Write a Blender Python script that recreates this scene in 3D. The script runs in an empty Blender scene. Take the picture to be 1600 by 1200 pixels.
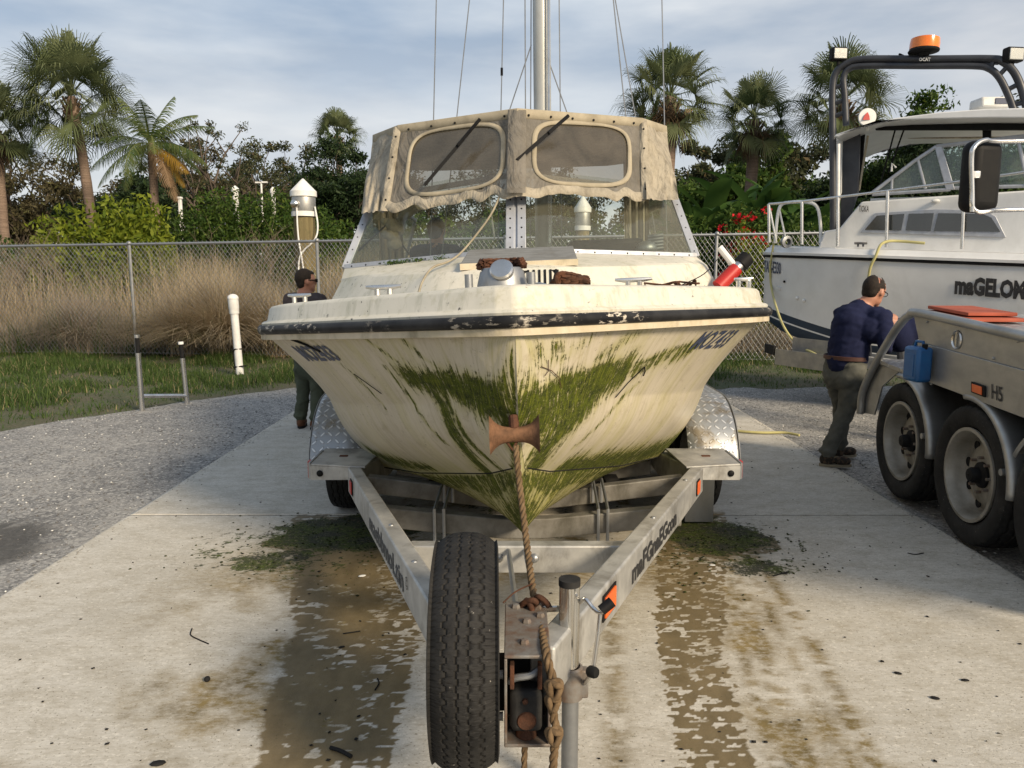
import bpy, bmesh, math, random
import numpy as np
from mathutils import Vector, Matrix
R_=math.radians
scene=bpy.context.scene
col=scene.collection
# ---------------- camera, world, sun, exposure ----------------
CAMH=1.65; PITCH=R_(8.2); FPX=1200.0
cam_d=bpy.data.cameras.new("camera"); cam=bpy.data.objects.new("camera",cam_d); col.objects.link(cam)
cam.location=(0,0,CAMH); cam.rotation_euler=(R_(90)-PITCH,0,0)
cam_d.sensor_width=36; cam_d.lens=36*FPX/1600; cam_d.clip_end=3000; cam_d.clip_start=.05
scene.camera=cam
SUNV=Vector((0.60,-0.70,0.50)).normalized()       # towards the sun
el=math.asin(SUNV.z); az=math.atan2(SUNV.x,SUNV.y)
world=bpy.data.worlds.new("World"); scene.world=world; world.use_nodes=True
nt=world.node_tree; N=nt.nodes; Lk=nt.links; N.clear()
wo=N.new('ShaderNodeOutputWorld'); bg=N.new('ShaderNodeBackground'); bg.inputs['Strength'].default_value=.1
sky=N.new('ShaderNodeTexSky'); sky.sky_type='NISHITA'; sky.sun_disc=False; sky.sun_elevation=el; sky.sun_rotation=az
sky.air_density=1.0; sky.dust_density=1.5; sky.altitude=0
tc=N.new('ShaderNodeTexCoord'); mp=N.new('ShaderNodeMapping'); mp.inputs['Scale'].default_value=(1,1,3.2); mp.inputs['Location'].default_value=(.35,.1,.2)
nz=N.new('ShaderNodeTexNoise'); nz.inputs['Scale'].default_value=2.3; nz.inputs['Detail'].default_value=7; nz.inputs['Roughness'].default_value=.52; nz.inputs['Distortion'].default_value=.25
cr=N.new('ShaderNodeValToRGB'); cr.color_ramp.elements[0].position=.34; cr.color_ramp.elements[0].color=(.50,.50,.50,1); cr.color_ramp.elements[1].position=.62; cr.color_ramp.elements[1].color=(.95,.95,.95,1)
# cloud colour: grey-blue undersides to pale, warmer towards the sun side
nz2=N.new('ShaderNodeTexNoise'); nz2.inputs['Scale'].default_value=3.6; nz2.inputs['Detail'].default_value=8; nz2.inputs['Roughness'].default_value=.5
mp2=N.new('ShaderNodeMapping'); mp2.inputs['Scale'].default_value=(1,1,4.0); mp2.inputs['Location'].default_value=(1.7,.6,.9)
cr2=N.new('ShaderNodeValToRGB'); cr2.color_ramp.elements[0].position=.35; cr2.color_ramp.elements[0].color=(2.6,3.4,4.5,1)
cr2.color_ramp.elements[1].position=.66; cr2.color_ramp.elements[1].color=(5.7,6.15,6.6,1)
sx=N.new('ShaderNodeSeparateXYZ'); mr=N.new('ShaderNodeMapRange'); mr.inputs[1].default_value=.1; mr.inputs[2].default_value=.75
warm=N.new('ShaderNodeMix'); warm.data_type='RGBA'; warm.blend_type='MULTIPLY'; warm.inputs[7].default_value=(1.22,1.08,.98,1)
mx=N.new('ShaderNodeMix'); mx.data_type='RGBA'
# thin veil towards the horizon
mr2=N.new('ShaderNodeMapRange'); mr2.inputs[1].default_value=0.0; mr2.inputs[2].default_value=.32; mr2.inputs[3].default_value=1.0; mr2.inputs[4].default_value=0.0
mx2=N.new('ShaderNodeMix'); mx2.data_type='RGBA'; mx2.inputs[7].default_value=(7.4,7.15,6.8,1)
ml=N.new('ShaderNodeMath'); ml.operation='MULTIPLY'; ml.inputs[1].default_value=.75
Lk.new(tc.outputs['Generated'],mp.inputs[0]); Lk.new(mp.outputs[0],nz.inputs[0]); Lk.new(nz.outputs[0],cr.inputs[0])
Lk.new(tc.outputs['Generated'],mp2.inputs[0]); Lk.new(mp2.outputs[0],nz2.inputs[0]); Lk.new(nz2.outputs[0],cr2.inputs[0])
Lk.new(tc.outputs['Generated'],sx.inputs[0]); Lk.new(sx.outputs[0],mr.inputs[0]); Lk.new(mr.outputs[0],warm.inputs[0])
Lk.new(cr2.outputs[0],warm.inputs[6]); Lk.new(cr.outputs[0],mx.inputs[0]); Lk.new(sky.outputs[0],mx.inputs[6]); Lk.new(warm.outputs[2],mx.inputs[7])
Lk.new(sx.outputs[2],mr2.inputs[0]); Lk.new(mr2.outputs[0],ml.inputs[0]); Lk.new(ml.outputs[0],mx2.inputs[0])
Lk.new(mx.outputs[2],mx2.inputs[6]); Lk.new(mx2.outputs[2],bg.inputs[0]); Lk.new(bg.outputs[0],wo.inputs[0])
sun_d=bpy.data.lights.new("sun",'SUN'); sun_d.energy=4.3; sun_d.angle=R_(13); sun_d.color=(1,.83,.60)
sun=bpy.data.objects.new("sun",sun_d); col.objects.link(sun); sun.rotation_euler=(-SUNV).to_track_quat('-Z','Y').to_euler(); sun.location=(20,-18,14)
vs=scene.view_settings; vs.view_transform='Standard'; vs.look='None'; vs.exposure=0.35; vs.gamma=1; vs.use_curve_mapping=False
scene.cycles.use_denoising=True; scene.cycles.max_bounces=8; scene.cycles.transparent_max_bounces=24

# ---------------- helpers ----------------
rng=np.random.default_rng(7); rnd=random.Random(11)
CP,SP=math.cos(PITCH),math.sin(PITCH)
def ray(px,py):
    v=-(py-600)/FPX; return Vector(((px-800)/FPX, CP+v*SP, -SP+v*CP))
O=Vector((0,0,CAMH))
def at(px,py,Y): d=ray(px,py); return O+d*(Y/d.y)
def gz(px,py,z=0.0): d=ray(px,py); return O+d*((z-CAMH)/d.z)
def onpl(px,py,p,n): d=ray(px,py); return O+d*((Vector(p)-O).dot(n)/d.dot(n))
def smooth(x,a,b):
    t=np.clip((x-a)/(b-a),0,1); return t*t*(3-2*t)
def vnoise(x,y,seed=0):
    xi=np.floor(x).astype(np.int64); yi=np.floor(y).astype(np.int64); fx=x-xi; fy=y-yi
    fx=fx*fx*(3-2*fx); fy=fy*fy*(3-2*fy)
    def h(a,b):
        n=(a*374761393+b*668265263+seed*1442695041)&0xffffffff; n=((n^(n>>13))*1274126177)&0xffffffff
        return ((n^(n>>16))&0xffff)/65535.0
    return (h(xi,yi)*(1-fx)+h(xi+1,yi)*fx)*(1-fy)+(h(xi,yi+1)*(1-fx)+h(xi+1,yi+1)*fx)*fy
def fbm(x,y,seed=0,o=4):
    s=0;a=.5;t=0
    for i in range(o): s=s+a*vnoise(x*2**i,y*2**i,seed+i*17); t+=a; a*=.5
    return s/t
def link(o,parent=None,**tags):
    col.objects.link(o)
    if parent is not None: o.parent=parent
    for k,v in tags.items():
        if v is not None: o[k]=v
    return o
def empty(name,loc=(0,0,0),label=None,category=None,group=None,rot=None,kind=None):
    o=bpy.data.objects.new(name,None); o.location=loc; o.empty_display_size=.1
    if rot is not None: o.rotation_euler=rot
    return link(o,None,label=label,category=category,group=group,kind=kind)
class MB:
    def __init__(s): s.v=[];s.f=[];s.m=[]
    def add(s,vs,fs,m=0):
        n=len(s.v); s.v+= [tuple(v) for v in vs]; s.f+=[tuple(i+n for i in f) for f in fs]; s.m+=[m]*len(fs); return s
    def hexa(s,P,m=0):  # 8 pts bottom ring 0-3, top ring 4-7
        return s.add(P,[(3,2,1,0),(4,5,6,7),(0,1,5,4),(1,2,6,5),(2,3,7,6),(3,0,4,7)],m)
    def box(s,c,d,rot=None,m=0):
        c=Vector(c); h=[x/2 for x in d]; P=[]
        for z in(-1,1):
            for x,y in((-1,-1),(1,-1),(1,1),(-1,1)):
                v=Vector((x*h[0],y*h[1],z*h[2]))
                if rot is not None: v=rot@v
                P.append(c+v)
        return s.hexa(P,m)
    def beam(s,a,b,w,h,up=(0,0,1),m=0):
        a=Vector(a);b=Vector(b);t=(b-a).normalized();r=t.cross(Vector(up)).normalized();u=r.cross(t)
        P=[]
        for p in(a,b):
            P+= [p+r*(-w/2)+u*(-h/2),p+r*(w/2)+u*(-h/2),p+r*(w/2)+u*(h/2),p+r*(-w/2)+u*(h/2)]
        return s.add(P,[(0,1,2,3),(7,6,5,4),(0,4,5,1),(1,5,6,2),(2,6,7,3),(3,7,4,0)],m)
    def tube(s,pts,r,n=8,caps=True,m=0,sq=None):
        pts=[Vector(p) for p in pts]; k=len(pts); rr=[r]*k if not hasattr(r,'__len__') else r
        T=[]
        for i in range(k):
            a=pts[max(i-1,0)];b=pts[min(i+1,k-1)]; T.append((b-a).normalized())
        nrm=T[0].orthogonal().normalized(); V=[]
        for i in range(k):
            nrm=(nrm-T[i]*nrm.dot(T[i])).normalized(); bn=T[i].cross(nrm)
            for j in range(n):
                a=2*math.pi*j/n; V.append(pts[i]+(nrm*math.cos(a)+bn*math.sin(a))*rr[i])
        F=[(i*n+j,i*n+(j+1)%n,(i+1)*n+(j+1)%n,(i+1)*n+j) for i in range(k-1) for j in range(n)]
        if caps: F+=[tuple(range(n-1,-1,-1)),tuple((k-1)*n+j for j in range(n))]
        return s.add(V,F,m)
    def lathe(s,prof,o,ax,n=32,m=0,a0=0,a1=2*math.pi,ref=None):
        o=Vector(o);ax=Vector(ax).normalized(); e1=(Vector(ref) if ref is not None else ax.orthogonal()); e1=(e1-ax*e1.dot(ax)).normalized(); e2=ax.cross(e1)
        full=abs(a1-a0-2*math.pi)<1e-6; k=n if full else n+1; V=[]
        for (r,h) in prof:
            for j in range(k):
                a=a0+(a1-a0)*j/n; V.append(o+ax*h+(e1*math.cos(a)+e2*math.sin(a))*r)
        F=[]
        for i in range(len(prof)-1):
            for j in range(n):
                j2=(j+1)%k if full else j+1
                F.append((i*k+j,i*k+j2,(i+1)*k+j2,(i+1)*k+j))
        return s.add(V,F,m)
    def prism(s,poly,off,m=0):  # poly of 3d points, extruded by vector off
        n=len(poly); off=Vector(off); V=[Vector(p) for p in poly]+[Vector(p)+off for p in poly]
        F=[tuple(range(n)),tuple(range(2*n-1,n-1,-1))]+[(i,n+i,n+(i+1)%n,(i+1)%n) for i in range(n)]
        return s.add(V,F,m)
    def ball(s,c,r,n=12,k=8,m=0,sc=(1,1,1),rot=None):
        V=[];F=[]
        for i in range(k+1):
            t=math.pi*i/k
            for j in range(n):
                a=2*math.pi*j/n; v=Vector((math.sin(t)*math.cos(a)*r*sc[0],math.sin(t)*math.sin(a)*r*sc[1],math.cos(t)*r*sc[2]))
                if rot is not None: v=rot@v
                V.append(Vector(c)+v)
        for i in range(k):
            for j in range(n): F.append((i*n+j,(i+1)*n+j,(i+1)*n+(j+1)%n,i*n+(j+1)%n))
        return s.add(V,F,m)
    def build(s,name,mat,parent=None,smooth=None,bev=0,recalc=True,sub=0,**tags):
        me=bpy.data.meshes.new(name); me.from_pydata(s.v,[],s.f)
        mats=mat if isinstance(mat,(list,tuple)) else [mat]
        for mm in mats: me.materials.append(mm)
        if len(mats)>1: me.polygons.foreach_set('material_index',s.m)
        if recalc or bev:
            b=bmesh.new(); b.from_mesh(me)
            bmesh.ops.remove_doubles(b,verts=b.verts,dist=1e-5)
            bmesh.ops.recalc_face_normals(b,faces=b.faces); b.to_mesh(me); b.free()
        ang=smooth if smooth is not None else 35
        if ang>0:
            me.polygons.foreach_set('use_smooth',[True]*len(me.polygons))
            try: me.set_sharp_from_angle(angle=R_(ang))
            except Exception: pass
        me.update()
        o=bpy.data.objects.new(name,me); link(o,parent,**tags)
        if bev:
            md=o.modifiers.new('b','BEVEL'); md.width=bev; md.segments=2; md.limit_method='ANGLE'; md.angle_limit=R_(40)
        return o
def mk_np(name,V,F,mat,parent=None,smooth_=False,attrs=None,uv=None,**tags):
    V=np.asarray(V,dtype=np.float32); F=np.asarray(F,dtype=np.int32); k=F.shape[1]
    me=bpy.data.meshes.new(name); me.vertices.add(len(V)); me.vertices.foreach_set('co',V.ravel())
    me.loops.add(F.size); me.loops.foreach_set('vertex_index',F.ravel())
    me.polygons.add(len(F)); me.polygons.foreach_set('loop_start',np.arange(0,F.size,k,dtype=np.int32))
    try: me.polygons.foreach_set('loop_total',np.full(len(F),k,dtype=np.int32))
    except Exception: pass
    if smooth_: me.polygons.foreach_set('use_smooth',np.ones(len(F),dtype=bool))
    for mm in (mat if isinstance(mat,(list,tuple)) else [mat]): me.materials.append(mm)
    for an,av in (attrs or {}).items():
        a=me.attributes.new(an,'FLOAT','POINT'); a.data.foreach_set('value',np.asarray(av,dtype=np.float32).ravel())
    if uv is not None:
        u=me.uv_layers.new(name='UVMap'); u.data.foreach_set('uv',np.asarray(uv,dtype=np.float32)[F.ravel()].ravel())
    me.update(calc_edges=True); 
    o=bpy.data.objects.new(name,me); return link(o,parent,**tags)
def gridf(nu,nv):
    i=np.arange(nu-1)[:,None]*nv+np.arange(nv-1)[None,:]; i=i.ravel()
    return np.stack([i,i+nv,i+nv+1,i+1],1)
def copy_tree(o,parent=None,**tags):
    c=o.copy(); col.objects.link(c)
    if parent is not None: c.parent=parent
    for k,v in tags.items(): c[k]=v
    for ch in list(o.children): copy_tree(ch,c)
    return c
def catmull(P,n=8):
    P=[Vector(p) for p in P]; Q=[P[0]*2-P[1]]+P+[P[-1]*2-P[-2]]; out=[]
    for i in range(1,len(Q)-2):
        a,b,c,d=Q[i-1:i+3]
        for j in range(n):
            t=j/n; out.append(.5*((2*b)+(c-a)*t+(2*a-5*b+4*c-d)*t*t+(-a+3*b-3*c+d)*t**3))
    out.append(P[-1]); return out
# ---------------- materials ----------------
class NT:
    def __init__(s,name):
        s.mat=bpy.data.materials.new(name); s.mat.use_nodes=True; s.t=s.mat.node_tree; s.t.nodes.clear()
        s.out=s.t.nodes.new('ShaderNodeOutputMaterial')
    def n(s,typ,props=None,**inp):
        nd=s.t.nodes.new('ShaderNode'+typ)
        for k,v in (props or {}).items(): setattr(nd,k,v)
        for k,v in inp.items():
            key=int(k[1:]) if k[0]=='_' and k[1:].isdigit() else k.replace('_',' ')
            s.set(nd.inputs[key],v)
        return nd
    def set(s,sock,v):
        if isinstance(v,bpy.types.NodeSocket): s.t.links.new(v,sock)
        elif isinstance(v,bpy.types.Node): s.t.links.new(v.outputs[0],sock)
        else:
            if hasattr(v,'__len__') and len(v)==3 and sock.type=='RGBA': v=(*v,1)
            sock.default_value=v
    def noise(s,vec,scale,detail=4,rough=.55,dist=0): return s.n('TexNoise',Vector=vec,Scale=scale,Detail=detail,Roughness=rough,Distortion=dist).outputs[0]
    def ramp(s,fac,*st):
        r=s.n('ValToRGB',_0=fac); e=r.color_ramp.elements
        while len(e)<len(st): e.new(.5)
        for i,(p,c) in enumerate(st):
            e[i].position=p; e[i].color=(c,c,c,1) if not hasattr(c,'__len__') else (*c,1)
        return r.outputs[0]
    def mix(s,f,a,b,bt='MIX'):
        m=s.n('Mix',{'data_type':'RGBA','blend_type':bt}); s.set(m.inputs[0],f); s.set(m.inputs[6],a); s.set(m.inputs[7],b); return m.outputs[2]
    def math(s,op,a,b=0,c=None,clamp=False):
        m=s.n('Math',{'operation':op,'use_clamp':clamp},_0=a,_1=b)
        if c is not None: s.set(m.inputs[2],c)
        return m.outputs[0]
    def attr(s,n): return s.n('Attribute',{'attribute_name':n}).outputs['Fac']
    def obj(s): return s.n('TexCoord').outputs['Object']
    def mapp(s,vec,scale=(1,1,1),rot=(0,0,0)): return s.n('Mapping',Vector=vec,Scale=scale,Rotation=rot).outputs[0]
    def bump(s,h,strength=.3,dist=.01): return s.n('Bump',Height=h,Strength=strength,Distance=dist).outputs[0]
    def pbsdf(s,**k):
        b=s.n('BsdfPrincipled',**k); s.t.links.new(b.outputs[0],s.out.inputs[0]); return b
def wmix(t,f,a,b): return t.mix(f,a,b)
def pbr(name,c,c2=None,rough=.5,metal=0,sc=6,bump=.15,bd=.003,stretch=(1,1,1),lo=.35,hi=.65,r2=None,spec=.5,grime=0,gc=(.03,.022,.012),coat=0,bsc=None):
    t=NT(name); o=t.mapp(t.obj(),stretch); nz=t.noise(o,sc,6,.6)
    c2=c2 or tuple(x*.8 for x in c); f=t.ramp(nz,(lo,0.0),(hi,1.0)); cc=t.mix(f,c,c2)
    if grime:
        g=t.noise(t.mapp(t.obj(),(1,1,.6)),sc*.45+1.3,8,.68,.3); gf=t.ramp(g,(.5,0.0),(.72,grime)); cc=t.mix(gf,cc,gc)
    rr=t.n('MapRange',_0=nz,_1=.3,_2=.7,_3=rough,_4=(r2 if r2 is not None else min(1,rough+.12))).outputs[0]
    k=dict(Base_Color=cc,Roughness=rr,Metallic=metal)
    if bump: k['Normal']=t.bump(t.noise(t.obj(),bsc or sc*6,4),bump,bd)
    b=t.pbsdf(**k); b.inputs['Specular IOR Level'].default_value=spec if (spec!=.5 or rough<.58 or metal>.2) else .18
    if coat: b.inputs['Coat Weight'].default_value=coat; b.inputs['Coat Roughness'].default_value=.15
    return t.mat
def glass(name,tint,alpha,rough=.05,diffuse=(.5,.5,.45)):
    # thin weathered sheet: part clear, part dusty, with a gloss coat
    t=NT(name); nz=t.noise(t.mapp(t.obj(),(1,1,.7)),3.0,7,.65,.2); a=t.ramp(nz,(.3,alpha*.75),(.75,min(1,alpha*1.35)))
    tr=t.n('BsdfTransparent',Color=tint); df=t.n('BsdfDiffuse',Color=diffuse); gl=t.n('BsdfGlossy',Color=(1,1,1),Roughness=rough)
    lw=t.n('LayerWeight',Blend=.5); fr=t.n('Math',{'operation':'MULTIPLY_ADD'},_0=t.math('POWER',lw.outputs['Facing'],4.0),_1=.55,_2=.035)
    m1=t.n('MixShader',_0=a,_1=tr,_2=df); m2=t.n('MixShader',_0=fr.outputs[0],_1=m1.outputs[0],_2=gl.outputs[0])
    t.t.links.new(m2.outputs[0],t.out.inputs[0]); return t.mat
def leafmat(name,a,b,trans=.3,c=None):
    t=NT(name); tint=t.attr('tint'); cc=t.mix(tint,a,b)
    if c is not None: cc=t.mix(t.math('GREATER_THAN',tint,.93),cc,c)
    p=t.n('BsdfPrincipled',Base_Color=cc,Roughness=.5); p.inputs['Specular IOR Level'].default_value=.12
    tl=t.n('BsdfTranslucent',Color=cc); m=t.n('MixShader',_0=trans,_1=p.outputs[0],_2=tl.outputs[0]); t.t.links.new(m.outputs[0],t.out.inputs[0]); return t.mat
M={}
M['galv']=pbr('galvanised_steel',(.36,.36,.35),(.50,.495,.47),.5,.55,sc=9,bump=.2,grime=.75,gc=(.10,.085,.06))
M['galv_clean']=pbr('zinc_tube',(.34,.35,.36),(.27,.28,.29),.42,.8,sc=12,grime=.3,gc=(.14,.13,.11))
M['alu']=pbr('dull_aluminium',(.44,.44,.43),(.35,.35,.34),.42,.8,sc=3,bump=.12,grime=.4,gc=(.14,.13,.11),stretch=(1,1,3))
M['alu_frame']=pbr('anodised_frame',(.42,.44,.48),(.34,.36,.40),.4,.5,sc=14,grime=.4,gc=(.2,.18,.14))
M['chrome']=pbr('steel_tube',(.72,.71,.69),(.55,.54,.52),.22,1,sc=10,bump=.05,grime=.25,gc=(.2,.17,.13))
M['rust']=pbr('rusty_iron',(.050,.026,.018),(.125,.055,.032),.75,.15,sc=22,bump=.6,bd=.004,grime=.7,gc=(.05,.03,.02))
M['rustl']=pbr('rusty_roller_iron',(.10,.055,.032),(.24,.125,.07),.75,.1,sc=16,bump=.6,bd=.004,grime=.8,gc=(.055,.03,.02))
M['rustgalv']=pbr('rusted_plate',(.24,.235,.225),(.17,.13,.10),.55,.5,sc=16,bump=.35,grime=.95,gc=(.15,.06,.025))
M['black']=pbr('black_plastic',(.007,.007,.008),(.012,.012,.012),.55,sc=20,bump=.1,spec=.15)
M['blackrub']=pbr('black_rubber',(.016,.016,.017),(.035,.034,.033),.6,sc=14,grime=.25,gc=(.10,.095,.08))
M['dark']=pbr('dark_void',(.01,.01,.01),(.02,.02,.02),.8)
M['white']=pbr('white_paint',(.72,.72,.70),(.62,.62,.60),.4,sc=8,grime=.25,gc=(.35,.33,.28))
M['gel']=pbr('white_gelcoat',(.68,.69,.69),(.58,.585,.585),.3,sc=1.5,bump=.03,grime=.25,gc=(.26,.26,.24),coat=.4)
M['whitetube']=pbr('white_tube',(.75,.75,.73),None,.3,sc=8)
M['navy']=pbr('navy_antifoul',(.008,.022,.045),(.012,.03,.055),.45)
M['dkgrey']=pbr('dark_grey_tube',(.045,.048,.055),(.03,.032,.04),.4,.2)
M['red']=pbr('red_paint',(.45,.015,.012),(.36,.02,.015),.35)
M['orange']=pbr('orange_reflector',(.75,.14,.02),(.6,.1,.02),.25)
M['amber']=pbr('amber_dome',(.85,.22,.01),(.7,.15,.01),.15,coat=.6)
M['reflred']=pbr('red_reflector',(.5,.03,.02),None,.25)
M['blue']=pbr('blue_can',(.012,.11,.30),(.015,.085,.24),.35,sc=8,grime=.4,gc=(.02,.04,.07))
M['pad']=pbr('salmon_board',(.40,.10,.06),(.33,.085,.05),.6)
M['ink']=pbr('black_decal',(.012,.012,.014),(.03,.03,.032),.5,sc=40)
M['inkblue']=pbr('blue_decal',(.03,.045,.10),(.06,.07,.11),.5,sc=40)
M['ropey']=pbr('yellow_hose',(.48,.44,.20),(.38,.35,.16),.6)
M['wood']=pbr('weathered_pile',(.20,.165,.085),(.13,.105,.055),.85,sc=10,stretch=(1,1,.08),bump=.5,bd=.01,grime=.6,gc=(.05,.06,.03))
M['skin']=pbr('skin',(.42,.20,.13),(.36,.16,.10),.5,bump=.05)
M['hair']=pbr('dark_hair',(.014,.010,.008),(.03,.022,.016),.6,sc=60,bump=.6,bd=.004)
M['navyshirt']=pbr('navy_shirt',(.010,.013,.040),(.014,.018,.05),.85,sc=12,bump=.35,bd=.008,bsc=22)
M['brownshirt']=pbr('grey_brown_shirt',(.075,.060,.060),(.06,.048,.05),.85,sc=12,bump=.3,bd=.008,bsc=22)
M['trouser']=pbr('grey_green_trousers',(.115,.115,.10),(.08,.082,.072),.85,sc=9,bump=.4,bd=.012,bsc=18)
M['olive']=pbr('olive_trousers',(.075,.085,.058),(.055,.064,.045),.85,sc=9,bump=.4,bd=.012,bsc=18)
M['belt']=pbr('brown_belt',(.07,.026,.018),None,.5)
M['boot']=pbr('brown_boot',(.13,.055,.028),(.09,.04,.02),.6)
M['shoe']=pbr('brown_trainer',(.09,.06,.04),(.03,.025,.02),.7,sc=30,lo=.45,hi=.5)
M['sole']=pbr('shoe_sole',(.28,.24,.17),None,.7)
M['bark']=pbr('bark',(.12,.095,.075),(.075,.06,.048),.9,sc=8,bump=.7,bd=.03,stretch=(1,1,.3))
M['palmbark']=pbr('palm_trunk',(.24,.175,.135),(.15,.11,.085),.9,sc=5,bump=.8,bd=.04,stretch=(.3,.3,5))
M['palmboot']=pbr('palm_boots',(.16,.115,.075),(.10,.07,.045),.9,sc=8,bump=.6,bd=.03)
M['sabal']=leafmat('sabal_leaf',(.075,.105,.045),(.17,.19,.095),.3,c=(.28,.23,.07))
M['coco']=leafmat('coconut_leaf',(.055,.095,.03),(.15,.17,.055),.35)
M['cocoy']=leafmat('yellow_frond',(.30,.19,.03),(.22,.13,.03),.4)
M['dead']=leafmat('dead_frond',(.14,.09,.05),(.22,.15,.09),.2)
M['oak']=leafmat('oak_leaf',(.035,.045,.022),(.085,.09,.045),.25,c=(.12,.09,.045))
M['brownleaf']=leafmat('brown_leaf',(.045,.040,.022),(.095,.082,.042),.25,c=(.12,.12,.05))
M['dkleaf']=leafmat('dark_leaf',(.012,.024,.010),(.03,.05,.018),.15)
M['hedge']=leafmat('hedge_leaf',(.025,.055,.012),(.075,.12,.022),.3,c=(.12,.16,.03))
M['lime']=leafmat('lime_leaf',(.075,.115,.014),(.20,.235,.025),.35)
M['banana']=leafmat('banana_leaf',(.03,.07,.018),(.07,.13,.03),.3)
M['flower']=leafmat('red_flower',(.45,.01,.02),(.60,.03,.04),.2)
M['straw']=leafmat('dry_grass',(.33,.26,.17),(.62,.51,.35),.35,c=(.13,.15,.06))
M['straw2']=leafmat('dead_brush',(.25,.20,.15),(.48,.40,.29),.3,c=(.12,.15,.06))
M['grass']=leafmat('lawn_blade',(.040,.078,.020),(.095,.135,.038),.35,c=(.28,.24,.13))
M['twig']=pbr('bare_twig',(.22,.175,.13),(.15,.12,.09),.9)
# tyre rubber with dust and wear
def tyre_mat():
    t=NT('tyre_rubber'); o=t.obj(); d=t.attr('depth')
    base=t.mix(t.ramp(t.noise(o,7,6,.65),(.35,0.0),(.68,1.0)),(.010,.010,.010),(.027,.026,.025))
    base=t.mix(t.math('MULTIPLY',d,.85),base,(.010,.009,.008))
    spk=t.ramp(t.noise(o,75,4,.7),(.67,0.0),(.71,1.0)); spk2=t.math('MULTIPLY',spk,t.ramp(t.noise(o,6,2),(.42,0.0),(.6,.85)))
    base=t.mix(spk2,base,(.32,.30,.27))
    t.pbsdf(Base_Color=base,Roughness=.7,Normal=t.bump(t.noise(o,60,6,.7),.45,.003)).inputs['Specular IOR Level'].default_value=.22; return t.mat
M['tyre']=tyre_mat()
def diamond_mat():
    t=NT('diamond_plate'); o=t.obj(); uvn=t.n('TexCoord').outputs['UV']; 
    sp=t.n('SeparateXYZ',_0=uvn); K=20.0; m=t.math
    U=m('MULTIPLY',sp.outputs[0],K); V=m('MULTIPLY',sp.outputs[1],K); fu=m('SUBTRACT',m('FRACT',U),.5); fv=m('SUBTRACT',m('FRACT',V),.5)
    par=m('MODULO',m('ADD',m('FLOOR',U),m('FLOOR',V)),2.0); a=m('MULTIPLY',m('ADD',fu,fv),.707); b=m('MULTIPLY',m('SUBTRACT',fu,fv),.707)
    L=m('ADD',m('MULTIPLY',a,par),m('MULTIPLY',b,m('SUBTRACT',1.0,par))); S=m('ADD',m('MULTIPLY',b,par),m('MULTIPLY',a,m('SUBTRACT',1.0,par)))
    d=m('ADD',m('POWER',m('ABSOLUTE',m('DIVIDE',L,.46)),2.0),m('POWER',m('ABSOLUTE',m('DIVIDE',S,.13)),2.0)); h=t.ramp(d,(.55,1.0),(1.0,0.0))
    g=t.ramp(t.noise(o,7,8,.7),(.50,0.0),(.64,.9)); c=t.mix(h,(.30,.32,.345),(.66,.68,.70)); c=t.mix(g,c,(.20,.17,.12))
    t.pbsdf(Base_Color=c,Metallic=.55,Roughness=.38,Normal=t.bump(h,.9,.006)); return t.mat
M['diamond']=diamond_mat()
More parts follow.
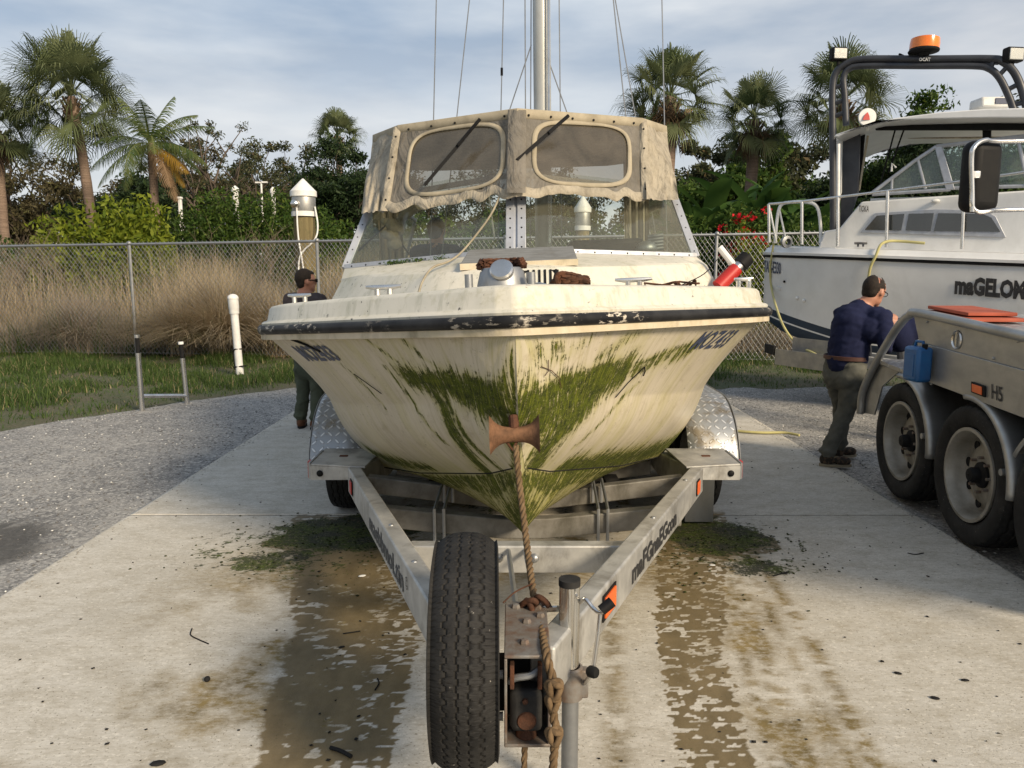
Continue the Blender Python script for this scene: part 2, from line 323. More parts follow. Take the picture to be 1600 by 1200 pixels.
# ---------------- ground ----------------
def concrete_mat():
    t=NT('stained_concrete'); o=t.obj(); w=t.attr('wet'); b=t.attr('brown'); ms=t.attr('moss'); nA=t.noise(t.mapp(o,(1,1.6,1)),22,6,.7); nB=t.noise(o,42,6,.75)
    w=t.ramp(t.math('ADD',w,t.math('MULTIPLY',t.math('SUBTRACT',nA,.5),1.1)),(.30,0.0),(.70,.96)); b=t.math('MULTIPLY',b,t.ramp(nA,(.30,.25),(.62,1.25)),clamp=True)
    ms=t.ramp(t.math('ADD',ms,t.math('MULTIPLY',t.math('SUBTRACT',nB,.5),3.6)),(.38,0.0),(.85,.95))
    big=t.noise(o,.9,6,.62,.4); mid=t.noise(t.mapp(o,(1.0,1.6,1)),5,8,.68); fine=t.noise(t.mapp(o,(26,90,20)),1.0,3,.6)
    c=t.mix(t.ramp(big,(.34,0.0),(.68,1.0)),(.59,.565,.51),(.47,.455,.415))
    c=t.mix(t.ramp(mid,(.42,0.0),(.70,.75)),c,(.36,.33,.27)); c=t.mix(t.ramp(t.noise(t.mapp(o,(1,2.2,1)),17,7,.75),(.50,0.0),(.66,.6)),c,(.30,.27,.21))
    c=t.mix(t.ramp(fine,(.3,.0),(.75,.30)),c,(.24,.215,.17))
    pit=t.ramp(t.noise(o,85,3,.7),(.60,0.0),(.66,1.0)); c=t.mix(t.math('MULTIPLY',pit,.75),c,(.12,.10,.07))
    lite=t.ramp(t.noise(t.mapp(o,(1,1.5,1)),38,4,.7),(.56,0.0),(.64,1.0)); c=t.mix(t.math('MULTIPLY',lite,.5),c,(.70,.67,.60)); crk=t.n('TexVoronoi',{'feature':'DISTANCE_TO_EDGE'},Vector=t.n('VectorMath',{'operation':'ADD'},_0=o,_1=t.n('VectorMath',{'operation':'SCALE'},_0=t.n('TexNoise',Vector=o,Scale=3.0,Detail=5).outputs[1],Scale=.5).outputs[0]).outputs[0],Scale=.55); c=t.mix(t.math('MULTIPLY',t.ramp(crk.outputs[0],(.0,.0),(.0018,0.0)),0.0),c,(.1,.08,.05))
    br=t.mix(t.ramp(t.noise(o,6,5,.6),(.35,0.0),(.65,1.0)),(.22,.165,.070),(.125,.095,.042))
    c=t.mix(b,c,br)
    wc=t.mix(t.ramp(t.noise(t.mapp(o,(1.2,.6,1)),7,6,.65),(.3,0.0),(.7,1.0)),(.105,.078,.036),(.185,.140,.072))
    c=t.mix(w,c,wc)
    mc=t.mix(t.ramp(t.noise(o,30,6,.75),(.36,0.0),(.62,1.0)),(.005,.007,.003),(.058,.085,.007)); mc=t.mix(t.ramp(t.noise(o,4.5,4,.6),(.46,0.0),(.60,.8)),mc,(.022,.024,.022)); mc=t.mix(t.ramp(t.noise(o,95,3,.7),(.60,0.0),(.66,.8)),mc,(.20,.20,.13))
    c=t.mix(ms,c,mc)
    r=t.math('ADD',t.n('MapRange',_0=w,_3=.85,_4=.55).outputs[0],t.math('MULTIPLY',ms,.35),clamp=True)
    hb=t.math('ADD',t.math('MULTIPLY',fine,.3),t.math('ADD',t.math('MULTIPLY',mid,.4),t.math('MULTIPLY',t.noise(o,120,3),.5)))
    t.pbsdf(Base_Color=c,Roughness=r,Normal=t.bump(hb,.45,.005)).inputs['Specular IOR Level'].default_value=.3; return t.mat
M['concrete']=concrete_mat()
def wet_masks(x,y):
    I=np.interp
    n1=fbm(x*3,y*3,3); n2=fbm(x*14,y*30,5,3); n3=fbm(x*9,y*9,8,3)
    jag=(vnoise(x*5,y*60,21)-.5)*.040+(fbm(x*6,y*11,23,3)-.5)*.06
    # left dark band
    lo=I(y,[2.2,2.4,3.3,4.5,5.0],[-.92,-.90,-1.0,-1.38,-1.5]); hi=I(y,[2.2,2.4,3.3,4.5,5.2],[-.43,-.42,-.42,-.58,-.66])
    soft=(fbm(x*4,y*2.2,31,4)-.5)*.38
    L=smooth(x+jag*.8,lo-.02+soft*.35,lo+.05+soft*.35)*(1-smooth(x+jag,hi-.012,hi+.012))
    spots=smooth(fbm(x*16,y*34,41,3),.655,.685)*smooth(fbm(x*3,y*3,47,2),.35,.6)
    spots2=smooth(fbm(x*24,y*40,141,3),.60,.64)*smooth(x,lo+.55*(hi-lo)-.1,hi)
    L=L*(1-np.maximum(spots,spots2*.9)); L=L*(1-smooth(y,5.0,5.25))
    # right dark band
    lo=I(y,[2.2,2.4,3.3,4.5,5.2],[.54,.56,.67,.88,.92]); hi=I(y,[2.2,2.4,3.3,4.5,5.2],[.80,.82,.96,1.32,1.5])
    Rr=smooth(x+jag,lo-.012,lo+.012)*(1-smooth(x+jag*.9,hi-.02,hi+.02))
    Rr=Rr*(1-np.maximum(spots,spots2)); Rr=Rr*(1-smooth(y,5.05,5.3))
    wet=np.clip(L+Rr,0,1)
    # outer brown tread tracks
    def track(c,wd,sd,st):
        cx=I(y,[2.2,2.4,3.3,4.5],c)
        v=np.exp(-((x-cx)/wd)**2)*smooth(fbm(x*10,y*22,sd,3)+.18*vnoise(x*5,y*9,sd+2),.46,.62)*st
        return v*(1-smooth(y,4.2,4.6))
    br=track([.36,.36,.46,.55],.05,61,.75)+track([.98,.98,1.12,1.3],.05,63,.75)+track([1.12,1.13,1.24,1.4],.035,65,.55)+track([.90,.90,1.03,1.3],.03,69,.7)+track([1.22,1.23,1.36,1.45],.04,67,.85)
    br=br+.55*smooth(n1,.45,.68)*smooth(x,.5,.8)*(1-smooth(x,1.2,1.45))*(1-smooth(y,4.2,4.8))
    lft=smooth(fbm(x*2.6+.5*y,y*2.2,71,5),.44,.62)*smooth(x,-2.1,-1.25)*(1-smooth(x,-.8,-.5))*(1-smooth(y,4.1,4.9))
    br=br+lft*.8
    br=br+.4*smooth(n3,.55,.7)*smooth(x,-1.4,-1.0)*(1-smooth(x,-.5,-.3))
    # under the boat: old rusty drips, plus an even brown tint along the strip
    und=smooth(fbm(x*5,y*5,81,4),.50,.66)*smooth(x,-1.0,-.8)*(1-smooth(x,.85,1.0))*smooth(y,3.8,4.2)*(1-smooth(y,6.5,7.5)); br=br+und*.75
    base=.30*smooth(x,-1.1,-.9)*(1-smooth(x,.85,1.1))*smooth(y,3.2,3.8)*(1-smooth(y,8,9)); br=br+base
    def blob(cx,cy,rx,ry): return np.exp(-(((x-cx)/rx)**2+((y-cy)/ry)**2)**1.3)
    mo=blob(-1.15,4.72,.5,.36)*1.15+blob(-1.42,4.22,.30,.17)*.85+blob(-.85,4.95,.35,.3)*.6
    mo=mo+blob(1.30,4.70,.36,.36)*1.25+blob(1.40,4.15,.24,.16)*.8+blob(1.05,4.95,.3,.3)*.6
    nn=fbm(x*13,y*13,91,4)
    mo=smooth(mo*(.40+1.2*nn),.30,.80)
    sat=smooth(blob(-1.3,4.5,.8,.6)+blob(1.35,4.5,.6,.6),.15,.8)*smooth(fbm(x*26,y*26,95,3),.60,.68); mo=np.maximum(mo,sat*.8)
    drip=smooth(fbm(x*7,y*7,97,3),.60,.66)*smooth(x,-1.1,-.7)*(1-smooth(x,.75,1.1))*smooth(y,4.2,4.5)*(1-smooth(y,6,6.5)); mo=np.maximum(mo,drip*.7)
    pud=np.clip(blob(-1.1,4.6,.5,.32)+blob(1.3,4.6,.4,.33),0,1); wet=np.maximum(wet,smooth(pud*(.6+.8*nn),.42,.6))
    return np.clip(wet,0,1),np.clip(br,0,.95),np.clip(mo,0,1)
pav=empty('pavement',(0,0,0),kind='structure')
SX0,SX1=-2.65,2.79
def slab(x0,x1,y0,y1,dx,dy):
    xs=np.linspace(x0,x1,int((x1-x0)/dx)+1); ys=np.linspace(y0,y1,int((y1-y0)/dy)+1)
    X,Y=np.meshgrid(xs,ys,indexing='ij'); w,b,m=wet_masks(X,Y); nu,nv=X.shape
    Z=np.zeros_like(X); Z[0,:]=-.006;Z[-1,:]=-.006;
    V=np.stack([X,Y,Z],-1).reshape(-1,3); F=gridf(nu,nv); n0=len(V)
    # skirts
    per=[i*nv for i in range(nu)]+[(nu-1)*nv+j for j in range(1,nv)]+[i*nv+nv-1 for i in range(nu-2,-1,-1)]+[j for j in range(nv-2,0,-1)]
    sk=V[per].copy(); sk[:,2]=-.11; V=np.r_[V,sk]; k=len(per)
    i=np.arange(k); F=np.r_[F,np.stack([np.array(per)[i],n0+i,n0+(i+1)%k,np.array(per)[(i+1)%k]],1)]
    z=lambda a:np.r_[a.ravel(),np.zeros(k)]
    return mk_np('concrete_panel',V,F,M['concrete'],pav,attrs=dict(wet=z(w),brown=z(b),moss=z(m)))
slab(SX0,SX1,-1.6,2.1,.10,.10)
jm=MB()
for yj in(2.104,5.1115): jm.box(((SX0+SX1)/2,yj,-.034),(SX1-SX0-.004,.0165,.06))
jm.build('expansion_joint',M['dark'],pav)
slab(SX0,SX1,2.109,5.103,.0125,.0125)
slab(SX0,SX1,5.120,10.05,.03,.03)
def bnd(x): return np.interp(x,[-16,-9,-6.5,-5.45,-4.76,-4.0,-3.37,-2,2.9,4.3,9,16],[2.5,5.5,7.1,8.15,9.45,10.5,11.3,11.4,11.15,11.3,11.9,12.5])+ (fbm(np.asarray(x)*2.3,np.asarray(x)*0+3.3,5,4)-.5)*.7
def soil_mat():
    t=NT('soil_and_turf'); o=t.obj(); c=t.mix(t.ramp(t.noise(o,1.6,7,.7),(.36,0.0),(.62,1.0)),(.075,.065,.038),(.035,.058,.016))
    c=t.mix(t.ramp(t.noise(o,28,5,.7),(.45,0.0),(.7,.8)),c,(.14,.12,.08)); t.pbsdf(Base_Color=c,Roughness=.95,Normal=t.bump(t.noise(o,14,6,.7),.7,.03)); return t.mat
def gravel_mat():
    t=NT('shell_gravel'); o=t.obj()
    c=t.mix(t.ramp(t.noise(t.mapp(o,(1,1,1),(0,0,.5)),.8,7,.62,.5),(.34,0.0),(.66,1.0)),(.30,.295,.285),(.17,.168,.165))
    v=t.n('TexVoronoi',Vector=o,Scale=62.0); c=t.mix(t.ramp(v.outputs['Color'],(.25,0.0),(.8,.85)),c,(.095,.095,.095)); v2=t.n('TexVoronoi',Vector=o,Scale=48.0); c=t.mix(t.ramp(v2.outputs['Color'],(.58,0.0),(.8,.6)),c,(.46,.45,.42)); c=t.mix(t.ramp(t.noise(o,3.2,8,.75),(.46,0.0),(.66,.55)),c,(.36,.345,.32))
    c=t.mix(t.ramp(t.noise(o,46,3,.75),(.60,0.0),(.67,.9)),c,(.62,.60,.56))
    c=t.mix(t.attr('damp'),c,(.045,.043,.040))
    t.pbsdf(Base_Color=c,Roughness=.85,Normal=t.bump(t.math('ADD',t.noise(o,60,4,.7),t.noise(o,9,4,.6)),.8,.012)); return t.mat
g=MB(); 
def zed(x,y): return -.032
g.add([(-400,-40,-.035),(400,-40,-.035),(400,700,-.035),(-400,700,-.035)],[(0,1,2,3)]); g.build('ground',soil_mat(),kind='structure')
xs=np.linspace(-14,14,420); yb=bnd(xs); nv=90
T=np.linspace(0,1,nv); Y=-1.6+(yb[:,None]+1.6)*T[None,:]; X=np.repeat(xs[:,None],nv,1)
Z=-.02+.010*(fbm(X*1.3,Y*1.3,6,3)-.5); Z[:,-1]=-.036
dmp=smooth(np.exp(-(((X+3.55)/.85)**2+((Y-4.55)/.55)**2))+.5*(fbm(X*3,Y*3,9)-.5),.42,.62)*.85
mk_np('gravel_lot',np.stack([X,Y,Z],-1).reshape(-1,3),gridf(len(xs),nv),gravel_mat(),attrs=dict(damp=dmp),kind='structure')

def quads_from(c,ax,wd,mat,name,tint,parent=None,**tags):
    # leaf = pointed diamond: c centre, ax half-length vector, wd half-width vector
    V=np.stack([c-ax,c+wd*.9-ax*.1,c+ax,c-wd*.9-ax*.1],1).reshape(-1,3); n=len(c)
    F=np.arange(n*4).reshape(n,4)
    return mk_np(name,V,F,mat,parent,attrs=dict(tint=np.repeat(tint,4)),**tags)
def rvec(n,r=rng):
    v=r.normal(size=(n,3)); return v/np.linalg.norm(v,axis=1,keepdims=True)
def leafcloud(C,size,mat,name,parent=None,up=.3,asp=.42,**tags):
    n=len(C); a=rvec(n); a[:,2]+=up*rng.uniform(-1,1,n); b=np.cross(a,rvec(n)); b/=np.linalg.norm(b,axis=1,keepdims=True)+1e-6
    s=size*rng.uniform(.6,1.3,n)[:,None]
    return quads_from(C,a*s*.5,b*s*asp*.5,mat,name,rng.uniform(0,1,n),parent,**tags)
# blades: ribbons with k segments
def blades(base,h,lean,az,w,k,mat,name,parent=None,droop=.5,**tags):
    n=len(base); t=np.linspace(0,1,k+1)[None,:,None]
    d=np.stack([np.cos(az),np.sin(az),np.zeros(n)],1)[:,None,:]
    L=h[:,None,None]; le=lean[:,None,None]
    P=base[:,None,:]+d*(le*L*(t**1.6))+np.array([0,0,1.])*(L*t*(1-droop*le*t*.55))
    sd=np.stack([-np.sin(az+rng.uniform(-.8,.8,n)),np.cos(az),np.zeros(n)],1)[:,None,:]*(w[:,None,None]*(1-t*.85)*.5)
    V=np.stack([P-sd,P+sd],2).reshape(-1,3); m=(k+1)*2
    i=np.arange(n)[:,None]*m+np.arange(k)[None,:]*2; i=i.ravel(); F=np.stack([i,i+1,i+3,i+2],1)
    return mk_np(name,V,F,mat,parent,attrs=dict(tint=np.repeat(rng.uniform(0,1,n),m)),**tags)
def scatter(n,x0,x1,y0,y1,f=None):
    x=rng.uniform(x0,x1,n); y=rng.uniform(y0,y1,n)
    return x,y
# lawn
x,y=scatter(150000,-11.5,8.5,5.5,15.9); k=(y>bnd(x)+rng.normal(0,.10,len(x)))&(np.abs(x)<y*.70+.3)&(~((x>-2.3)&(x<2.2)&(y<13.5)))
dn=fbm(x*.9,y*.9,12,4); k&=(rng.uniform(0,1,len(x))<smooth(dn,.30,.52)*.85+.15); k&=(rng.uniform(0,1,len(x))<.35+.65*smooth(y-bnd(x),0.1,1.2)); x=x[k];y=y[k];dn=dn[k]
edge=smooth(y-bnd(x),0,1.3)
blades(np.stack([x,y,np.full(len(x),-.035)],1),(.045+.12*edge*smooth(dn,.3,.7))*rng.uniform(.6,1.5,len(x)),rng.uniform(.1,1.0,len(x)),rng.uniform(0,6.28,len(x)),rng.uniform(.010,.018,len(x)),2,M['grass'],'grass',kind='stuff',label='green rough grass strip between gravel and chain link fence',category='grass')
# pebbles and shell bits on the gravel
P=MB(); 
n=0
pv=[];pf=[]
octv=np.array([[1,0,0],[0,1,0],[-1,0,0],[0,-1,0],[0,0,.7],[0,0,-.7]]); octf=np.array([[0,1,4],[1,2,4],[2,3,4],[3,0,4],[1,0,5],[2,1,5],[3,2,5],[0,3,5]])
def pebbles(xy,size,z,mat,name,**tags):
    n=len(xy); a=rng.uniform(0,6.28,n); s=size*rng.uniform(.5,1.5,(n,1,1)); V=octv[None]*s*rng.uniform(.6,1.3,(n,1,3))
    V[...,2]*=.55; ca,sa=np.cos(a)[:,None],np.sin(a)[:,None]
    W=np.stack([V[...,0]*ca-V[...,1]*sa+xy[:,0:1],V[...,0]*sa+V[...,1]*ca+xy[:,1:2],V[...,2]+z+s[:,:,0]*.3],-1)
    F=(np.arange(n)[:,None,None]*6+octf[None]).reshape(-1,3)
    return mk_np(name,W.reshape(-1,3),F,mat,attrs=dict(tint=np.repeat(rng.uniform(0,1,n),6)),**tags)
x=rng.uniform(-8,6,26000); y=rng.uniform(2.2,11.3,26000); k=((x<SX0-.02)|(x>SX1+.02))&(y<bnd(x)-.05)&(np.abs(x)<y*.72+.4); k[::1]&=True
xy=np.stack([x,y],1)[k]
tM=pbr('grey_stone',(.20,.195,.19),(.12,.12,.12),.9,sc=1.5)
pebbles(xy[::2],.0085,-.018,tM,'gravel',kind='stuff',label='loose grey stones on the gravel beside the slab',category='gravel')
pebbles(xy[1::7],.009,-.018,M['white'],'shell_fragments',kind='stuff',label='white shell fragments strewn on the grey gravel',category='shells')
# debris on the slab
x=np.r_[SX0+np.abs(rng.normal(0,.06,420)),SX1-np.abs(rng.normal(0,.06,420))]; y=np.r_[rng.uniform(3.2,10,420),rng.uniform(3.2,10,420)]
pebbles(np.stack([x,y],1),.0055,.001,pbr('pale_stone',(.36,.35,.33),(.22,.22,.21),.9,sc=1.5),'stray_gravel',kind='stuff',label='stray gravel kicked onto both edges of the concrete slab',category='gravel')
x=rng.uniform(-2.6,2.75,420); y=2.2+8*rng.uniform(0,1,420)**1.5
pebbles(np.stack([x,y],1),.0065,.001,M['dark'],'seed_litter',kind='stuff',label='small dark seeds and crumbs scattered over the concrete',category='litter')
x=np.r_[rng.normal(1.2,.4,260),rng.normal(-1.15,.4,260)]; y=np.r_[rng.normal(4.45,.3,260),rng.normal(4.5,.3,260)]
pebbles(np.stack([x,y],1),.008,.001,pbr('moss_clod',(.035,.05,.012),(.015,.018,.008),.9),'moss_clods',kind='stuff',label='dark moss crumbs around the wet patches by the wheels',category='moss')
def litter(px,py,size,mat,name,label,cat,rot=0,h=.35,group=None,el=1.7):
    p=gz(px,py,0); m=MB(); m.ball((0,0,0),size,8,6,sc=(el,1,h),rot=Matrix.Rotation(rot,3,'Z')); o=m.build(name,mat,smooth=60,label=label,category=cat,group=group); o.location=(p.x,p.y,size*h*.9+.001); return o
litter(1508,1064,.010,M['dark'],'seed_pod','dark oval seed pod near the right edge of the photo, farther right of a pair','seed pod',-.1)
litter(1461,1092,.011,M['dark'],'seed_pod','dark oval seed pod on clean concrete, the nearer left of a pair','seed pod',-.5)
litter(1403,1053,.010,M['dark'],'seed_pod','small black pod on clean concrete left of the oval pair','seed pod',-.6)
litter(324,1065,.013,M['dark'],'seed_pod','round black nut on the brown stain left of the spare tyre','seed pod',0,h=.9,el=1.0)
litter(247,1195,.016,M['dark'],'seed_pod','large black pod at the bottom left edge of the photo','seed pod',.2)
litter(534,1012,.009,M['dark'],'seed_pod','small black pod in the wet track above the twig','seed pod',.4)
litter(1226,897,.011,M['dark'],'seed_pod','black pod beside the right moss patch','seed pod',.1)
litter(566,901,.013,M['white'],'shell','white shell fragment lying in the wet brown track left of trailer','shell',.4)
litter(1113,884,.011,M['white'],'shell','pale shell fragment in the wet track right of trailer','shell',0)
def twig(pts,r,label,mat='dark'):
    P=[gz(a,b,r*1.2) for a,b in pts]; m=MB(); m.tube(catmull(P,5),r,6); m.build('twig',M[mat],label=label,category='twig')
twig([(300,982),(298,992),(310,999),(326,1006)],.0028,'curled brown twig on dry concrete left of the trailer')
twig([(516,1168),(532,1173),(549,1182)],.007,'thick dark twig in the wet track beside the spare tyre')
twig([(536,990),(550,988),(563,986)],.003,'thin straight twig across the left wet track')
twig([(1208,900),(1218,897),(1232,893)],.0035,'thin dark twig on the concrete beyond the right moss patch')
twig([(1418,864),(1430,866),(1443,864)],.003,'short twig on clean concrete in front of the second big wheel')
twig([(590,1060),(592,1068),(586,1078)],.003,'short bent twig in the wet track near the spare tyre')
# ---------------- vegetation ----------------
def rot_z(V,a): c,s=math.cos(a),math.sin(a); V=np.asarray(V); return np.stack([V[...,0]*c-V[...,1]*s,V[...,0]*s+V[...,1]*c,V[...,2]],-1)
def trunk(parent,h,r0,r1,bend,mat,n=14,name='trunk',z0=-.1):
    m=MB(); k=14; P=[];rr=[]
    for i in range(k+1):
        t=i/k; P.append((bend[0]*t*t+.02*math.sin(t*9),bend[1]*t*t,z0+(h-z0)*t)); rr.append((r0+(r1-r0)*t)*(1+.05*math.sin(i*2.3))*(1.25 if i==0 else 1))
    m.tube(P,rr,n); return m.build(name,mat,parent)
def fanleaves(nl,R,mat,name,parent,seg=36,tilt0=-.85,tilt1=1.4,seedy=0,pet=.55,w=.034):
    r=np.random.default_rng(seedy); V=[];F=[];T=[];base=0
    for l in range(nl):
        az=l*2.39996+r.uniform(-.25,.25); el=tilt0+(tilt1-tilt0)*((l+.5)/nl)**.95+r.uniform(-.16,.16)
        d=np.array([math.cos(az)*math.cos(el),math.sin(az)*math.cos(el),math.sin(el)]); side=np.array([-math.sin(az),math.cos(az),0]); up=np.cross(d,side)*-1
        up=np.cross(side,d)*-1
        if up[2]<0: up=-up
        Lp=R*pet*r.uniform(.8,1.1); c=d*Lp+np.array([0,0,-.10*Lp*(1-el*.3)]); tint=r.uniform(0,1)*.85
        # petiole
        wv=side*.018; ps=[np.zeros(3),d*Lp*.5+np.array([0,0,.03]),c]
        for i in range(2):
            V+= [ps[i]-wv,ps[i]+wv,ps[i+1]+wv,ps[i+1]-wv]; F.append([base,base+1,base+2,base+3]); T+=[.6]*4; base+=4
        fl=R*.5*r.uniform(.85,1.15); rollv=r.uniform(-1.0,1.0)
        for s_ in range(seg):
            a=(s_/(seg-1)-.5)*2*R_(118)+r.uniform(-.03,.03); ll=fl*(1-.25*abs(a)/2)*r.uniform(.9,1.08)
            dd=d*math.cos(a)+side*math.sin(a)*math.cos(rollv)+up*(math.sin(a)*math.sin(rollv)+.18*abs(math.sin(a))); ww=np.cross(dd,up); ww=ww/(np.linalg.norm(ww)+1e-6)*w*.5
            p0=c; p1=c+dd*ll*.5; p2=c+dd*ll*.82+np.array([0,0,-.07*ll]); p3=c+dd*ll*1.0+np.array([0,0,-.25*ll*r.uniform(.6,1.6)])
            for (q0,q1,w0,w1) in ((p0,p1,.3,1),(p1,p2,1,.7),(p2,p3,.7,.1)):
                V+= [q0-ww*w0,q0+ww*w0,q1+ww*w1,q1-ww*w1]; F.append([base,base+1,base+2,base+3]); T+=[min(.92,tint+r.uniform(0,.1))]*4; base+=4
    return mk_np(name,np.array(V),np.array(F),mat,parent,attrs=dict(tint=T))
def sabal(px,py,Y,h_extra,R,label,nl=46,seedy=1,bend=(0,0),dead=6,tr=.17,proto=None):
    c=at(px,py,Y); base=(c.x-bend[0],Y-bend[1]*1.0,-.03); t=empty('sabal_palm',base,label,'palm tree','sabal palms beyond the fence')
    h=c.z; trunk(t,h,tr*1.15,tr*.85,bend,M['palmbark'])
    if proto is None:
        cr=fanleaves(nl,R,M['sabal'],'crown',t,seedy=seedy)
    else:
        cr=proto.copy(); col.objects.link(cr); cr.parent=t
    cr.location=(bend[0],bend[1],h); cr.rotation_euler=(0,0,seedy*1.7)
    b=MB()  # boots under the crown
    for i in range(30):
        a=i*2.4; z=h-.75+.6*i/30; rr=tr*(1.0+.3*i/30)
        b.beam((bend[0]+rr*.6*math.cos(a),bend[1]+rr*.6*math.sin(a),z-.1),(bend[0]+(rr+.09)*math.cos(a),bend[1]+(rr+.09)*math.sin(a),z+.16),.07,.03)
    b.build('leaf_bases',M['palmboot'],t)
    if dead:
        dd=fanleaves(dead,R*.8,M['dead'],'dead_fronds',t,seg=22,tilt0=-1.45,tilt1=-.9,seedy=seedy+50,pet=.4); dd.location=(bend[0],bend[1],h-.1)
    return t,cr
_,cp=sabal(110,150,24,0,2.15,'tall sabal palm with curved pale trunk, the largest palm at the left',nl=64,seedy=3,bend=(-.5,0),dead=0,tr=.15)
_,_=sabal(-8,200,24,0,1.65,'sabal palm cut off by the left edge of the photo',seedy=8,proto=None,nl=34,dead=4,tr=.15)
_,_=sabal(528,212,34,0,1.35,'small distant sabal palm just left of the grey canvas',seedy=5,nl=36,dead=6,tr=.15)
_,_=sabal(1047,150,22,0,1.62,'sabal palm right of the canvas with brown dead fronds under its crown',seedy=11,nl=44,dead=16,tr=.2)
_,_=sabal(1178,185,25,0,1.55,'sabal palm in the middle of the right group, with yellowing fronds',seedy=14,nl=40,dead=14,tr=.2)
_,_=sabal(1318,155,23,0,1.75,'sabal palm behind the black arch of the white cabin boat',seedy=17,nl=44,dead=12,tr=.2)
# coconut palm 
def frond(L,az,el,droop,mat,parent,r,lf=.42,n=42):
    V=[];F=[];T=[];b=0; k=12; P=[]
    d=np.array([math.cos(az),math.sin(az),0]); 
    for i in range(k+1):
        t=i/k; a=el-droop*t*1.6; P.append((P[-1]+(d*math.cos(a)+np.array([0,0,math.sin(a)]))*L/k) if P else np.zeros(3))
    P=np.array(P); side=np.array([-d[1],d[0],0])
    for i in range(k):
        w0=.03*(1-i/k)+.006; V+=[P[i]-side*w0,P[i]+side*w0,P[i+1]+side*w0*.9,P[i+1]-side*w0*.9]; F.append([b,b+1,b+2,b+3]); T+=[.9]*4; b+=4
    for j in range(n):
        t=.12+.88*j/n; f=t*k; i=min(int(f),k-1); p=P[i]+(P[i+1]-P[i])*(f-i); tg=(P[i+1]-P[i])/np.linalg.norm(P[i+1]-P[i])
        ll=lf*(math.sin(math.pi*min(1,t*.9+.12))**.6)*r.uniform(.85,1.1)
        for sg in(-1,1):
            dd=tg*.55+side*sg*.85+np.array([0,0,-.35+r.uniform(-.2,.1)]); dd/=np.linalg.norm(dd); q=p+dd*ll*.55; e=q+(dd+np.array([0,0,-.6]))*ll*.45
            w=tg*.013
            V+=[p-w,p+w,q+w,q-w]; F.append([b,b+1,b+2,b+3]); b+=4
            V+=[q-w,q+w,e+w*.2,e-w*.2]; F.append([b,b+1,b+2,b+3]); b+=4
            T+=[r.uniform(0,.9)]*8
    return mk_np('frond',np.array(V),np.array(F),mat,parent,attrs=dict(tint=T))
c=at(234,222,22); t=empty('coconut_palm',(c.x+.05,22,-.03),'coconut palm with feathery fronds, one hanging orange, left of centre','palm tree')
trunk(t,c.z,.15,.10,(-.05,0),M['palmbark']); r=np.random.default_rng(4)
specs=[(0.1,.75,.5,'coco'),(.6,1.15,.55,'coco'),(3.0,.55,.55,'coco'),(2.6,1.1,.6,'coco'),(3.3,.15,.6,'coco'),(3.6,-.25,.5,'coco'),(-.15,.25,.62,'coco'),(.2,.05,.6,'coco'),(-.3,-.25,.35,'cocoy'),(-.1,-.45,.45,'cocoy'),(4.6,.2,.9,'coco'),(4.3,-.3,.7,'coco'),(1.6,.9,.5,'coco'),(1.2,.5,.6,'coco'),(5.2,.5,.8,'coco'),(2.2,.3,.7,'coco'),(5.6,-.5,.4,'dead'),(3.05,1.35,.35,'coco'),(.9,1.35,.3,'coco'),(5.0,1.2,.5,'coco'),(-.45,-.75,.3,'dead')]
for az,el,dr,mm in specs:
    f=frond(1.75*r.uniform(.88,1.12),az,el,dr*1.15,M[mm],t,r,lf=.42,n=44); f.location=(-.05,0,c.z-.02)
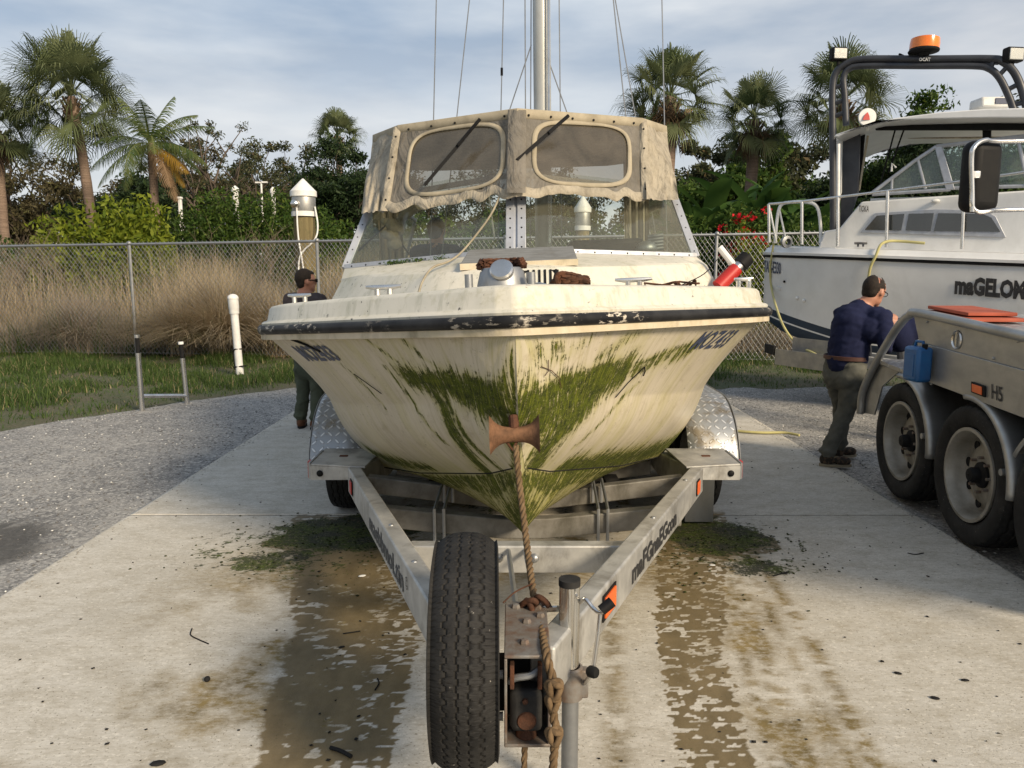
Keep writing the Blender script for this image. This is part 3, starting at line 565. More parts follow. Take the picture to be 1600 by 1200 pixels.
# broadleaf trees
def branches(m,p,d,L,r,depth,ends,rg,spread=.6):
    p=Vector(p); d=Vector(d).normalized(); k=4; pts=[p.copy()]; q=p.copy(); dd=d.copy()
    for i in range(k):
        dd=(dd+Vector((rg.uniform(-1,1),rg.uniform(-1,1),rg.uniform(-.5,.8)))*.17).normalized(); q=q+dd*L/k; pts.append(q.copy())
    m.tube(pts,[r*(1-.5*i/k) for i in range(k+1)],5 if depth<2 else 3,caps=False)
    if depth==0: ends.append(q); return
    ends.append(pts[-2])
    for i in range(3):
        nd=(dd+Vector((rg.uniform(-1,1),rg.uniform(-1,1),rg.uniform(-.3,.7)))*spread*1.25).normalized(); branches(m,pts[-1-(i%2)],nd,L*rg.uniform(.6,.8),r*.5,depth-1,ends,rg,spread)
def tree(px,ptop,Y,H,W,label,mat='oak',nleaf=9000,ls=.22,group='background trees',seedy=1,depth=3,name='oak_tree',spread=.7,clump=.55,bark='bark'):
    H=1.65+(427-ptop)/1200*Y; p=at(px,400,Y); nleaf=int(nleaf*1.9); t=empty(name,(p.x,Y,-.03),label,'tree',group); rg=random.Random(seedy); m=MB(); ends=[]
    th=H*.28; m.tube([(0,0,-.1),(rg.uniform(-.1,.1),0,th*.5),(rg.uniform(-.2,.2),0,th)],[.032*H,.026*H,.022*H],8,caps=False)
    for i in range(6):
        a=i*1.05+rg.uniform(-.3,.3); branches(m,(0,0,th*rg.uniform(.75,1)),(math.cos(a)*W/H*1.1,math.sin(a)*W/H*1.1,rg.uniform(.45,1.1)),H*.28,.014*H,depth-1,ends,rg,spread)
    branches(m,(0,0,th),(0,0,1),H*.33,.015*H,depth-1,ends,rg,spread)
    E=np.array([tuple(e) for e in ends]); 
    # fit to requested crown size
    mxr=np.percentile(np.abs(E[:,0]),96); mz=E[:,2].max(); sx=W/2/max(mxr,.1)*.93; szz=H/mz*.97
    m.v=[(a*sx,b*sx,c*szz) for a,b,c in m.v]; E=E*np.array([sx,sx,szz])
    m.build('trunk',M[bark],t)
    per=max(1,nleaf//len(E)); C=np.repeat(E,per,0); n=len(C); C=C+rvec(n)*(rng.uniform(0,1,(n,1))**.6)*clump*np.array([1,1,.7])*rng.uniform(.5,1.2,(len(E),1)).repeat(per,0)
    leafcloud(C,ls,M[mat],'crown',t); return t
tree(345,188,40,7.4,7.5,'sparse grey-green oak with bare twigs showing against the sky, behind the hedge','oak',3800,.16,seedy=4,clump=.38,spread=.85)
tree(425,226,50,8.6,7.5,'round dark oak right of the sparse oak','oak',9000,.26,seedy=9,clump=.9)
tree(475,230,56,8.6,6.0,'lower oak filling the gap left of the small distant palm','oak',8000,.26,seedy=12,clump=.9)
tree(300,228,44,6.0,6.0,'brownish bushy tree behind the coconut palm','brownleaf',7000,.24,seedy=15,clump=.8)
tree(40,236,36,5.9,7.5,'brown leafless thicket at the far left','brownleaf',9500,.2,seedy=21,clump=.7)
tree(150,250,38,5.7,7,'brown thicket behind the tall curved palm','brownleaf',9500,.2,seedy=25,clump=.7)
tree(-60,240,36,5.6,6,'brown thicket cut off by the left edge','brownleaf',7000,.2,seedy=27,clump=.7)
tree(215,258,30,4.9,4.0,'dark glossy small tree behind the coconut palm trunk','dkleaf',10000,.17,seedy=31,clump=.6)
tree(535,226,27,5.3,3.6,'very dark dense tree beside the left corner of the canvas','dkleaf',14000,.15,seedy=33,clump=.6)
tree(640,246,60,8.5,9,'distant oak hidden mostly behind the canvas','oak',6000,.3,seedy=35,clump=1)
tree(760,262,62,7.8,9,'distant oak seen through the windscreen','oak',6000,.3,seedy=36,clump=1)
tree(900,262,58,7.6,9,'distant oak behind the mast','oak',6000,.3,seedy=37,clump=1)
tree(1440,160,27,7.3,6.5,'bright green round tree behind the hardtop of the white boat','hedge',13000,.2,seedy=41,clump=.75)
tree(1560,160,30,8.1,5.0,'thin twiggy tree at the right edge behind the arch','oak',2600,.16,seedy=43,clump=.4)
tree(1250,215,34,6.9,7,'dark tree behind the right palms','oak',17000,.26,seedy=45,clump=.8)
tree(1110,225,36,6.3,7,'dark tree behind the palm with dead fronds','oak',16000,.26,seedy=47,clump=.8)
tree(1185,222,33,6,6,'green bushy tree filling the gap between the two right palms','hedge',15000,.24,seedy=61,clump=.8)
tree(1390,215,25,4.9,5,'dark green tree seen through the cabin window of the white boat','dkleaf',10000,.2,seedy=49,clump=.8)
tree(1540,240,26,4.9,6,'green tree seen through the windscreen of the white boat','hedge',9000,.2,seedy=50,clump=.8)
# hedges
def bush(px0,px1,ptop,Y,depthy,label,mat='hedge',n=9000,ls=.13,name='hedge',cat='hedge',lumps=9,seedy=1,flowers=0,group=None,shoots=0):
    a=at(px0,400,Y); b=at(px1,400,Y); top=at((px0+px1)/2,ptop,Y).z*1.06; W=b.x-a.x; rg=np.random.default_rng(seedy)
    t=empty(name,((a.x+b.x)/2,Y,-.03),label,cat,group); C=[]; n=int(n*2.0); ls=ls*1.15
    for i in range(lumps):
        cx=(-.5+(i+.5)/lumps)*W; rx=W/lumps*rg.uniform(.9,1.3); h=top*rg.uniform(.84,1.0)*(1-.12*abs(2*(i+.5)/lumps-1)**2); k=n//lumps
        u=rvec(k,rg); u[:,2]=np.abs(u[:,2])*1.0; rad=rg.uniform(.72,1.03,(k,1))
        q=u*rad*np.array([rx,depthy*.5,h]); q[:,0]+=cx; q[:,2]=np.clip(q[:,2],0.02,None); C.append(q)
        if shoots:
            s=rg.uniform(0,1,(shoots//lumps,1)); q=np.c_[cx+rg.normal(0,rx*.5,len(s)),rg.normal(0,.2,len(s)),h*(1+.12*s[:,0])]; C.append(q)
    C=np.concatenate(C); leafcloud(C,ls,M[mat],'foliage',t)
    m=MB()
    for i in range(lumps*2):
        x=rg.uniform(-.5,.5)*W*.9; m.tube([(x,0,-.05),(x+rg.uniform(-.2,.2),rg.uniform(-.2,.2),top*.4),(x+rg.uniform(-.5,.5),rg.uniform(-.3,.3),top*.75)],[.03,.02,.01],5)
    m.build('stems',M['bark'],t)
    if flowers:
        k=rg.integers(0,len(C),flowers); cl=C[k][C[k][:,1]<0][:flowers]*np.array([1,1.12,1])
        Cf=np.repeat(cl[:max(4,flowers//14)],14,0)+rvec(max(4,flowers//14)*14,rg)*.10; leafcloud(Cf,.12,M['flower'],'flowers',t,asp=.8,kind='stuff')
    return t
bush(268,520,297,23,3.5,'long clipped green hedge behind the fence left of centre','hedge',26000,.12,lumps=11,seedy=2)
bush(60,250,325,19.5,2.2,'bright yellow-green shrub in front of the curved palm','lime',9000,.16,'shrub','shrub',lumps=6,seedy=3,shoots=300)
bush(170,262,318,20.2,1.8,'yellow-green shrub at the foot of the coconut palm','lime',5500,.17,'shrub','shrub',lumps=4,seedy=31,shoots=200)
bush(520,1060,330,25,3.5,'long green hedge seen through the windscreen','hedge',26000,.15,lumps=14,seedy=5)
bush(1062,1132,314,18.5,1.8,'rounded dark green hedge just right of the windscreen','hedge',9000,.10,lumps=3,seedy=6)
bush(1128,1205,316,18,1.4,'bush with red flowers right of the rounded hedge','hedge',5000,.10,'flowering_bush','bush',lumps=4,seedy=7,flowers=1400)
bush(1150,1230,342,17.2,1.2,'low green bush below the red flowers','lime',3800,.09,'shrub','shrub',lumps=4,seedy=8)
bush(1205,1345,325,17.6,1.6,'light green clipped hedge behind the white hoop rails','hedge',9000,.10,lumps=6,seedy=9)
bush(1330,1700,330,19,2.5,'hedge beyond the cabin of the white boat','hedge',12000,.15,lumps=9,seedy=10)
bush(-120,90,375,20.5,2.2,'low olive scrub at the far left behind the fence','hedge',9000,.12,'shrub','shrub',lumps=6,seedy=55)
# banana-like plants: every big leaf its own part
def bleaf():
    k=9;V=[];F=[]
    for i in range(k+1):
        t=i/k; w=.125*math.sin(math.pi*min(1,(t*.93+.05)))**.7*(1 if t>.22 else .12); z=t*1.0-.16*t*t*t; x=.10*t+.26*t**3
        for s in(-1,0,1): V.append((x+abs(s)*-.015,s*w,z+abs(s)*.03*math.sin(t*3)))
    for i in range(k):
        for j in(0,1): a=i*3+j; F.append((a,a+1,a+4,a+3))
    return np.array(V),np.array(F)
bv,bf=bleaf(); BL=[]
for q in range(3):
    v=bv.copy(); v[:,1]*=[1,.8,1.2][q]; v[:,0]+=[0,.15,-.08][q]*v[:,2]**2
    me=mk_np('leaf_proto',v,bf,M['banana'],smooth_=True,attrs=dict(tint=np.full(len(v),[.2,.55,.85][q])))
    BL.append(me.data); bpy.data.objects.remove(me)
bi=0
for (px,pt,Y) in ((1082,262,19.5),(1118,222,20.5),(1160,235,21),(1195,215,20),(1232,205,21.5),(1262,250,19.8),(1300,270,20.5),(1105,275,19),(1215,265,19.2),(1165,275,19.3)):
    p=at(px,pt,Y); labs=['large-leaved plant nearest the canvas corner','tall large-leaved plant below the palm with dead fronds','large-leaved plant behind the red flowers','tallest large-leaved plant, middle of the dark clump','large-leaved plant with upright leaves under the yellowing palm','large-leaved plant above the white hoop rails','large-leaved plant beside the left leg of the arch','low large-leaved plant above the rounded hedge','low large-leaved plant in front of the dark clump','low large-leaved plant straight above the red flowers']
    t=empty('banana_plant',(p.x,Y,-.03),labs[bi],'plant','large-leaved plants beyond the fence'); bi+=1
    m=MB(); sh=p.z*.5
    for q in range(3): m.tube([(q*.12-.12,0,-.05),(q*.15-.15,0,sh)],[.07,.04],7)
    m.build('stem',M['bark'],t)
    for q in range(26):
        o=bpy.data.objects.new('leaf',BL[q%3]); link(o,t); s=p.z*.46*rnd.uniform(.7,1.1); o.scale=(s,s*.8,s); o.location=(rnd.uniform(-.2,.2),rnd.uniform(-.2,.2),sh*rnd.uniform(.25,1.1)); o.rotation_euler=(rnd.uniform(-.15,.15),rnd.uniform(-.1,.55)+(q%4)*.12,q*2.4+rnd.uniform(-.3,.3))
# dry tall grass behind the fence
def tall(n,x0,x1,y0,y1,h0,h1,mat,label,name='dry_grass',w=.016,sd=1,k=4,lean=.5):
    x=rng.uniform(x0,x1,n); y=rng.uniform(y0,y1,n); d=fbm(x*.7,y*.7,sd,4); kk=rng.uniform(0,1,n)<smooth(d,.3,.55)+.25; x=x[kk];y=y[kk];d=d[kk]
    h=(h0+(h1-h0)*smooth(d,.3,.7))*rng.uniform(.55,1.1,len(x))
    blades(np.stack([x,y,np.full(len(x),-.04)],1),h,rng.uniform(.05,lean,len(x)),rng.uniform(0,6.28,len(x)),w*rng.uniform(.6,1.3,len(x)),k,M[mat],name,kind='stuff',label=label,category='dry grass')
tall(15000,-13,-2.0,16.2,17.8,.8,1.7,'straw2','dense brown dead brush against the fence at left',sd=1,lean=1.3)
tall(17000,-13,-1.0,17.3,21.5,1.3,2.3,'straw','tall straw-coloured grass behind the fence at left','tall_grass',sd=2,lean=.5)
tall(1800,-13,-1.0,15.7,17.2,.5,1.3,'grass','green weeds growing up through the chain link fence at left','weeds',w=.02,sd=9,lean=.9)
tall(7000,-3,12,17.5,21,.9,1.7,'straw','tall straw-coloured grass behind the boat and to the right','tall_grass',sd=3)
tall(5000,3.0,9,15.2,17.0,.3,.9,'straw2','low brown brush behind the fence at right',sd=4,lean=1.2)
# reeds near left hedge foot
tall(2200,-3.6,-1.6,16.6,17.6,1.6,2.35,'straw','clump of tall pale reeds right of the pile','reeds',sd=6,lean=.15)
def tussock(px,Y,h,n,label,mat='straw'):
    p=at(px,450,Y); b=np.stack([p.x+rng.normal(0,.16,n),Y+rng.normal(0,.16,n),np.full(n,-.04)],1); az=rng.uniform(0,6.28,n)
    blades(b,h*rng.uniform(.6,1.1,n),rng.uniform(.2,1.5,n),az,np.full(n,.015),6,M[mat],'grass_tussock',droop=.95,kind='stuff',label=label,category='grass tussock')
tussock(352,15.85,2.1,5200,'big arching grass tussock behind the fence left of the white pipe')
tussock(295,15.95,1.8,2600,'arching grass tussock left of the biggest one')
tussock(425,15.8,1.7,2600,'arching grass tussock beside the timber pile')
tussock(120,16.3,1.6,2400,'matted grass tussock behind the fence at far left','straw2')
# bare shrubs
def bare(px,pyt,Y,label,seedy,sp=.9):
    p=at(px,pyt,Y); m=MB(); ends=[]; rg=random.Random(seedy)
    for i in range(7):
        a=rg.uniform(0,6.28); branches(m,(0,0,0),(math.cos(a)*.8,math.sin(a)*.5,1.1),p.z*.36,.022,3,ends,rg,sp)
    mz=max(v[2] for v in m.v); m.v=[(a,b,c*p.z/mz) for a,b,c in m.v]
    o=m.build('bare_shrub',M['twig'],None,label=label,category='shrub'); o.location=(p.x,Y,-.05)
bare(378,318,19.8,'leafless grey shrub in front of the long hedge',3)
bare(60,352,18.6,'leafless pale shrub at far left behind the fence',5)
bare(110,345,18.8,'leafless shrub in front of the yellow-green shrub',8)
# boulder-like dead palm mulch mound near the coconut palm is bare earth
# ---------------- chain link fence ----------------
FA=np.array([-15,16.3]);FB=np.array([9.5,13.9])
def fpt(t,z): p=FA+(FB-FA)*t; return Vector((p[0],p[1],z))
def ftop(t): return 2.14+.28*t
Lf=float(np.linalg.norm(FB-FA)); dirf=Vector((FB-FA).tolist()+[0]).normalized()
fence=empty('chain_link_fence',(0,0,0),'grey chain link fence with pipe top rail running across behind the boats','fence')
m=MB(); m.tube([fpt(t,ftop(t)) for t in np.linspace(0,1,12)],.026,8); m.build('top_rail',M['galv_clean'],fence)
def t_of(px):
    lo,hi=0,1
    for _ in range(40):
        md=(lo+hi)/2; p=fpt(md,1.9); q=800+FPX*p.x/(p.y*CP)
        if q<px: lo=md
        else: hi=md
    return lo
ts=[t_of(-380),t_of(-90),t_of(205),t_of(497),t_of(790),t_of(1118),t_of(1400),t_of(1680)]
for t_ in ts:
    m=MB(); m.tube([fpt(t_,-.2),fpt(t_,ftop(t_)-.02)],.032,10); m.ball(fpt(t_,ftop(t_)+.02),.045,8,6); m.build('post',M['galv_clean'],fence)
V=[];F=[];b=0; dv=np.array(dirf)[:2]
S=.088; K=int(Lf/S)
nrm=np.array([-dv[1],dv[0],0]); dv3=np.array([dv[0],dv[1],0]); wr=.0042
for sgn in(1,-1):
    for i in range(-25,K+25):
        s0=i*S; s1=s0+sgn*2.1/1.15*.95; H0=.02;H1=ftop(max(0,min(1,s0/Lf)))+.03
        # clip to ends
        if min(s0,s1)<0 or max(s0,s1)>Lf: continue
        p0=np.array([FA[0],FA[1],H0])+dv3*s0; p1=np.array([FA[0],FA[1],H1])+dv3*s1
        p0[2]=H0;p1[2]=H1; p0=p0+nrm*.003*sgn; p1=p1+nrm*.003*sgn; u=np.cross(p1-p0,nrm); u=u/np.linalg.norm(u)*wr
        for p in(p0,p1): V+=[p+u,p-u*.5+nrm*wr*.8,p-u*.5-nrm*wr*.8]
        F+=[[b,b+1,b+4,b+3],[b+1,b+2,b+5,b+4],[b+2,b,b+3,b+5]]; b+=6
mk_np('wire_mesh',np.array(V),np.array(F),M['galv_clean'],fence,kind='stuff')
m=MB(); m.tube([fpt(t,.05) for t in np.linspace(0,1,5)],.004,4); m.tube([fpt(t,1.1)+Vector((0,-.01,0)) for t in np.linspace(0,1,5)],.003,4); m.build('tension_wire',M['galv_clean'],fence)
# timber piles with white caps
def pile(px,ptop,Y,r,label,rope):
    c=at(px,ptop,Y); t=empty('timber_pile',(c.x,Y,-.03),label,'pile'); H=c.z; m=MB()
    m.lathe([(r*.98,-.1),(r*1.02,H*.4),(r*.93,H*.8),(r*.9,H-.75)],(0,0,0),(0,0,1),20); m.build('post',M['wood'],t)
    m=MB(); m.lathe([(r*1.0,H-.78),(r*1.05,H-.76),(r*1.05,H-.30),(r*1.0,H-.28)],(0,0,0),(0,0,1),20); m.build('sleeve',M['alu'],t)
    m=MB(); m.lathe([(r*1.12,H-.80),(r*1.12,H-.70),(r*1.0,H-.69)],(0,0,0),(0,0,1),20); m.build('band',M['white'],t)
    m=MB(); m.lathe([(r*1.0,H-.40),(r*1.18,H-.38),(r*1.18,H-.27),(.02,H)],(0,0,0),(0,0,1),20); m.build('cap',M['white'],t)
    if rope:
        m=MB(); m.tube(catmull([(-.35*r,-r*1.1,H-.55),(-.3*r,-r*1.15,H-1.2),(-.05*r,-r*1.15,H-1.7),(.1*r,-r*1.1,H-2.0),(.7*r,-r*1.1,H-2.7)],6),.018,6)
        m.tube(catmull([(r*1.1,-.1,H-.6),(r*1.4,-.2,H-1.0),(r*1.2,-.3,H-1.3),(-.05,-r*1.1,H-1.65),(-.1,-r*1.1,H-2.2)],6),.018,6); m.build('rope',M['whitetube'],t)
        m=MB(); m.ball((-.5*r,-r*1.05,H-.55),.10,10,8); m.build('lamp_fitting',M['chrome'],t)
pile(473,277,17,.24,'timber pile with white pointed cap and white rope, left of the old boat',True)
pile(911,304,18.5,.17,'timber pile with white cap seen through the right windscreen pane',False)
# small far things
def farpost(px,pt,pb,Y,r,label,name='white_post',mat='white'):
    c=at(px,pt,Y); m=MB(); m.lathe([(r,-.03),(r,c.z-.25),(r*1.3,c.z-.25),(r*1.3,c.z-.12),(.02,c.z)],(0,0,0),(0,0,1),12); o=m.build(name,M[mat],label=label,category='post'); o.location=(c.x,Y,0)
farpost(367,290,320,32,.12,'short white dock post showing above the hedge, left of the lamp')
farpost(426,292,320,32,.09,'thin white dock post showing above the hedge, right of the lamp')
c=at(408,284,32); t=empty('area_lamp',(c.x,32,-.03),'small twin-headed lamp on a pole above the hedge','lamp'); m=MB(); m.tube([(0,0,0),(0,0,c.z)],.04,8); m.build('pole',M['white'],t); m=MB(); m.box((-.12,0,c.z),(.22,.12,.06)); m.box((.14,0,c.z+.01),(.22,.12,.06)); m.build('lamp_head',M['white'],t)
c=at(281,309,26.5); t=empty('power_pedestal',(c.x,26.5,-.03),'white power pedestal beside the coconut palm','pedestal'); m=MB(); m.box((0,0,c.z/2),(.11,.11,c.z)); m.build('body',M['white'],t,bev=.02); m=MB(); m.box((0,0,c.z+.02),(.16,.16,.08)); m.build('cap',M['white'],t,bev=.02)
# white plastic pipe
b=gz(375,585,-.02); tp=at(364,466,b.y); t=empty('vent_pipe',b,'white plastic pipe with round cap leaning in the grass by the fence','pipe'); d=(tp-b)
m=MB(); m.tube([(0,0,0),d*.5,d*.88],.062,14); m.build('pipe',M['white'],t)
m=MB(); m.tube([d*.80,d*.86,d*.87,d*.985],[.078,.08,.085,.085],14); m.ball(d*1.0,.09,14,10,sc=(1,1,.8)); m.build('cap',M['white'],t)
m=MB(); m.tube([d*.06+Vector((-.07,-.02,0)),d*.3+Vector((-.075,-.02,0)),d*.34+Vector((-.02,-.07,0)),d*.34+Vector((.075,-.02,0))],.010,6); m.tube([d*.1+Vector((-.08,-.05,0)),d*.12+Vector((.14,-.05,0))],.012,6); m.build('cable',M['black'],t)
# tubular gate/ladder frame
a=gz(222,642,-.02); b=gz(293,630,-.02); t=empty('steel_frame',a,'H-shaped stainless tube frame standing at the grass edge','frame'); b=b-a
ta=at(212,495,a.y+.0)-a; tb=at(282,532,(a+b).y)-a
m=MB(); m.tube([Vector((0,0,-.1)),ta*.62],.033,12); m.build('tube',M['chrome'],t)
m=MB(); m.tube([b+Vector((0,0,-.1)),b+(tb-b)*.72],.033,12); m.build('tube',M['chrome'],t)
m=MB(); m.tube([ta*.60,ta*.80],.026,10); m.build('sleeve',M['black'],t); m=MB(); m.tube([b+(tb-b)*.7,b+(tb-b)*.96],.026,10); m.build('sleeve',M['black'],t)
m=MB(); m.tube([ta*.78,ta*.81],.036,12); m.build('collar',M['chrome'],t)
m=MB(); m.tube([ta*.16,b+(tb-b)*.12],.026,10); m.build('crossbar',M['chrome'],t)
for q in(b+(tb-b)*.97,): m=MB(); m.tube([q-(tb-b)*.03,q+(tb-b)*.01],.034,12); m.build('cap',M['white'],t)
# ---------------- the old boat ----------------
ROLL=R_(2.1)
boat=empty('motor_boat',(.065,2.85,.001),'old cream motor boat with algae-streaked bow and torn canvas on the boat trailer','boat',rot=(0,-ROLL,0))
bpy.context.view_layer.update()
BW=boat.matrix_world.copy(); BI=BW.inverted()
def bl(px,py,Y): return BI@at(px,py,Y)
HL=6.2
_gs=[0,.02,.06,.12,.2,.3,.45,.6,.8,1.0,1.2,1.4,1.65,1.9,2.3,2.8,3.5,6.2]; _gg=[.0,.06,.12,.20,.295,.40,.555,.705,.90,1.08,1.245,1.37,1.455,1.495,1.515,1.52,1.51,1.40]
_sx=np.linspace(0,6.2,3101); _gx=np.interp(_sx,_gs,_gg); _k=np.exp(-np.linspace(-2,2,121)**2); _k/=_k.sum(); _gsm=np.convolve(np.pad(_gx,60,mode='edge'),_k,'valid'); _bl=smooth(_sx,.1,.5); _gx=_gx*(1-_bl)+_gsm*_bl
def Gw(s): return np.interp(s,_sx,_gx)+.012
def zgs(s): s=np.asarray(s,float); return 1.45-.06*np.minimum(s,1.5)-.02*np.maximum(s-1.5,0)
def hp(s):
    I=np.interp
    return (zgs(s),I(s,[0,.12,.3,.5,.8,1.2,2,6],[1.42,1.05,.82,.6,.38,.29,.25,.25]),I(s,[0,.12,.3,.6,1.35,2.1,3,6],[1.42,1.08,.84,.74,.56,.42,.38,.36]),I(s,[0,.12,.3,.6,1.35,2.1,3,6],[0,0,.02,.14,.56,.93,1.05,1.07]))
_S=np.linspace(0,1,2000)**2*HL; _g=Gw(_S); _A=np.r_[0,np.cumsum(np.hypot(np.diff(_S),np.diff(_g)))]
def hpt(s,v):
    zg,zk,zc,c=hp(s); g=Gw(s); f=v+np.where(np.asarray(v)<.5,.075,.02)*np.sin(2*np.pi*v); return c+(g-c)*f, s, zc+(zg-zc)*v
STR=[
(-1,[(0.842,0.676),(0.653,0.629),(0.412,0.559),(0.217,0.251)],0.05,1.0),
(-1,[(0.545,0.625),(0.407,0.468),(0.263,0.164)],0.06,1.0),
(-1,[(0.337,0.388),(0.292,0.147),(0.388,0.054)],0.035,0.9),
(-1,[(0.759,0.615),(0.745,0.378),(0.871,0.120),(0.954,0.000)],0.035,0.95),
(-1,[(0.660,0.562),(0.712,0.174),(0.718,0.000)],0.02,0.7),
(-1,[(0.985,0.756),(1.024,0.458),(1.000,0.234)],0.012,0.5),
(-1,[(0.924,0.977),(0.850,0.819),(0.765,0.635)],0.012,0.45),
(-1,[(1.388,0.829),(1.379,0.462)],0.008,0.35),
(-1,[(1.415,0.970),(1.406,0.652)],0.008,0.3),
(-1,[(0.641,0.970),(0.598,0.806),(0.511,0.666)],0.015,0.35),
(-1,[(2.415,0.140),(2.239,0.087),(1.853,0.064)],0.03,0.75),
(-1,[(1.872,0.057),(1.618,0.040)],0.02,0.7),
(-1,[(0.093,0.140),(0.158,0.070),(0.240,0.057),(0.369,0.023)],0.02,1.0),
(-1,[(0.383,0.043),(0.545,0.000)],0.012,0.6),
(1,[(0.232,0.020),(0.251,0.237),(0.407,0.508),(0.568,0.625),(0.752,0.676)],0.05,1.0),
(1,[(0.383,0.201),(0.484,0.435),(0.673,0.569),(0.828,0.632)],0.07,1.0),
(1,[(0.562,0.100),(0.556,0.278),(0.660,0.408),(0.725,0.545)],0.07,1.0),
(1,[(0.641,0.000),(0.533,0.144),(0.495,0.268)],0.06,0.95),
(1,[(0.224,0.064),(0.327,0.127)],0.03,0.8),
(1,[(0.800,0.629),(1.040,0.692),(1.231,0.786)],0.03,0.5),
(1,[(0.886,0.692),(1.121,0.776),(1.415,0.846)],0.02,0.55),
(1,[(0.551,0.719),(0.616,0.826),(0.718,0.933)],0.03,0.3),
(1,[(1.257,0.746),(1.379,0.803)],0.03,0.6),
(1,[(0.301,0.692),(0.388,0.883)],0.03,0.25),
(1,[(0.161,0.482),(0.220,0.776)],0.05,0.25),
(1,[(1.032,0.020),(1.452,0.027),(1.844,0.054),(2.294,0.064),(2.678,0.084)],0.045,0.95),
(1,[(2.221,0.080),(2.658,0.140)],0.03,0.8),
(1,[(0.879,0.164),(1.000,0.415),(1.104,0.585)],0.012,0.4),
]
def hullpt0(s,side):
    x,y,z=hpt(np.array(float(s)),np.array(.0)); return (float(x)*side+side*.001,float(y)-.002,float(z))
def algae(side,a,v):
    o=np.zeros_like(a)
    for sd,pts,w,st in STR:
        if sd!=side: continue
        p=np.array(pts)*[1,.85]
        for i in range(len(p)-1):
            d=p[i+1]-p[i]; L2=(d**2).sum()+1e-9; t=np.clip(((a-p[i][0])*d[0]+(v*.85-p[i][1])*d[1])/L2,0,1)
            ds=np.hypot(a-p[i][0]-t*d[0],v*.85-p[i][1]-t*d[1]); o=np.maximum(o,st*np.exp(-(ds/(w*1.5))**2))
    return o
def hull_mat():
    t=NT('algae_gelcoat'); uv=t.n('TexCoord').outputs['UV']; sp=t.n('SeparateXYZ',_0=uv); 
    q=t.math('ADD',sp.outputs[0],t.math('MULTIPLY',sp.outputs[1],.34)); o=t.obj()
    def st(fa,fv,d=5,r=.6): 
        cb=t.n('CombineXYZ',_0=t.math('MULTIPLY',q,fa),_1=t.math('MULTIPLY',sp.outputs[1],fv)); return t.noise(cb.outputs[0],1.0,d,r)
    s1=st(34,2.2,7,.68); s2=st(9,1.6); s3=st(95,7,4,.6); al=t.attr('algae'); lo=t.attr('low')
    c=t.mix(t.ramp(t.noise(o,2.2,5),(.3,0.0),(.7,1.0)),(.56,.505,.40),(.475,.425,.335))
    c=t.mix(t.ramp(s1,(.48,0.0),(.74,.62)),c,(.27,.24,.11))
    c=t.mix(t.ramp(s2,(.46,0.0),(.72,.50)),c,(.40,.37,.14))
    c=t.mix(t.ramp(s3,(.56,0.0),(.76,.45)),c,(.27,.24,.15))
    c=t.mix(t.math('MULTIPLY',lo,t.ramp(s2,(.3,.3),(.7,1.0))),c,(.34,.33,.10))
    c=t.mix(t.ramp(t.noise(t.mapp(o,(1,1,1)),11,8,.72,.4),(.54,0.0),(.74,.55)),c,(.27,.22,.13))
    sk=t.ramp(t.noise(t.mapp(o,(1,1,1)),60,3,.7),(.655,0.0),(.70,1.0)); sk=t.math('MULTIPLY',sk,t.ramp(t.noise(o,5,3),(.42,0.0),(.60,1.0))); c=t.mix(t.math('MULTIPLY',sk,.9),c,(.02,.018,.012))
    # algae
    nz=t.math('ADD',t.math('MULTIPLY',s1,1.15),t.math('ADD',t.math('MULTIPLY',s3,.8),t.math('MULTIPLY',t.noise(o,38,5,.75),.9))); nz=t.math('MULTIPLY',nz,1.7)
    e=t.math('ADD',t.math('MULTIPLY',al,.80),t.math('SUBTRACT',nz,2.70)); am=t.math('MULTIPLY',t.ramp(e,(.0,0.0),(.22,1.0)),t.ramp(al,(.03,0.0),(.16,1.0)))
    soft=t.math('MULTIPLY',t.ramp(al,(.02,0.0),(.55,.92)),t.ramp(s1,(.3,.3),(.65,1.0))); c=t.mix(soft,c,(.26,.25,.018))
    ac=t.mix(t.ramp(t.noise(o,30,5,.8),(.34,0.0),(.66,1.0)),(.008,.014,.002),(.085,.108,.004)); ac=t.mix(t.ramp(s3,(.50,0.0),(.72,.8)),ac,(.20,.21,.02))
    ac=t.mix(t.ramp(t.noise(o,130,3,.7),(.62,0.0),(.69,.8)),ac,(.34,.32,.16))
    c=t.mix(am,c,ac)
    r=t.n('MapRange',_0=am,_3=.42,_4=.9).outputs[0]
    t.pbsdf(Base_Color=c,Roughness=r,Normal=t.bump(t.math('ADD',t.math('MULTIPLY',am,t.math('ADD',.6,t.noise(o,110,4,.75))),t.math('MULTIPLY',s3,.12)),.7,.010)).inputs['Specular IOR Level'].default_value=.3; return t.mat
M['hull']=hull_mat()
t_=np.linspace(0,1,330)**2*HL; nv=96; vv=np.linspace(0,1,nv)
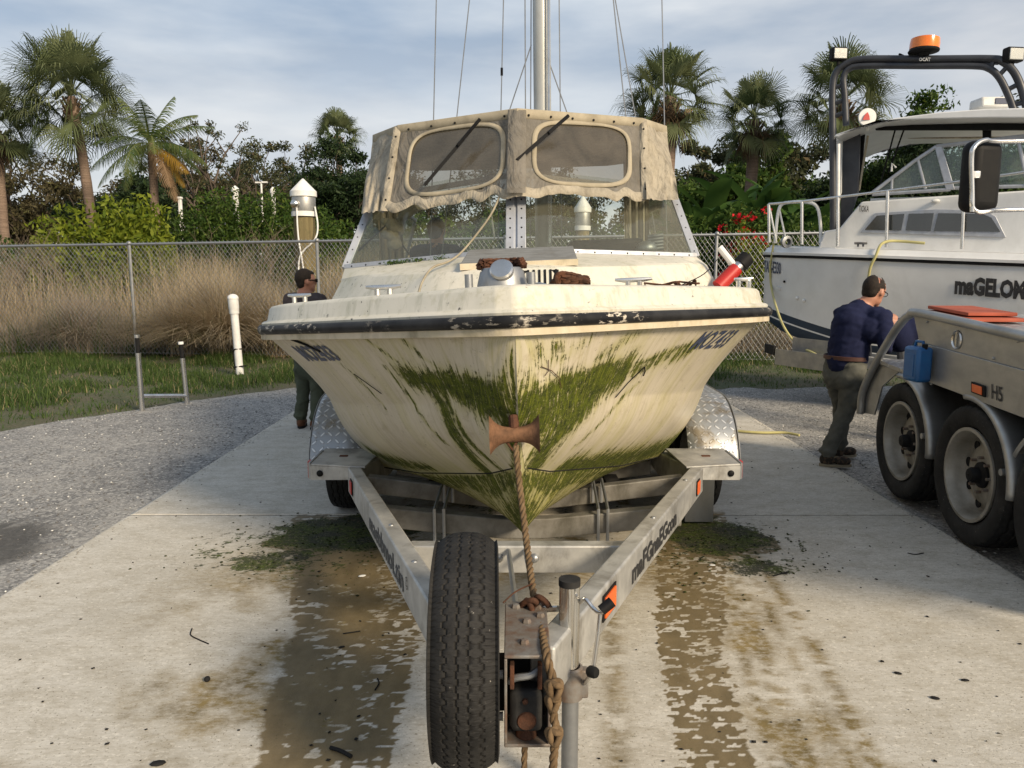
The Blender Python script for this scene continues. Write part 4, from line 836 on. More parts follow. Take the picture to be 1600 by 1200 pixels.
for side in(-1,1):
    S,Vv=np.meshgrid(t_,vv,indexing='ij'); X,Yy,Z=hpt(S,Vv); A=np.interp(S,_S,_A)
    # knuckle: slight hollow just under the gunwale
    al=algae(side,A,Vv)
    low=np.clip(.9*np.exp(-(Vv/.10)**2)*smooth(A,0,2)*(1)+.35*np.exp(-(A/.12)**2),0,1)
    # bottom
    nb=26; bb=np.linspace(0,1,nb)[1:]; S2,B2=np.meshgrid(t_,bb,indexing='ij'); zg,zk,zc,c=hp(S2); X2=c*(1-B2)+.006*B2*0; Z2=zc+(zk-zc)*(B2**.92)-.012*np.exp(-B2*30)
    stripe=(np.abs(Z2-zc)<.01)
    noi=fbm(S2*3,B2*6,5,4)
    al2=np.clip((.35+.5*np.exp(-(B2-1)**2/.08)*smooth(-S2,-1.6,-.6)+.35*smooth(noi,.45,.65))*(1.0 if side>0 else .95),0,.95)
    al2=np.where(S2<.32,al2*.4,al2)
    AX=np.concatenate([X[:,::-1],X2],1); AY=np.concatenate([Yy[:,::-1],S2],1); AZ=np.concatenate([Z[:,::-1],Z2],1)
    AL=np.concatenate([al[:,::-1],al2],1); LO=np.concatenate([low[:,::-1],np.full_like(al2,.8)],1)
    V=np.stack([AX*side,AY,AZ],-1).reshape(-1,3); nn=nv+nb-1; F=gridf(len(t_),nn)
    if side<0: F=F[:,::-1]
    F=F if True else F
    uvA=np.concatenate([A[:,::-1],np.interp(S2,_S,_A)],1)+ (5 if side>0 else 0); uvV=np.concatenate([Vv[:,::-1],-B2*.5],1)
    h=mk_np('hull_side',V,F,M['hull'],boat,smooth_=True,attrs=dict(algae=AL,low=LO),uv=np.stack([uvA,uvV],-1).reshape(-1,2))
for side in(-1,1):
    m=MB(); m.tube([Vector(hullpt0(s_q,side)) for s_q in np.linspace(.33,2.3,24)],.0032,5); m.build('chine_seam',M['dark'],boat)
# transom
zg,zk,zc,c=[float(q) for q in hp(HL)]; g=float(Gw(HL)); m=MB(); m.prism([(-g,HL,zg),(-c,HL,zc),(0,HL,zk),(c,HL,zc),(g,HL,zg)],(0,-.03,0)); m.build('transom',M['hull'],boat)
def gpath(inset=0,n=150,s1=HL):
    s=np.linspace(0,1,n)**2.4*s1; g=Gw(s); P=np.r_[np.c_[-g[::-1],s[::-1]],np.c_[g[1:],s[1:]]]
    T=np.gradient(P,axis=0); T/=np.linalg.norm(T,axis=1,keepdims=True)+1e-9; Nn=np.stack([T[:,1],-T[:,0]],1); wq=smooth(np.abs(P[:,0]),0,.42)[:,None]; Nn=Nn*wq+np.array([[0,-1.0]])*(1-wq); Nn/=np.linalg.norm(Nn,axis=1,keepdims=True)
    z=zgs(P[:,1]); return P,Nn,z
GP,GN,GZ=gpath()
def sweep(prof,name,mat,closed=True,parent=boat,n0=0,n1=None,**k):
    P,Nn,z=GP[n0:n1],GN[n0:n1],GZ[n0:n1]; pr=np.array(prof); V=np.stack([P[:,None,0]+Nn[:,None,0]*pr[None,:,0],P[:,None,1]+Nn[:,None,1]*pr[None,:,0],z[:,None]+pr[None,:,1]],-1)
    nP,nr=len(P),len(pr); V=V.reshape(-1,3)
    if closed:
        i=np.arange(nP-1)[:,None]*nr; j=np.arange(nr)[None,:]; a=(i+j).ravel(); b=(i+(j+1)%nr).ravel(); F=np.stack([a,a+nr,b+nr,b],1)
    else: F=gridf(nP,nr)
    o=mk_np(name,V,F,mat,parent,smooth_=True,**k); o.data.set_sharp_from_angle(angle=R_(50)); return o
def railmat():
    t=NT('scuffed_rub_rail'); o=t.obj(); s=t.ramp(t.noise(t.mapp(o,(1,1,2.5)),16,6,.7),(.55,0.0),(.60,1.0)); b=t.ramp(t.noise(o,1.7,3),(.46,0.0),(.58,1.0))
    c=t.mix(t.ramp(t.noise(o,8,4),(.4,0.0),(.7,1.0)),(.008,.008,.009),(.026,.026,.027)); c=t.mix(t.math('MULTIPLY',s,b),c,(.55,.50,.42))
    t.pbsdf(Base_Color=c,Roughness=.5,Normal=t.bump(t.noise(o,30,4),.2,.004)).inputs['Specular IOR Level'].default_value=.22; return t.mat
def deckmat():
    t=NT('dirty_deck'); o=t.obj(); c=t.mix(t.ramp(t.noise(o,2.5,6,.65),(.35,0.0),(.68,1.0)),(.62,.59,.51),(.50,.485,.41))
    st=t.noise(t.mapp(o,(16,16,1.5)),1.0,6,.7); c=t.mix(t.ramp(st,(.52,0.0),(.72,.65)),c,(.27,.27,.19))
    c=t.mix(t.ramp(t.noise(o,7,7,.75,.3),(.54,0.0),(.72,.65)),c,(.33,.31,.17))
    sk=t.ramp(t.noise(o,32,3,.7),(.645,0.0),(.69,1.0)); c=t.mix(t.math('MULTIPLY',sk,t.ramp(t.noise(o,3,2),(.40,0.0),(.6,1.0))),c,(.015,.014,.01))
    t.pbsdf(Base_Color=c,Roughness=.5,Normal=t.bump(t.noise(o,40,4),.15,.004)); return t.mat
M['railm']=railmat(); M['deck']=deckmat(); M['flange']=pbr('hull_flange',(.58,.50,.38),(.46,.40,.28),.6,sc=9,grime=.6,gc=(.08,.07,.03))
sweep([(.012,-.03),(.022,-.028),(.022,.006),(.0,.006)],'gunwale_flange',M['flange'])
sweep([(.005,.000),(.026,.000),(.036,.008),(.040,.024),(.036,.040),(.026,.048),(.005,.048)],'rub_rail',M['railm'])
sweep([(.012,.048),(.014,.058),(.005,.066),(-.012,.069),(-.020,.076),(-.036,.138),(-.05,.152),(-.08,.158),(-.13,.154),(-.17,.142),(-.18,.12)],'toe_rim',M['deck'],closed=False)
# foredeck
n=len(GP); inn=GP-GN*0
s_=np.linspace(.0,1,60)**1.6*2.35+.12; V=[];w=np.maximum(Gw(s_)-.15,.005)
for i,s in enumerate(s_):
    for u in np.linspace(-1,1,21): V.append((u*w[i],s,float(zgs(s))+.142+.02*(1-u*u)))
mk_np('foredeck',np.array(V),gridf(60,21),M['deck'],boat,smooth_=True)
# side decks, cockpit well
for sd in(-1,1):
    m=MB(); s_=np.linspace(2.4,HL,14); 
    V=[];F=[]
    for i,s in enumerate(s_):
        g=float(Gw(s)); z=float(zgs(s))+.142
        for (x,zz) in ((g-.13,z),(g-.34,z+.01),(g-.36,z-.02),(g-.36,.62)): V.append((sd*x,s,zz))
    for i in range(13):
        for j in range(3): a=i*4+j; F.append((a,a+1,a+5,a+4))
    m.add(V,F); m.build('side_deck',M['deck'],boat)
m=MB(); m.box((0,4.3,.60),(2.2,3.8,.04)); m.build('cockpit_floor',M['deck'],boat)
m=MB(); m.box((0,HL-.05,1.28),(2.1,.08,.28)); m.build('stern_coaming',M['deck'],boat)
# trunk cabin under the windscreen
WL=bl(540,420,5.15); WC=bl(806,394,4.6); WR=Vector((-WL.x+.10,WL.y,WL.z)); WR=bl(1087,402,5.15)
def lerp(a,b,t): return Vector(a)*(1-t)+Vector(b)*t
def wsbase(u): return lerp(WC,WL,-u) if u<0 else lerp(WC,WR,u)
U=np.linspace(-1,1,61); rows=[]
def trunk_row(k,u):
    au=abs(u); top=wsbase(u)+Vector((0,-.03,0)); I=np.interp; e=au**2.2
    base=bl(float(I(u,[-1,0,1],[513,800,1125])),float(I(u,[-1,0,1],[478,456,452])),3.92+1.1*e); base.z=min(base.z,float(zgs(base.y))+.135)
    mid=bl(float(I(u,[-1,0,1],[533,800,1106])),float(I(u,[-1,-.9,0,.9,1],[440,434,419,414,417])),4.08+1.0*e)
    m2=lerp(mid,top,.12)+Vector((0,0,.006))
    return [base+Vector((0,0,-.05)),base,lerp(base,mid,.8)+Vector((0,-.004,.0)),mid+Vector((0,0,0)),m2,top,top+Vector((0,.12,.006))]
V=[];
for u in U: V+= [tuple(p) for p in trunk_row(0,u)]
tr=mk_np('cabin_trunk',np.array(V),gridf(61,7)[:,::-1],M['deck'],boat,smooth_=True); tr.data.set_sharp_from_angle(angle=R_(14))
from mathutils.bvhtree import BVHTree
_tb=BVHTree.FromPolygons([v.co.copy() for v in tr.data.vertices],[tuple(p.vertices) for p in tr.data.polygons])
def ts(px,py,up=.006):
    o_=BI@O; d_=(BI.to_3x3()@ray(px,py)).normalized(); h=_tb.ray_cast(o_,d_)
    return (h[0]-d_*up) if h[0] is not None else bl(px,py,4.3)

for sd,W_ in((-1,WL),(1,WR)):
    m=MB(); x=W_.x; m.add([(x+sd*.07,W_.y-.1,1.48),(x,W_.y,W_.z),(x,HL-.9,W_.z-.05),(x+sd*.07,HL-.9,1.45),(x-sd*.03,W_.y,1.48),(x-sd*.03,W_.y,W_.z),(x-sd*.03,HL-.9,W_.z-.05),(x-sd*.03,HL-.9,1.45)],[(0,1,2,3),(4,7,6,5),(0,4,5,1),(1,5,6,2),(2,6,7,3)]); m.build('coaming',M['deck'],boat)
# hatch: dark opening and grey board
oq=[ts(812,447),ts(874,445),ts(873,421),ts(812,423)]; m=MB(); m.prism(oq,(0,.02,-.004)); m.build('hatch_opening',M['dark'],boat)
for k in range(7):
    t=(k+.5)/7; m=MB(); m.beam(lerp(oq[0],oq[1],t)+Vector((0,-.006,0)),lerp(oq[3],oq[2],t)+Vector((0,-.006,0)),.012,.008,up=(0,-1,0)); m.build('louvre',M['black'],boat)
bq=[ts(719,423,.02)+Vector((0,0,.035)),ts(903,415,.02)+Vector((0,0,.035)),ts(896,405,.02)+Vector((0,0,.075)),ts(734,411,.02)+Vector((0,0,.075))]; m=MB(); m.prism(bq,(0,0,-.026)); m.build('hatch_board',pbr('grey_board',(.20,.205,.205),(.14,.145,.145),.7,sc=9,grime=.5,gc=(.07,.06,.04),stretch=(1,5,1)),boat,bev=.004)
m=MB(); m.beam(bq[0]+Vector((0,-.006,-.016)),bq[1]+Vector((0,-.006,-.016)),.012,.034); m.build('board_edge',M['flange'],boat)
# fittings on the foredeck
dz=lambda x,s: 1.558-.02*s
def fit(px,py,z=None):
    # point on the foredeck (local z from sheer) under a pixel
    p=None
    for Y in np.linspace(2.9,5.2,231):
        q=bl(px,py,float(Y))
        if q.z<=1.44-.02*q.y+.125: p=q; break
    return p if p is not None else bl(px,py,4.6)
def at_deck(px,Y): q=bl(px,450,Y); return Vector((q.x,q.y,float(zgs(q.y))+.158))
def cleat(px,Y,w=.13):
    p=at_deck(px,Y); m=MB(); 
    for s in(-.03,.03): m=MB(); m.tube([p+Vector((s,0,-.01)),p+Vector((s,0,.045))],.014,8); m.build('cleat_leg',M['chrome'],boat)
    m=MB(); m.tube([p+Vector((-w/2,0,.056)),p+Vector((-w/4,0,.052)),p+Vector((w/4,0,.052)),p+Vector((w/2,0,.056))],[.007,.012,.012,.007],8); m.build('cleat',M['chrome'],boat)
cleat(599,3.75,.17); cleat(990,3.95,.19); cleat(467,4.35,.13); cleat(1162,4.5,.11)
for px in(733,831):
    p=at_deck(px,3.35); m=MB(); m.tube([p,p+Vector((0,0,.075))],.018,12); m.tube([p,p+Vector((0,0,.008))],.03,12); m.build('bollard',M['galv_clean'],boat,smooth=50)
p=at_deck(785,3.45); m=MB(); m.lathe([(.115,-.01),(.112,.03),(.098,.085),(.085,.105),(.05,.108)],p,(0,0,1),24,a0=0); m.build('windlass_housing',M['galv_clean'],boat,smooth=50)
m=MB(); ax=Vector((-.12,-.75,.5)); q=p+Vector((.005,-.055,.075)); m.lathe([(0.0,.052),(.045,.05),(.052,.042),(.052,.0),(.04,-.02)],q,ax,24); m.build('windlass_cap',M['chrome'],boat,smooth=40)
def chain(pts,mat='rust',r=.007,step=.026,name='chain',parent=boat):
    P=catmull(pts,10); d=0; last=P[0]; m=MB(); k=0
    for i in range(1,len(P)):
        d+=(P[i]-P[i-1]).length
        if d>step:
            d=0; t=(P[i]-P[i-1]).normalized(); a=t.orthogonal().normalized(); b=t.cross(a); 
            if k%2: a,b=b,a
            ring=[P[i]+t*math.cos(x)*.019+a*math.sin(x)*.011 for x in np.linspace(0,2*math.pi,9)]; m.tube(ring,r*.75,5,caps=False); k+=1
    return m.build(name,M[mat],parent,smooth=60)
R0=.10
for o_ in(0,.012,.022): chain([p+Vector((math.cos(a)*(R0-o_*.6),math.sin(a)*(R0-o_*.6)*.75+.015,.112+o_)) for a in np.linspace(-.4,3.6,12)],r=.011,step=.020)
q=at_deck(885,3.35)
for k in range(5): chain([q+Vector((-.075+.01*k,.02*math.sin(k),.010+.012*(k%3))),q+Vector((-.03,-.01*k+.02,.012+.011*k)),q+Vector((.03,.01*math.cos(k*2),.02+.008*k)),q+Vector((.085,.01*k-.01,.02+.009*(k%3)))],r=.012,step=.018)
m=MB()
for k in range(3): m.tube([at_deck(815,3.5+.04*k)+Vector((0,0,.012+.01*k)),at_deck(845,3.5+.03*k)+Vector((0,0,.018+.008*k)),at_deck(870,3.46)+Vector((0,.02*k,.008))],.006,6)
m.build('anchor_stock',M['chrome'],boat)
# thin rusty wire tangle on the right of the deck
for k in range(4):
    pts=[at_deck(1005+rnd.uniform(0,95),3.9+rnd.uniform(-.12,.12))+Vector((0,0,rnd.uniform(.004,.035))) for _ in range(6)]; m=MB(); m.tube(catmull(sorted(pts,key=lambda v:v.x),6),.0055,5); m.build('wire',M['rust'],boat)
m=MB(); m.tube(catmull([at_deck(1060,3.95)+Vector((0,0,.01)),bl(1100,428,4.3),bl(1122,404,4.8)],5),.003,5); m.build('wire',M['black'],boat)
# ---- windscreen ----
TL=bl(588,300,5.42); TCn=bl(806,262,4.92); TR=bl(1046,290,5.42)
gl=glass('dusty_windscreen',(.92,.95,.92),.085,.05,(.34,.32,.25)); M['wglass']=gl
def bar(a,b,w=.035,d=.028,mat='alu_frame',name='window_frame',up=(0,-1,.2),par=boat): m=MB(); m.beam(a,b,w,d,up=up); return m.build(name,M[mat],par,bev=.003)
for (b0,b1,t0,t1,nm) in ((WL,WC,TL,TCn,'l'),(WC,WR,TCn,TR,'r')):
    off=Vector((0,-.0,.02)); g0,g1=lerp(b0,b1,.02),lerp(b0,b1,.98)
    m=MB(); m.prism([g0+off,g1+off,lerp(t0,t1,.98),lerp(t0,t1,.02)],(0,.006,0)); m.build('windscreen_pane',gl,boat,smooth=0)
    bar(b0+Vector((0,-.004,.012)),b1+Vector((0,-.004,.012)),.03,.03)
    bar(t0+Vector((0,.08,-.03)),t1+Vector((0,.08,-.03)),.03,.03)
bar(WL+Vector((0,-.006,0)),lerp(WL,TL,.80)+Vector((0,-.006,0)),.05,.03); bar(WR+Vector((0,-.006,0)),lerp(WR,TR,.80)+Vector((0,-.006,0)),.05,.03)
for dx in(-.034,.034): bar(WC+Vector((dx,-.016,0)),lerp(WC,TCn,.66)+Vector((dx,-.016,0)),.052,.022)
def snaps(a,b,n,name='screw',off=(0,-.022,0),r=.006,mat='black',par=boat):
    for i in range(n):
        p=lerp(a,b,(i+.5)/n)+Vector(off); m=MB(); m.ball(p,r,6,4,sc=(1,.5,1)); m.build(name,M[mat],par)
snaps(WL+Vector((0,0,.012)),WC+Vector((0,0,.012)),11); snaps(WC+Vector((0,0,.012)),WR+Vector((0,0,.012)),11); snaps(WC+Vector((.034,0,0)),lerp(WC,TCn,.66)+Vector((.034,0,0)),6,off=(0,-.03,0)); snaps(WC+Vector((-.034,0,0)),lerp(WC,TCn,.66)+Vector((-.034,0,0)),6,off=(0,-.03,0)); snaps(WR,lerp(WR,TR,.8),5); snaps(WL,lerp(WL,TL,.8),5)
m=MB(); m.beam(WC+Vector((0,.004,0)),lerp(WC,TCn,.66)+Vector((0,.004,0)),.03,.03,up=(0,-1,.2)); m.build('centre_post',M['alu_frame'],boat)
for sd,W_,T_ in((-1,WL,TL),(1,WR,TR)):
    a=W_+Vector((0,0,.02)); b=Vector((W_.x,HL-1.2,W_.z)); c_=Vector((T_.x,HL-1.5,T_.z-.05))
    m=MB(); m.prism([a,b,c_,T_],(-sd*.006,0,0)); m.build('side_pane',gl,boat,smooth=0); bar(a,b,.03,.03,up=(0,0,1)); bar(T_,c_,.03,.03,up=(0,0,1)); bar(b,c_,.03,.03,up=(1,0,0))
# ---- canvas ----
def canvasmat(name,c1,c2,trans=.0,al=1.0):
    t=NT(name); o=t.obj(); f=t.ramp(t.noise(o,5,7,.7,.3),(.35,0.0),(.68,1.0)); c=t.mix(f,c1,c2); w=t.noise(t.mapp(o,(2.2,1,1.1),(0,.35,0)),3.2,4,.55,.8)
    c=t.mix(t.ramp(t.noise(t.mapp(o,(9,9,1.2)),1.5,5,.7),(.50,0.0),(.72,.65)),c,(.12,.10,.07)); c=t.mix(t.ramp(t.noise(o,13,7,.75),(.50,0.0),(.70,.5)),c,(.11,.095,.07))
    p=t.n('BsdfPrincipled',Base_Color=c,Roughness=.85,Normal=t.bump(t.math('ADD',t.math('MULTIPLY',w,6.0),t.math('MULTIPLY',t.noise(o,220,2),.15)),.55,.02)); tl=t.n('BsdfTranslucent',Color=c); m=t.n('MixShader',_0=trans,_1=p.outputs[0],_2=tl.outputs[0]); sh=m.outputs[0]
    if al<1:
        tr=t.n('BsdfTransparent'); m2=t.n('MixShader',_0=al,_1=tr.outputs[0],_2=sh); sh=m2.outputs[0]
    t.t.links.new(sh,t.out.inputs[0]); return t.mat
M['canvas']=canvasmat('beige_canvas',(.40,.355,.275),(.28,.25,.195),.06); M['canvasg']=canvasmat('grey_weathered_canvas',(.22,.20,.17),(.14,.13,.112),.15,.90); M['piping']=pbr('cream_binding',(.38,.335,.25),(.28,.245,.18),.8,sc=8,grime=.4,gc=(.15,.13,.09))
def vinyl():
    t=NT('cloudy_vinyl'); o=t.obj(); w=t.noise(t.mapp(o,(1.3,1,1),(0,R_(40),0)),2.4,5,.55,1.0); a=t.ramp(w,(.30,.18),(.75,.55))
    tr=t.n('BsdfTransparent',Color=(.55,.53,.47)); df=t.n('BsdfDiffuse',Color=(.17,.145,.11)); gl=t.n('BsdfGlossy',Color=(.75,.72,.66),Roughness=.22,Normal=t.bump(t.noise(t.mapp(o,(1.6,1,1),(0,R_(35),0)),3,3,.45,1.0),.35,.03))
    m1=t.n('MixShader',_0=a,_1=tr.outputs[0],_2=df.outputs[0]); m2=t.n('MixShader',_0=.10,_1=m1.outputs[0],_2=gl.outputs[0]); t.t.links.new(m2.outputs[0],t.out.inputs[0]); return t.mat
M['vinyl']=vinyl()
C_TL,C_TC,C_TR=bl(622,199,5.45),bl(808,173,5.0),bl(1004,188,5.45)
C_BL,C_BC,C_BR=bl(601,330,5.08),bl(806,302,4.66),bl(1008,312,5.06)
C_LL,C_LLb=bl(583,214,5.9),bl(563,334,5.22); C_RR,C_RRb=bl(1041,200,5.9),bl(1060,313,5.20)
def patch(a,b,c_,d,u,v): # a TL b TR c BR d BL
    return lerp(lerp(a,b,u),lerp(d,c_,u),v)
def fold(P,u,v,k,amp): 
    n=amp*(math.sin(u*11+v*4+k)*.5+math.sin(u*5-v*7+k*2)*.7+(float(vnoise(np.array(u*9),np.array(v*7),k))-.5)*1.6)
    return P+Vector((0,-1,0))*n
def panel(q,name,mat,nu=44,nvv=26,amp=.012,rag=.03,k=1,bell=0):
    V=[]
    for i in range(nu+1):
        for j in range(nvv+1):
            u,v=i/nu,j/nvv; r=rag*((float(vnoise(np.array(u*12.),np.array(k*3.1),k+5))-.5)*1.3+.08*math.sin(u*47+k)) ; vv=v*(1+r*1.0) 
            p=fold(patch(*q,u,vv),u,v,k,amp*(.3+.35*v)); p+=Vector((0,-bell*math.sin(math.pi*u)*math.sin(math.pi*v),0)); V.append(tuple(p))
    return V,gridf(nu+1,nvv+1)
def rrect(u,v,r,asp=1.6):
    (u0,u1,v0,v1)=r; cu,cv=(u0+u1)/2,(v0+v1)/2; a=abs(u-cu)/((u1-u0)/2); b=abs(v-cv)/((v1-v0)/2); return (a**4.2+b**3.6)
WINS=[((C_TL,C_TC,C_BC,C_BL),(.14,.90,.10,.88),1),((C_TC,C_TR,C_BR,C_BC),(.13,.88,.10,.86),2)]
for q,wr_,k in WINS:
    V,F=panel(q,'',None,60,40,amp=.009,k=k,rag=.07); V=np.array(V)
    nu,nvv=60,40; fm=[]
    ii,jj=np.meshgrid(np.arange(nu),np.arange(nvv),indexing='ij'); uc=(ii.ravel()+.5)/nu; vc=(jj.ravel()+.5)/nvv
    inside=np.array([rrect(a,b,wr_)<1 for a,b in zip(uc,vc)])
    mk_np('canvas_panel',V,F[~inside][:,::-1],M['canvasg'],boat,smooth_=True)
    mk_np('vinyl_window',V+np.array([0,.004,0]),F[inside][:,::-1],M['vinyl'],boat,smooth_=True)
    # binding ring
    (u0,u1,v0,v1)=wr_; cu,cv=(u0+u1)/2,(v0+v1)/2; ring=[]
    for a in np.linspace(0,2*math.pi,73)[:-1]:
        ca,sa=math.cos(a),math.sin(a); rr=1.0/((abs(ca)**4.2+abs(sa)**3.6)**(1/3.9)); ring.append((cu+ca*rr*(u1-u0)/2,cv+sa*rr*(v1-v0)/2))
    P=[fold(patch(*q,u,v),u,v,k,.009*(.3+.9*v)) for u,v in ring]; cen=sum(P,Vector())/len(P); V=[]
    for p in P:
        d=(p-cen).normalized(); 
        for w_,o_ in((-.017,0),(-.015,-.007),(.015,-.007),(.017,0)): V.append(tuple(p+d*w_+Vector((0,o_-.002,0))))
    n=len(P); F=[(i*4+j,((i+1)%n)*4+j,((i+1)%n)*4+j+1,i*4+j+1) for i in range(n) for j in range(3)]
    mk_np('window_binding',np.array(V),np.array(F),M['piping'],boat,smooth_=True)
    # mottled hem at the bottom
    V=[]
    for i in range(61):
        u=i/60; r=.07*((float(vnoise(np.array(u*12.),np.array(k*3.1),k+5))-.5)*1.3+.08*math.sin(u*47+k))
        for v,o_ in((.90,0),(.91,-.010),(.99,-.012),(1.012,0)): V.append(tuple(fold(patch(*q,u,v*(1+r)),u,v,k,.009*(.3+.9*v))+Vector((0,o_-.001,0))))
    mk_np('hem',np.array(V),gridf(61,4),M['canvas'],boat,smooth_=True)
for q,k in (((C_LL,C_TL,C_BL,C_LLb),3),((C_TR,C_RR,C_RRb,C_BR),4)):
    V,F=panel(q,'',None,24,30,amp=.05,k=k,bell=.02,rag=.03); mk_np('canvas_side',np.array(V),F,M['canvas'],boat,smooth_=True)
# seam strips
def strip(a,b,w,off,mat='canvas',name='seam_strip',n=10):
    V=[];a=Vector(a);b=Vector(b); t=(b-a).normalized(); sd_=t.cross(Vector((0,-1,0))).normalized()
    for i in range(n+1):
        p=lerp(a,b,i/n)
        for x,o_ in((-w/2,0),(-w/2+.004,-.01),(w/2-.004,-.01),(w/2,0)): V.append(tuple(p+sd_*x+Vector((0,-off+o_,0))))
    return mk_np(name,np.array(V),gridf(n+1,4),M[mat],boat,smooth_=True)
strip(C_TL,C_BL,.055,.014); strip(C_TR,C_BR,.055,.014); strip(C_TC,C_BC,.115,.018,'canvasg')
for a,b,o_ in((C_LL,C_TL,.0),(C_TL,C_TC,.0),(C_TC,C_TR,.0),(C_TR,C_RR,.0)):
    strip(a+Vector((0,0,-.02)),b+Vector((0,0,-.02)),.062,.024,'piping','top_band',16); 
snaps(C_TL+Vector((0,0,-.03)),C_TC+Vector((0,0,-.03)),5,'snap',(0,-.04,0),.008); snaps(C_TC+Vector((0,0,-.03)),C_TR+Vector((0,0,-.03)),6,'snap',(0,-.04,0),.008); snaps(C_TR,C_BR,4,'snap',(0,-.03,0),.007); snaps(C_TL,C_BL,4,'snap',(0,-.03,0),.007)
# canvas roof
BK=7.3-2.85; rows=[]
V=[];F=[]
edge=[C_LLb+Vector((0,.5,0)),C_LL,C_TL,C_TC,C_TR,C_RR,C_RRb+Vector((0,.5,0))]
for j in range(9):
    for i,e in enumerate(edge):
        t=j/8; ye=e.y+(BK-e.y)*t; V.append((e.x*(1-.02*t),ye,e.z+(.05*math.sin(t*3)-.06*t if 0<i<6 else 0)))
V=np.array(V); F=gridf(9,7); mk_np('canvas_roof',V,F[:, ::-1],M['canvas'],boat,smooth_=True)
for x0,x1,nm in((-.98,-.80,0),(.84,1.02,1)):
    for yy in(4.2,):
        V=[]
        for i in range(13):
            for j in range(9): V.append((x0+(x1-x0)*i/12,2.95+.03*math.sin(i*1.9)+.6*0,1.66+(2.55-1.66)*j/8))
        mk_np('curtain',np.array(V),gridf(13,9),M['canvas'],boat,smooth_=True)
# hanging rag bundle behind the left pane
c=bl(617,375,5.5); m=MB()
for k in range(9): m.ball(c+Vector((rnd.uniform(-.06,.07),rnd.uniform(-.03,.03),rnd.uniform(-.06,.06)+k*.012)),rnd.uniform(.035,.06),9,7,sc=(1,.6,.8))
m.tube(catmull([c+Vector((.02,0,.06)),c+Vector((.07,0,.16)),bl(655,320,5.3)],5),[.035]*11,7); m.build('canvas_roll',M['canvas'],boat,smooth=70)
# dashboard things
c=bl(945,389,5.6); m=MB(); m.box(c,(.52,.25,.13)); m.build('dashboard',M['black'],boat,bev=.03)
c=bl(1010,388,5.4); m=MB(); m.ball(c,.075,14,8,sc=(1,1,.7)); m.build('vent_dome',M['galv_clean'],boat); m=MB(); 
for k in range(5): m.tube([bl(1023,390-5*k,5.5)+Vector((-.05,0,0)),bl(1023,388-5*k,5.5)+Vector((.06,0,0))],.014,8)
m.build('hose_coil',M['galv_clean'],boat)
m=MB(); m.tube([bl(560,392,5.6),bl(605,350,5.6),bl(640,398,5.6)],.008,6); m.build('curtain_cord',M['dkgrey'],boat)
m=MB(); m.tube([bl(764,305,5.3),bl(773,375,5.3)],.006,6); m.build('antenna_rod',M['whitetube'],boat)
# wipers
for a,b in(((750,186),(663,289)),((888,181),(808,250))):
    pa,pb=bl(a[0],a[1],4.98),bl(b[0],b[1],4.93 if a[0]<800 else 4.75); m=MB(); m.tube([pa,lerp(pa,pb,.4)],.012,6); m.build('wiper_arm',M['black'],boat); m=MB(); m.beam(lerp(pa,pb,.3)+Vector((0,.012,0)),pb+Vector((0,.012,0)),.014,.02); m.build('wiper_blade',M['black'],boat)
m=MB(); m.tube(catmull([bl(788,288,4.75),bl(770,330,4.68),bl(748,362,4.68),bl(722,393,4.62),bl(702,408,4.40),bl(676,418,4.2),bl(660,440,3.95),at_deck(652,3.7)],6),.0065,6); m.build('lashing_rope',M['piping'],boat,smooth=70)
# moss tufts along the left windscreen base
for f_ in(.30,.34,.38,.46,.60):
    c=lerp(WL,WC,f_)+Vector((0,-.035,.0)); leafcloud(np.array(c)[None]+rng.normal(0,1,(90,3))*np.array([.035,.012,.012]),.02,M['hedge'],'moss_tuft',boat,kind='stuff')
# mast and rigging
mb=bl(846,420,7.1); mt=bl(842,-420,7.1); m=MB(); m.tube([mb+Vector((0,0,-1.05)),mt],[.078,.076],28); m.build('mast',pbr('mast_alloy',(.50,.50,.47),(.42,.42,.39),.35,.45,sc=4,grime=.3,gc=(.2,.19,.14),stretch=(1,1,.2)),boat,smooth=50)
m=MB(); m.tube([bl(858,380,7.0),bl(856,-400,7.0)],.012,6); m.build('sail_track',M['chrome'],boat)
wires=[((683,-60),(672,420),7.0),((740,-60),(688,420),7.3),((788,-60),(777,420),7.3),((820,-60),(822,420),7.0),((830,-60),(828,420),7.1),((873,-60),(878,420),7.2),((952,-60),(1003,420),7.0),((951,-60),(1034,420),7.3),((1033,-60),(1043,420),7.4),((830,70),(770,250),7.1),((859,100),(905,230),7.1)]
for a,b,Y in wires:
    m=MB(); m.tube([bl(*a,Y),bl(*b,Y)],.0055,5); m.build('stay',M['galv_clean'],boat)
m=MB(); m.tube([bl(784,106,7.3),bl(784,118,7.3)],.012,6); m.build('turnbuckle',M['black'],boat)
# red and black fender tube with white arm on the right side deck
t=empty('red_cylinder',(0,0,0),'red tube with black end leaning up from the boat side deck at right','tube')
pa,pb=at(1122,448,4.9),at(1168,402,4.95); 
m=MB(); m.tube([pa,lerp(pa,pb,.62)],.045,14); m.build('tube',M['red'],t,smooth=50); m=MB(); m.tube([lerp(pa,pb,.74),pb],.05,14); m.build('end_cap',M['black'],t,smooth=50); m=MB(); m.tube([lerp(pa,pb,.60),lerp(pa,pb,.75)],.038,14); m.build('collar',M['chrome'],t,smooth=50)
m=MB(); m.tube([lerp(pa,pb,.62),at(1124,386,4.95)],.022,10); m.build('arm',M['whitetube'],t)
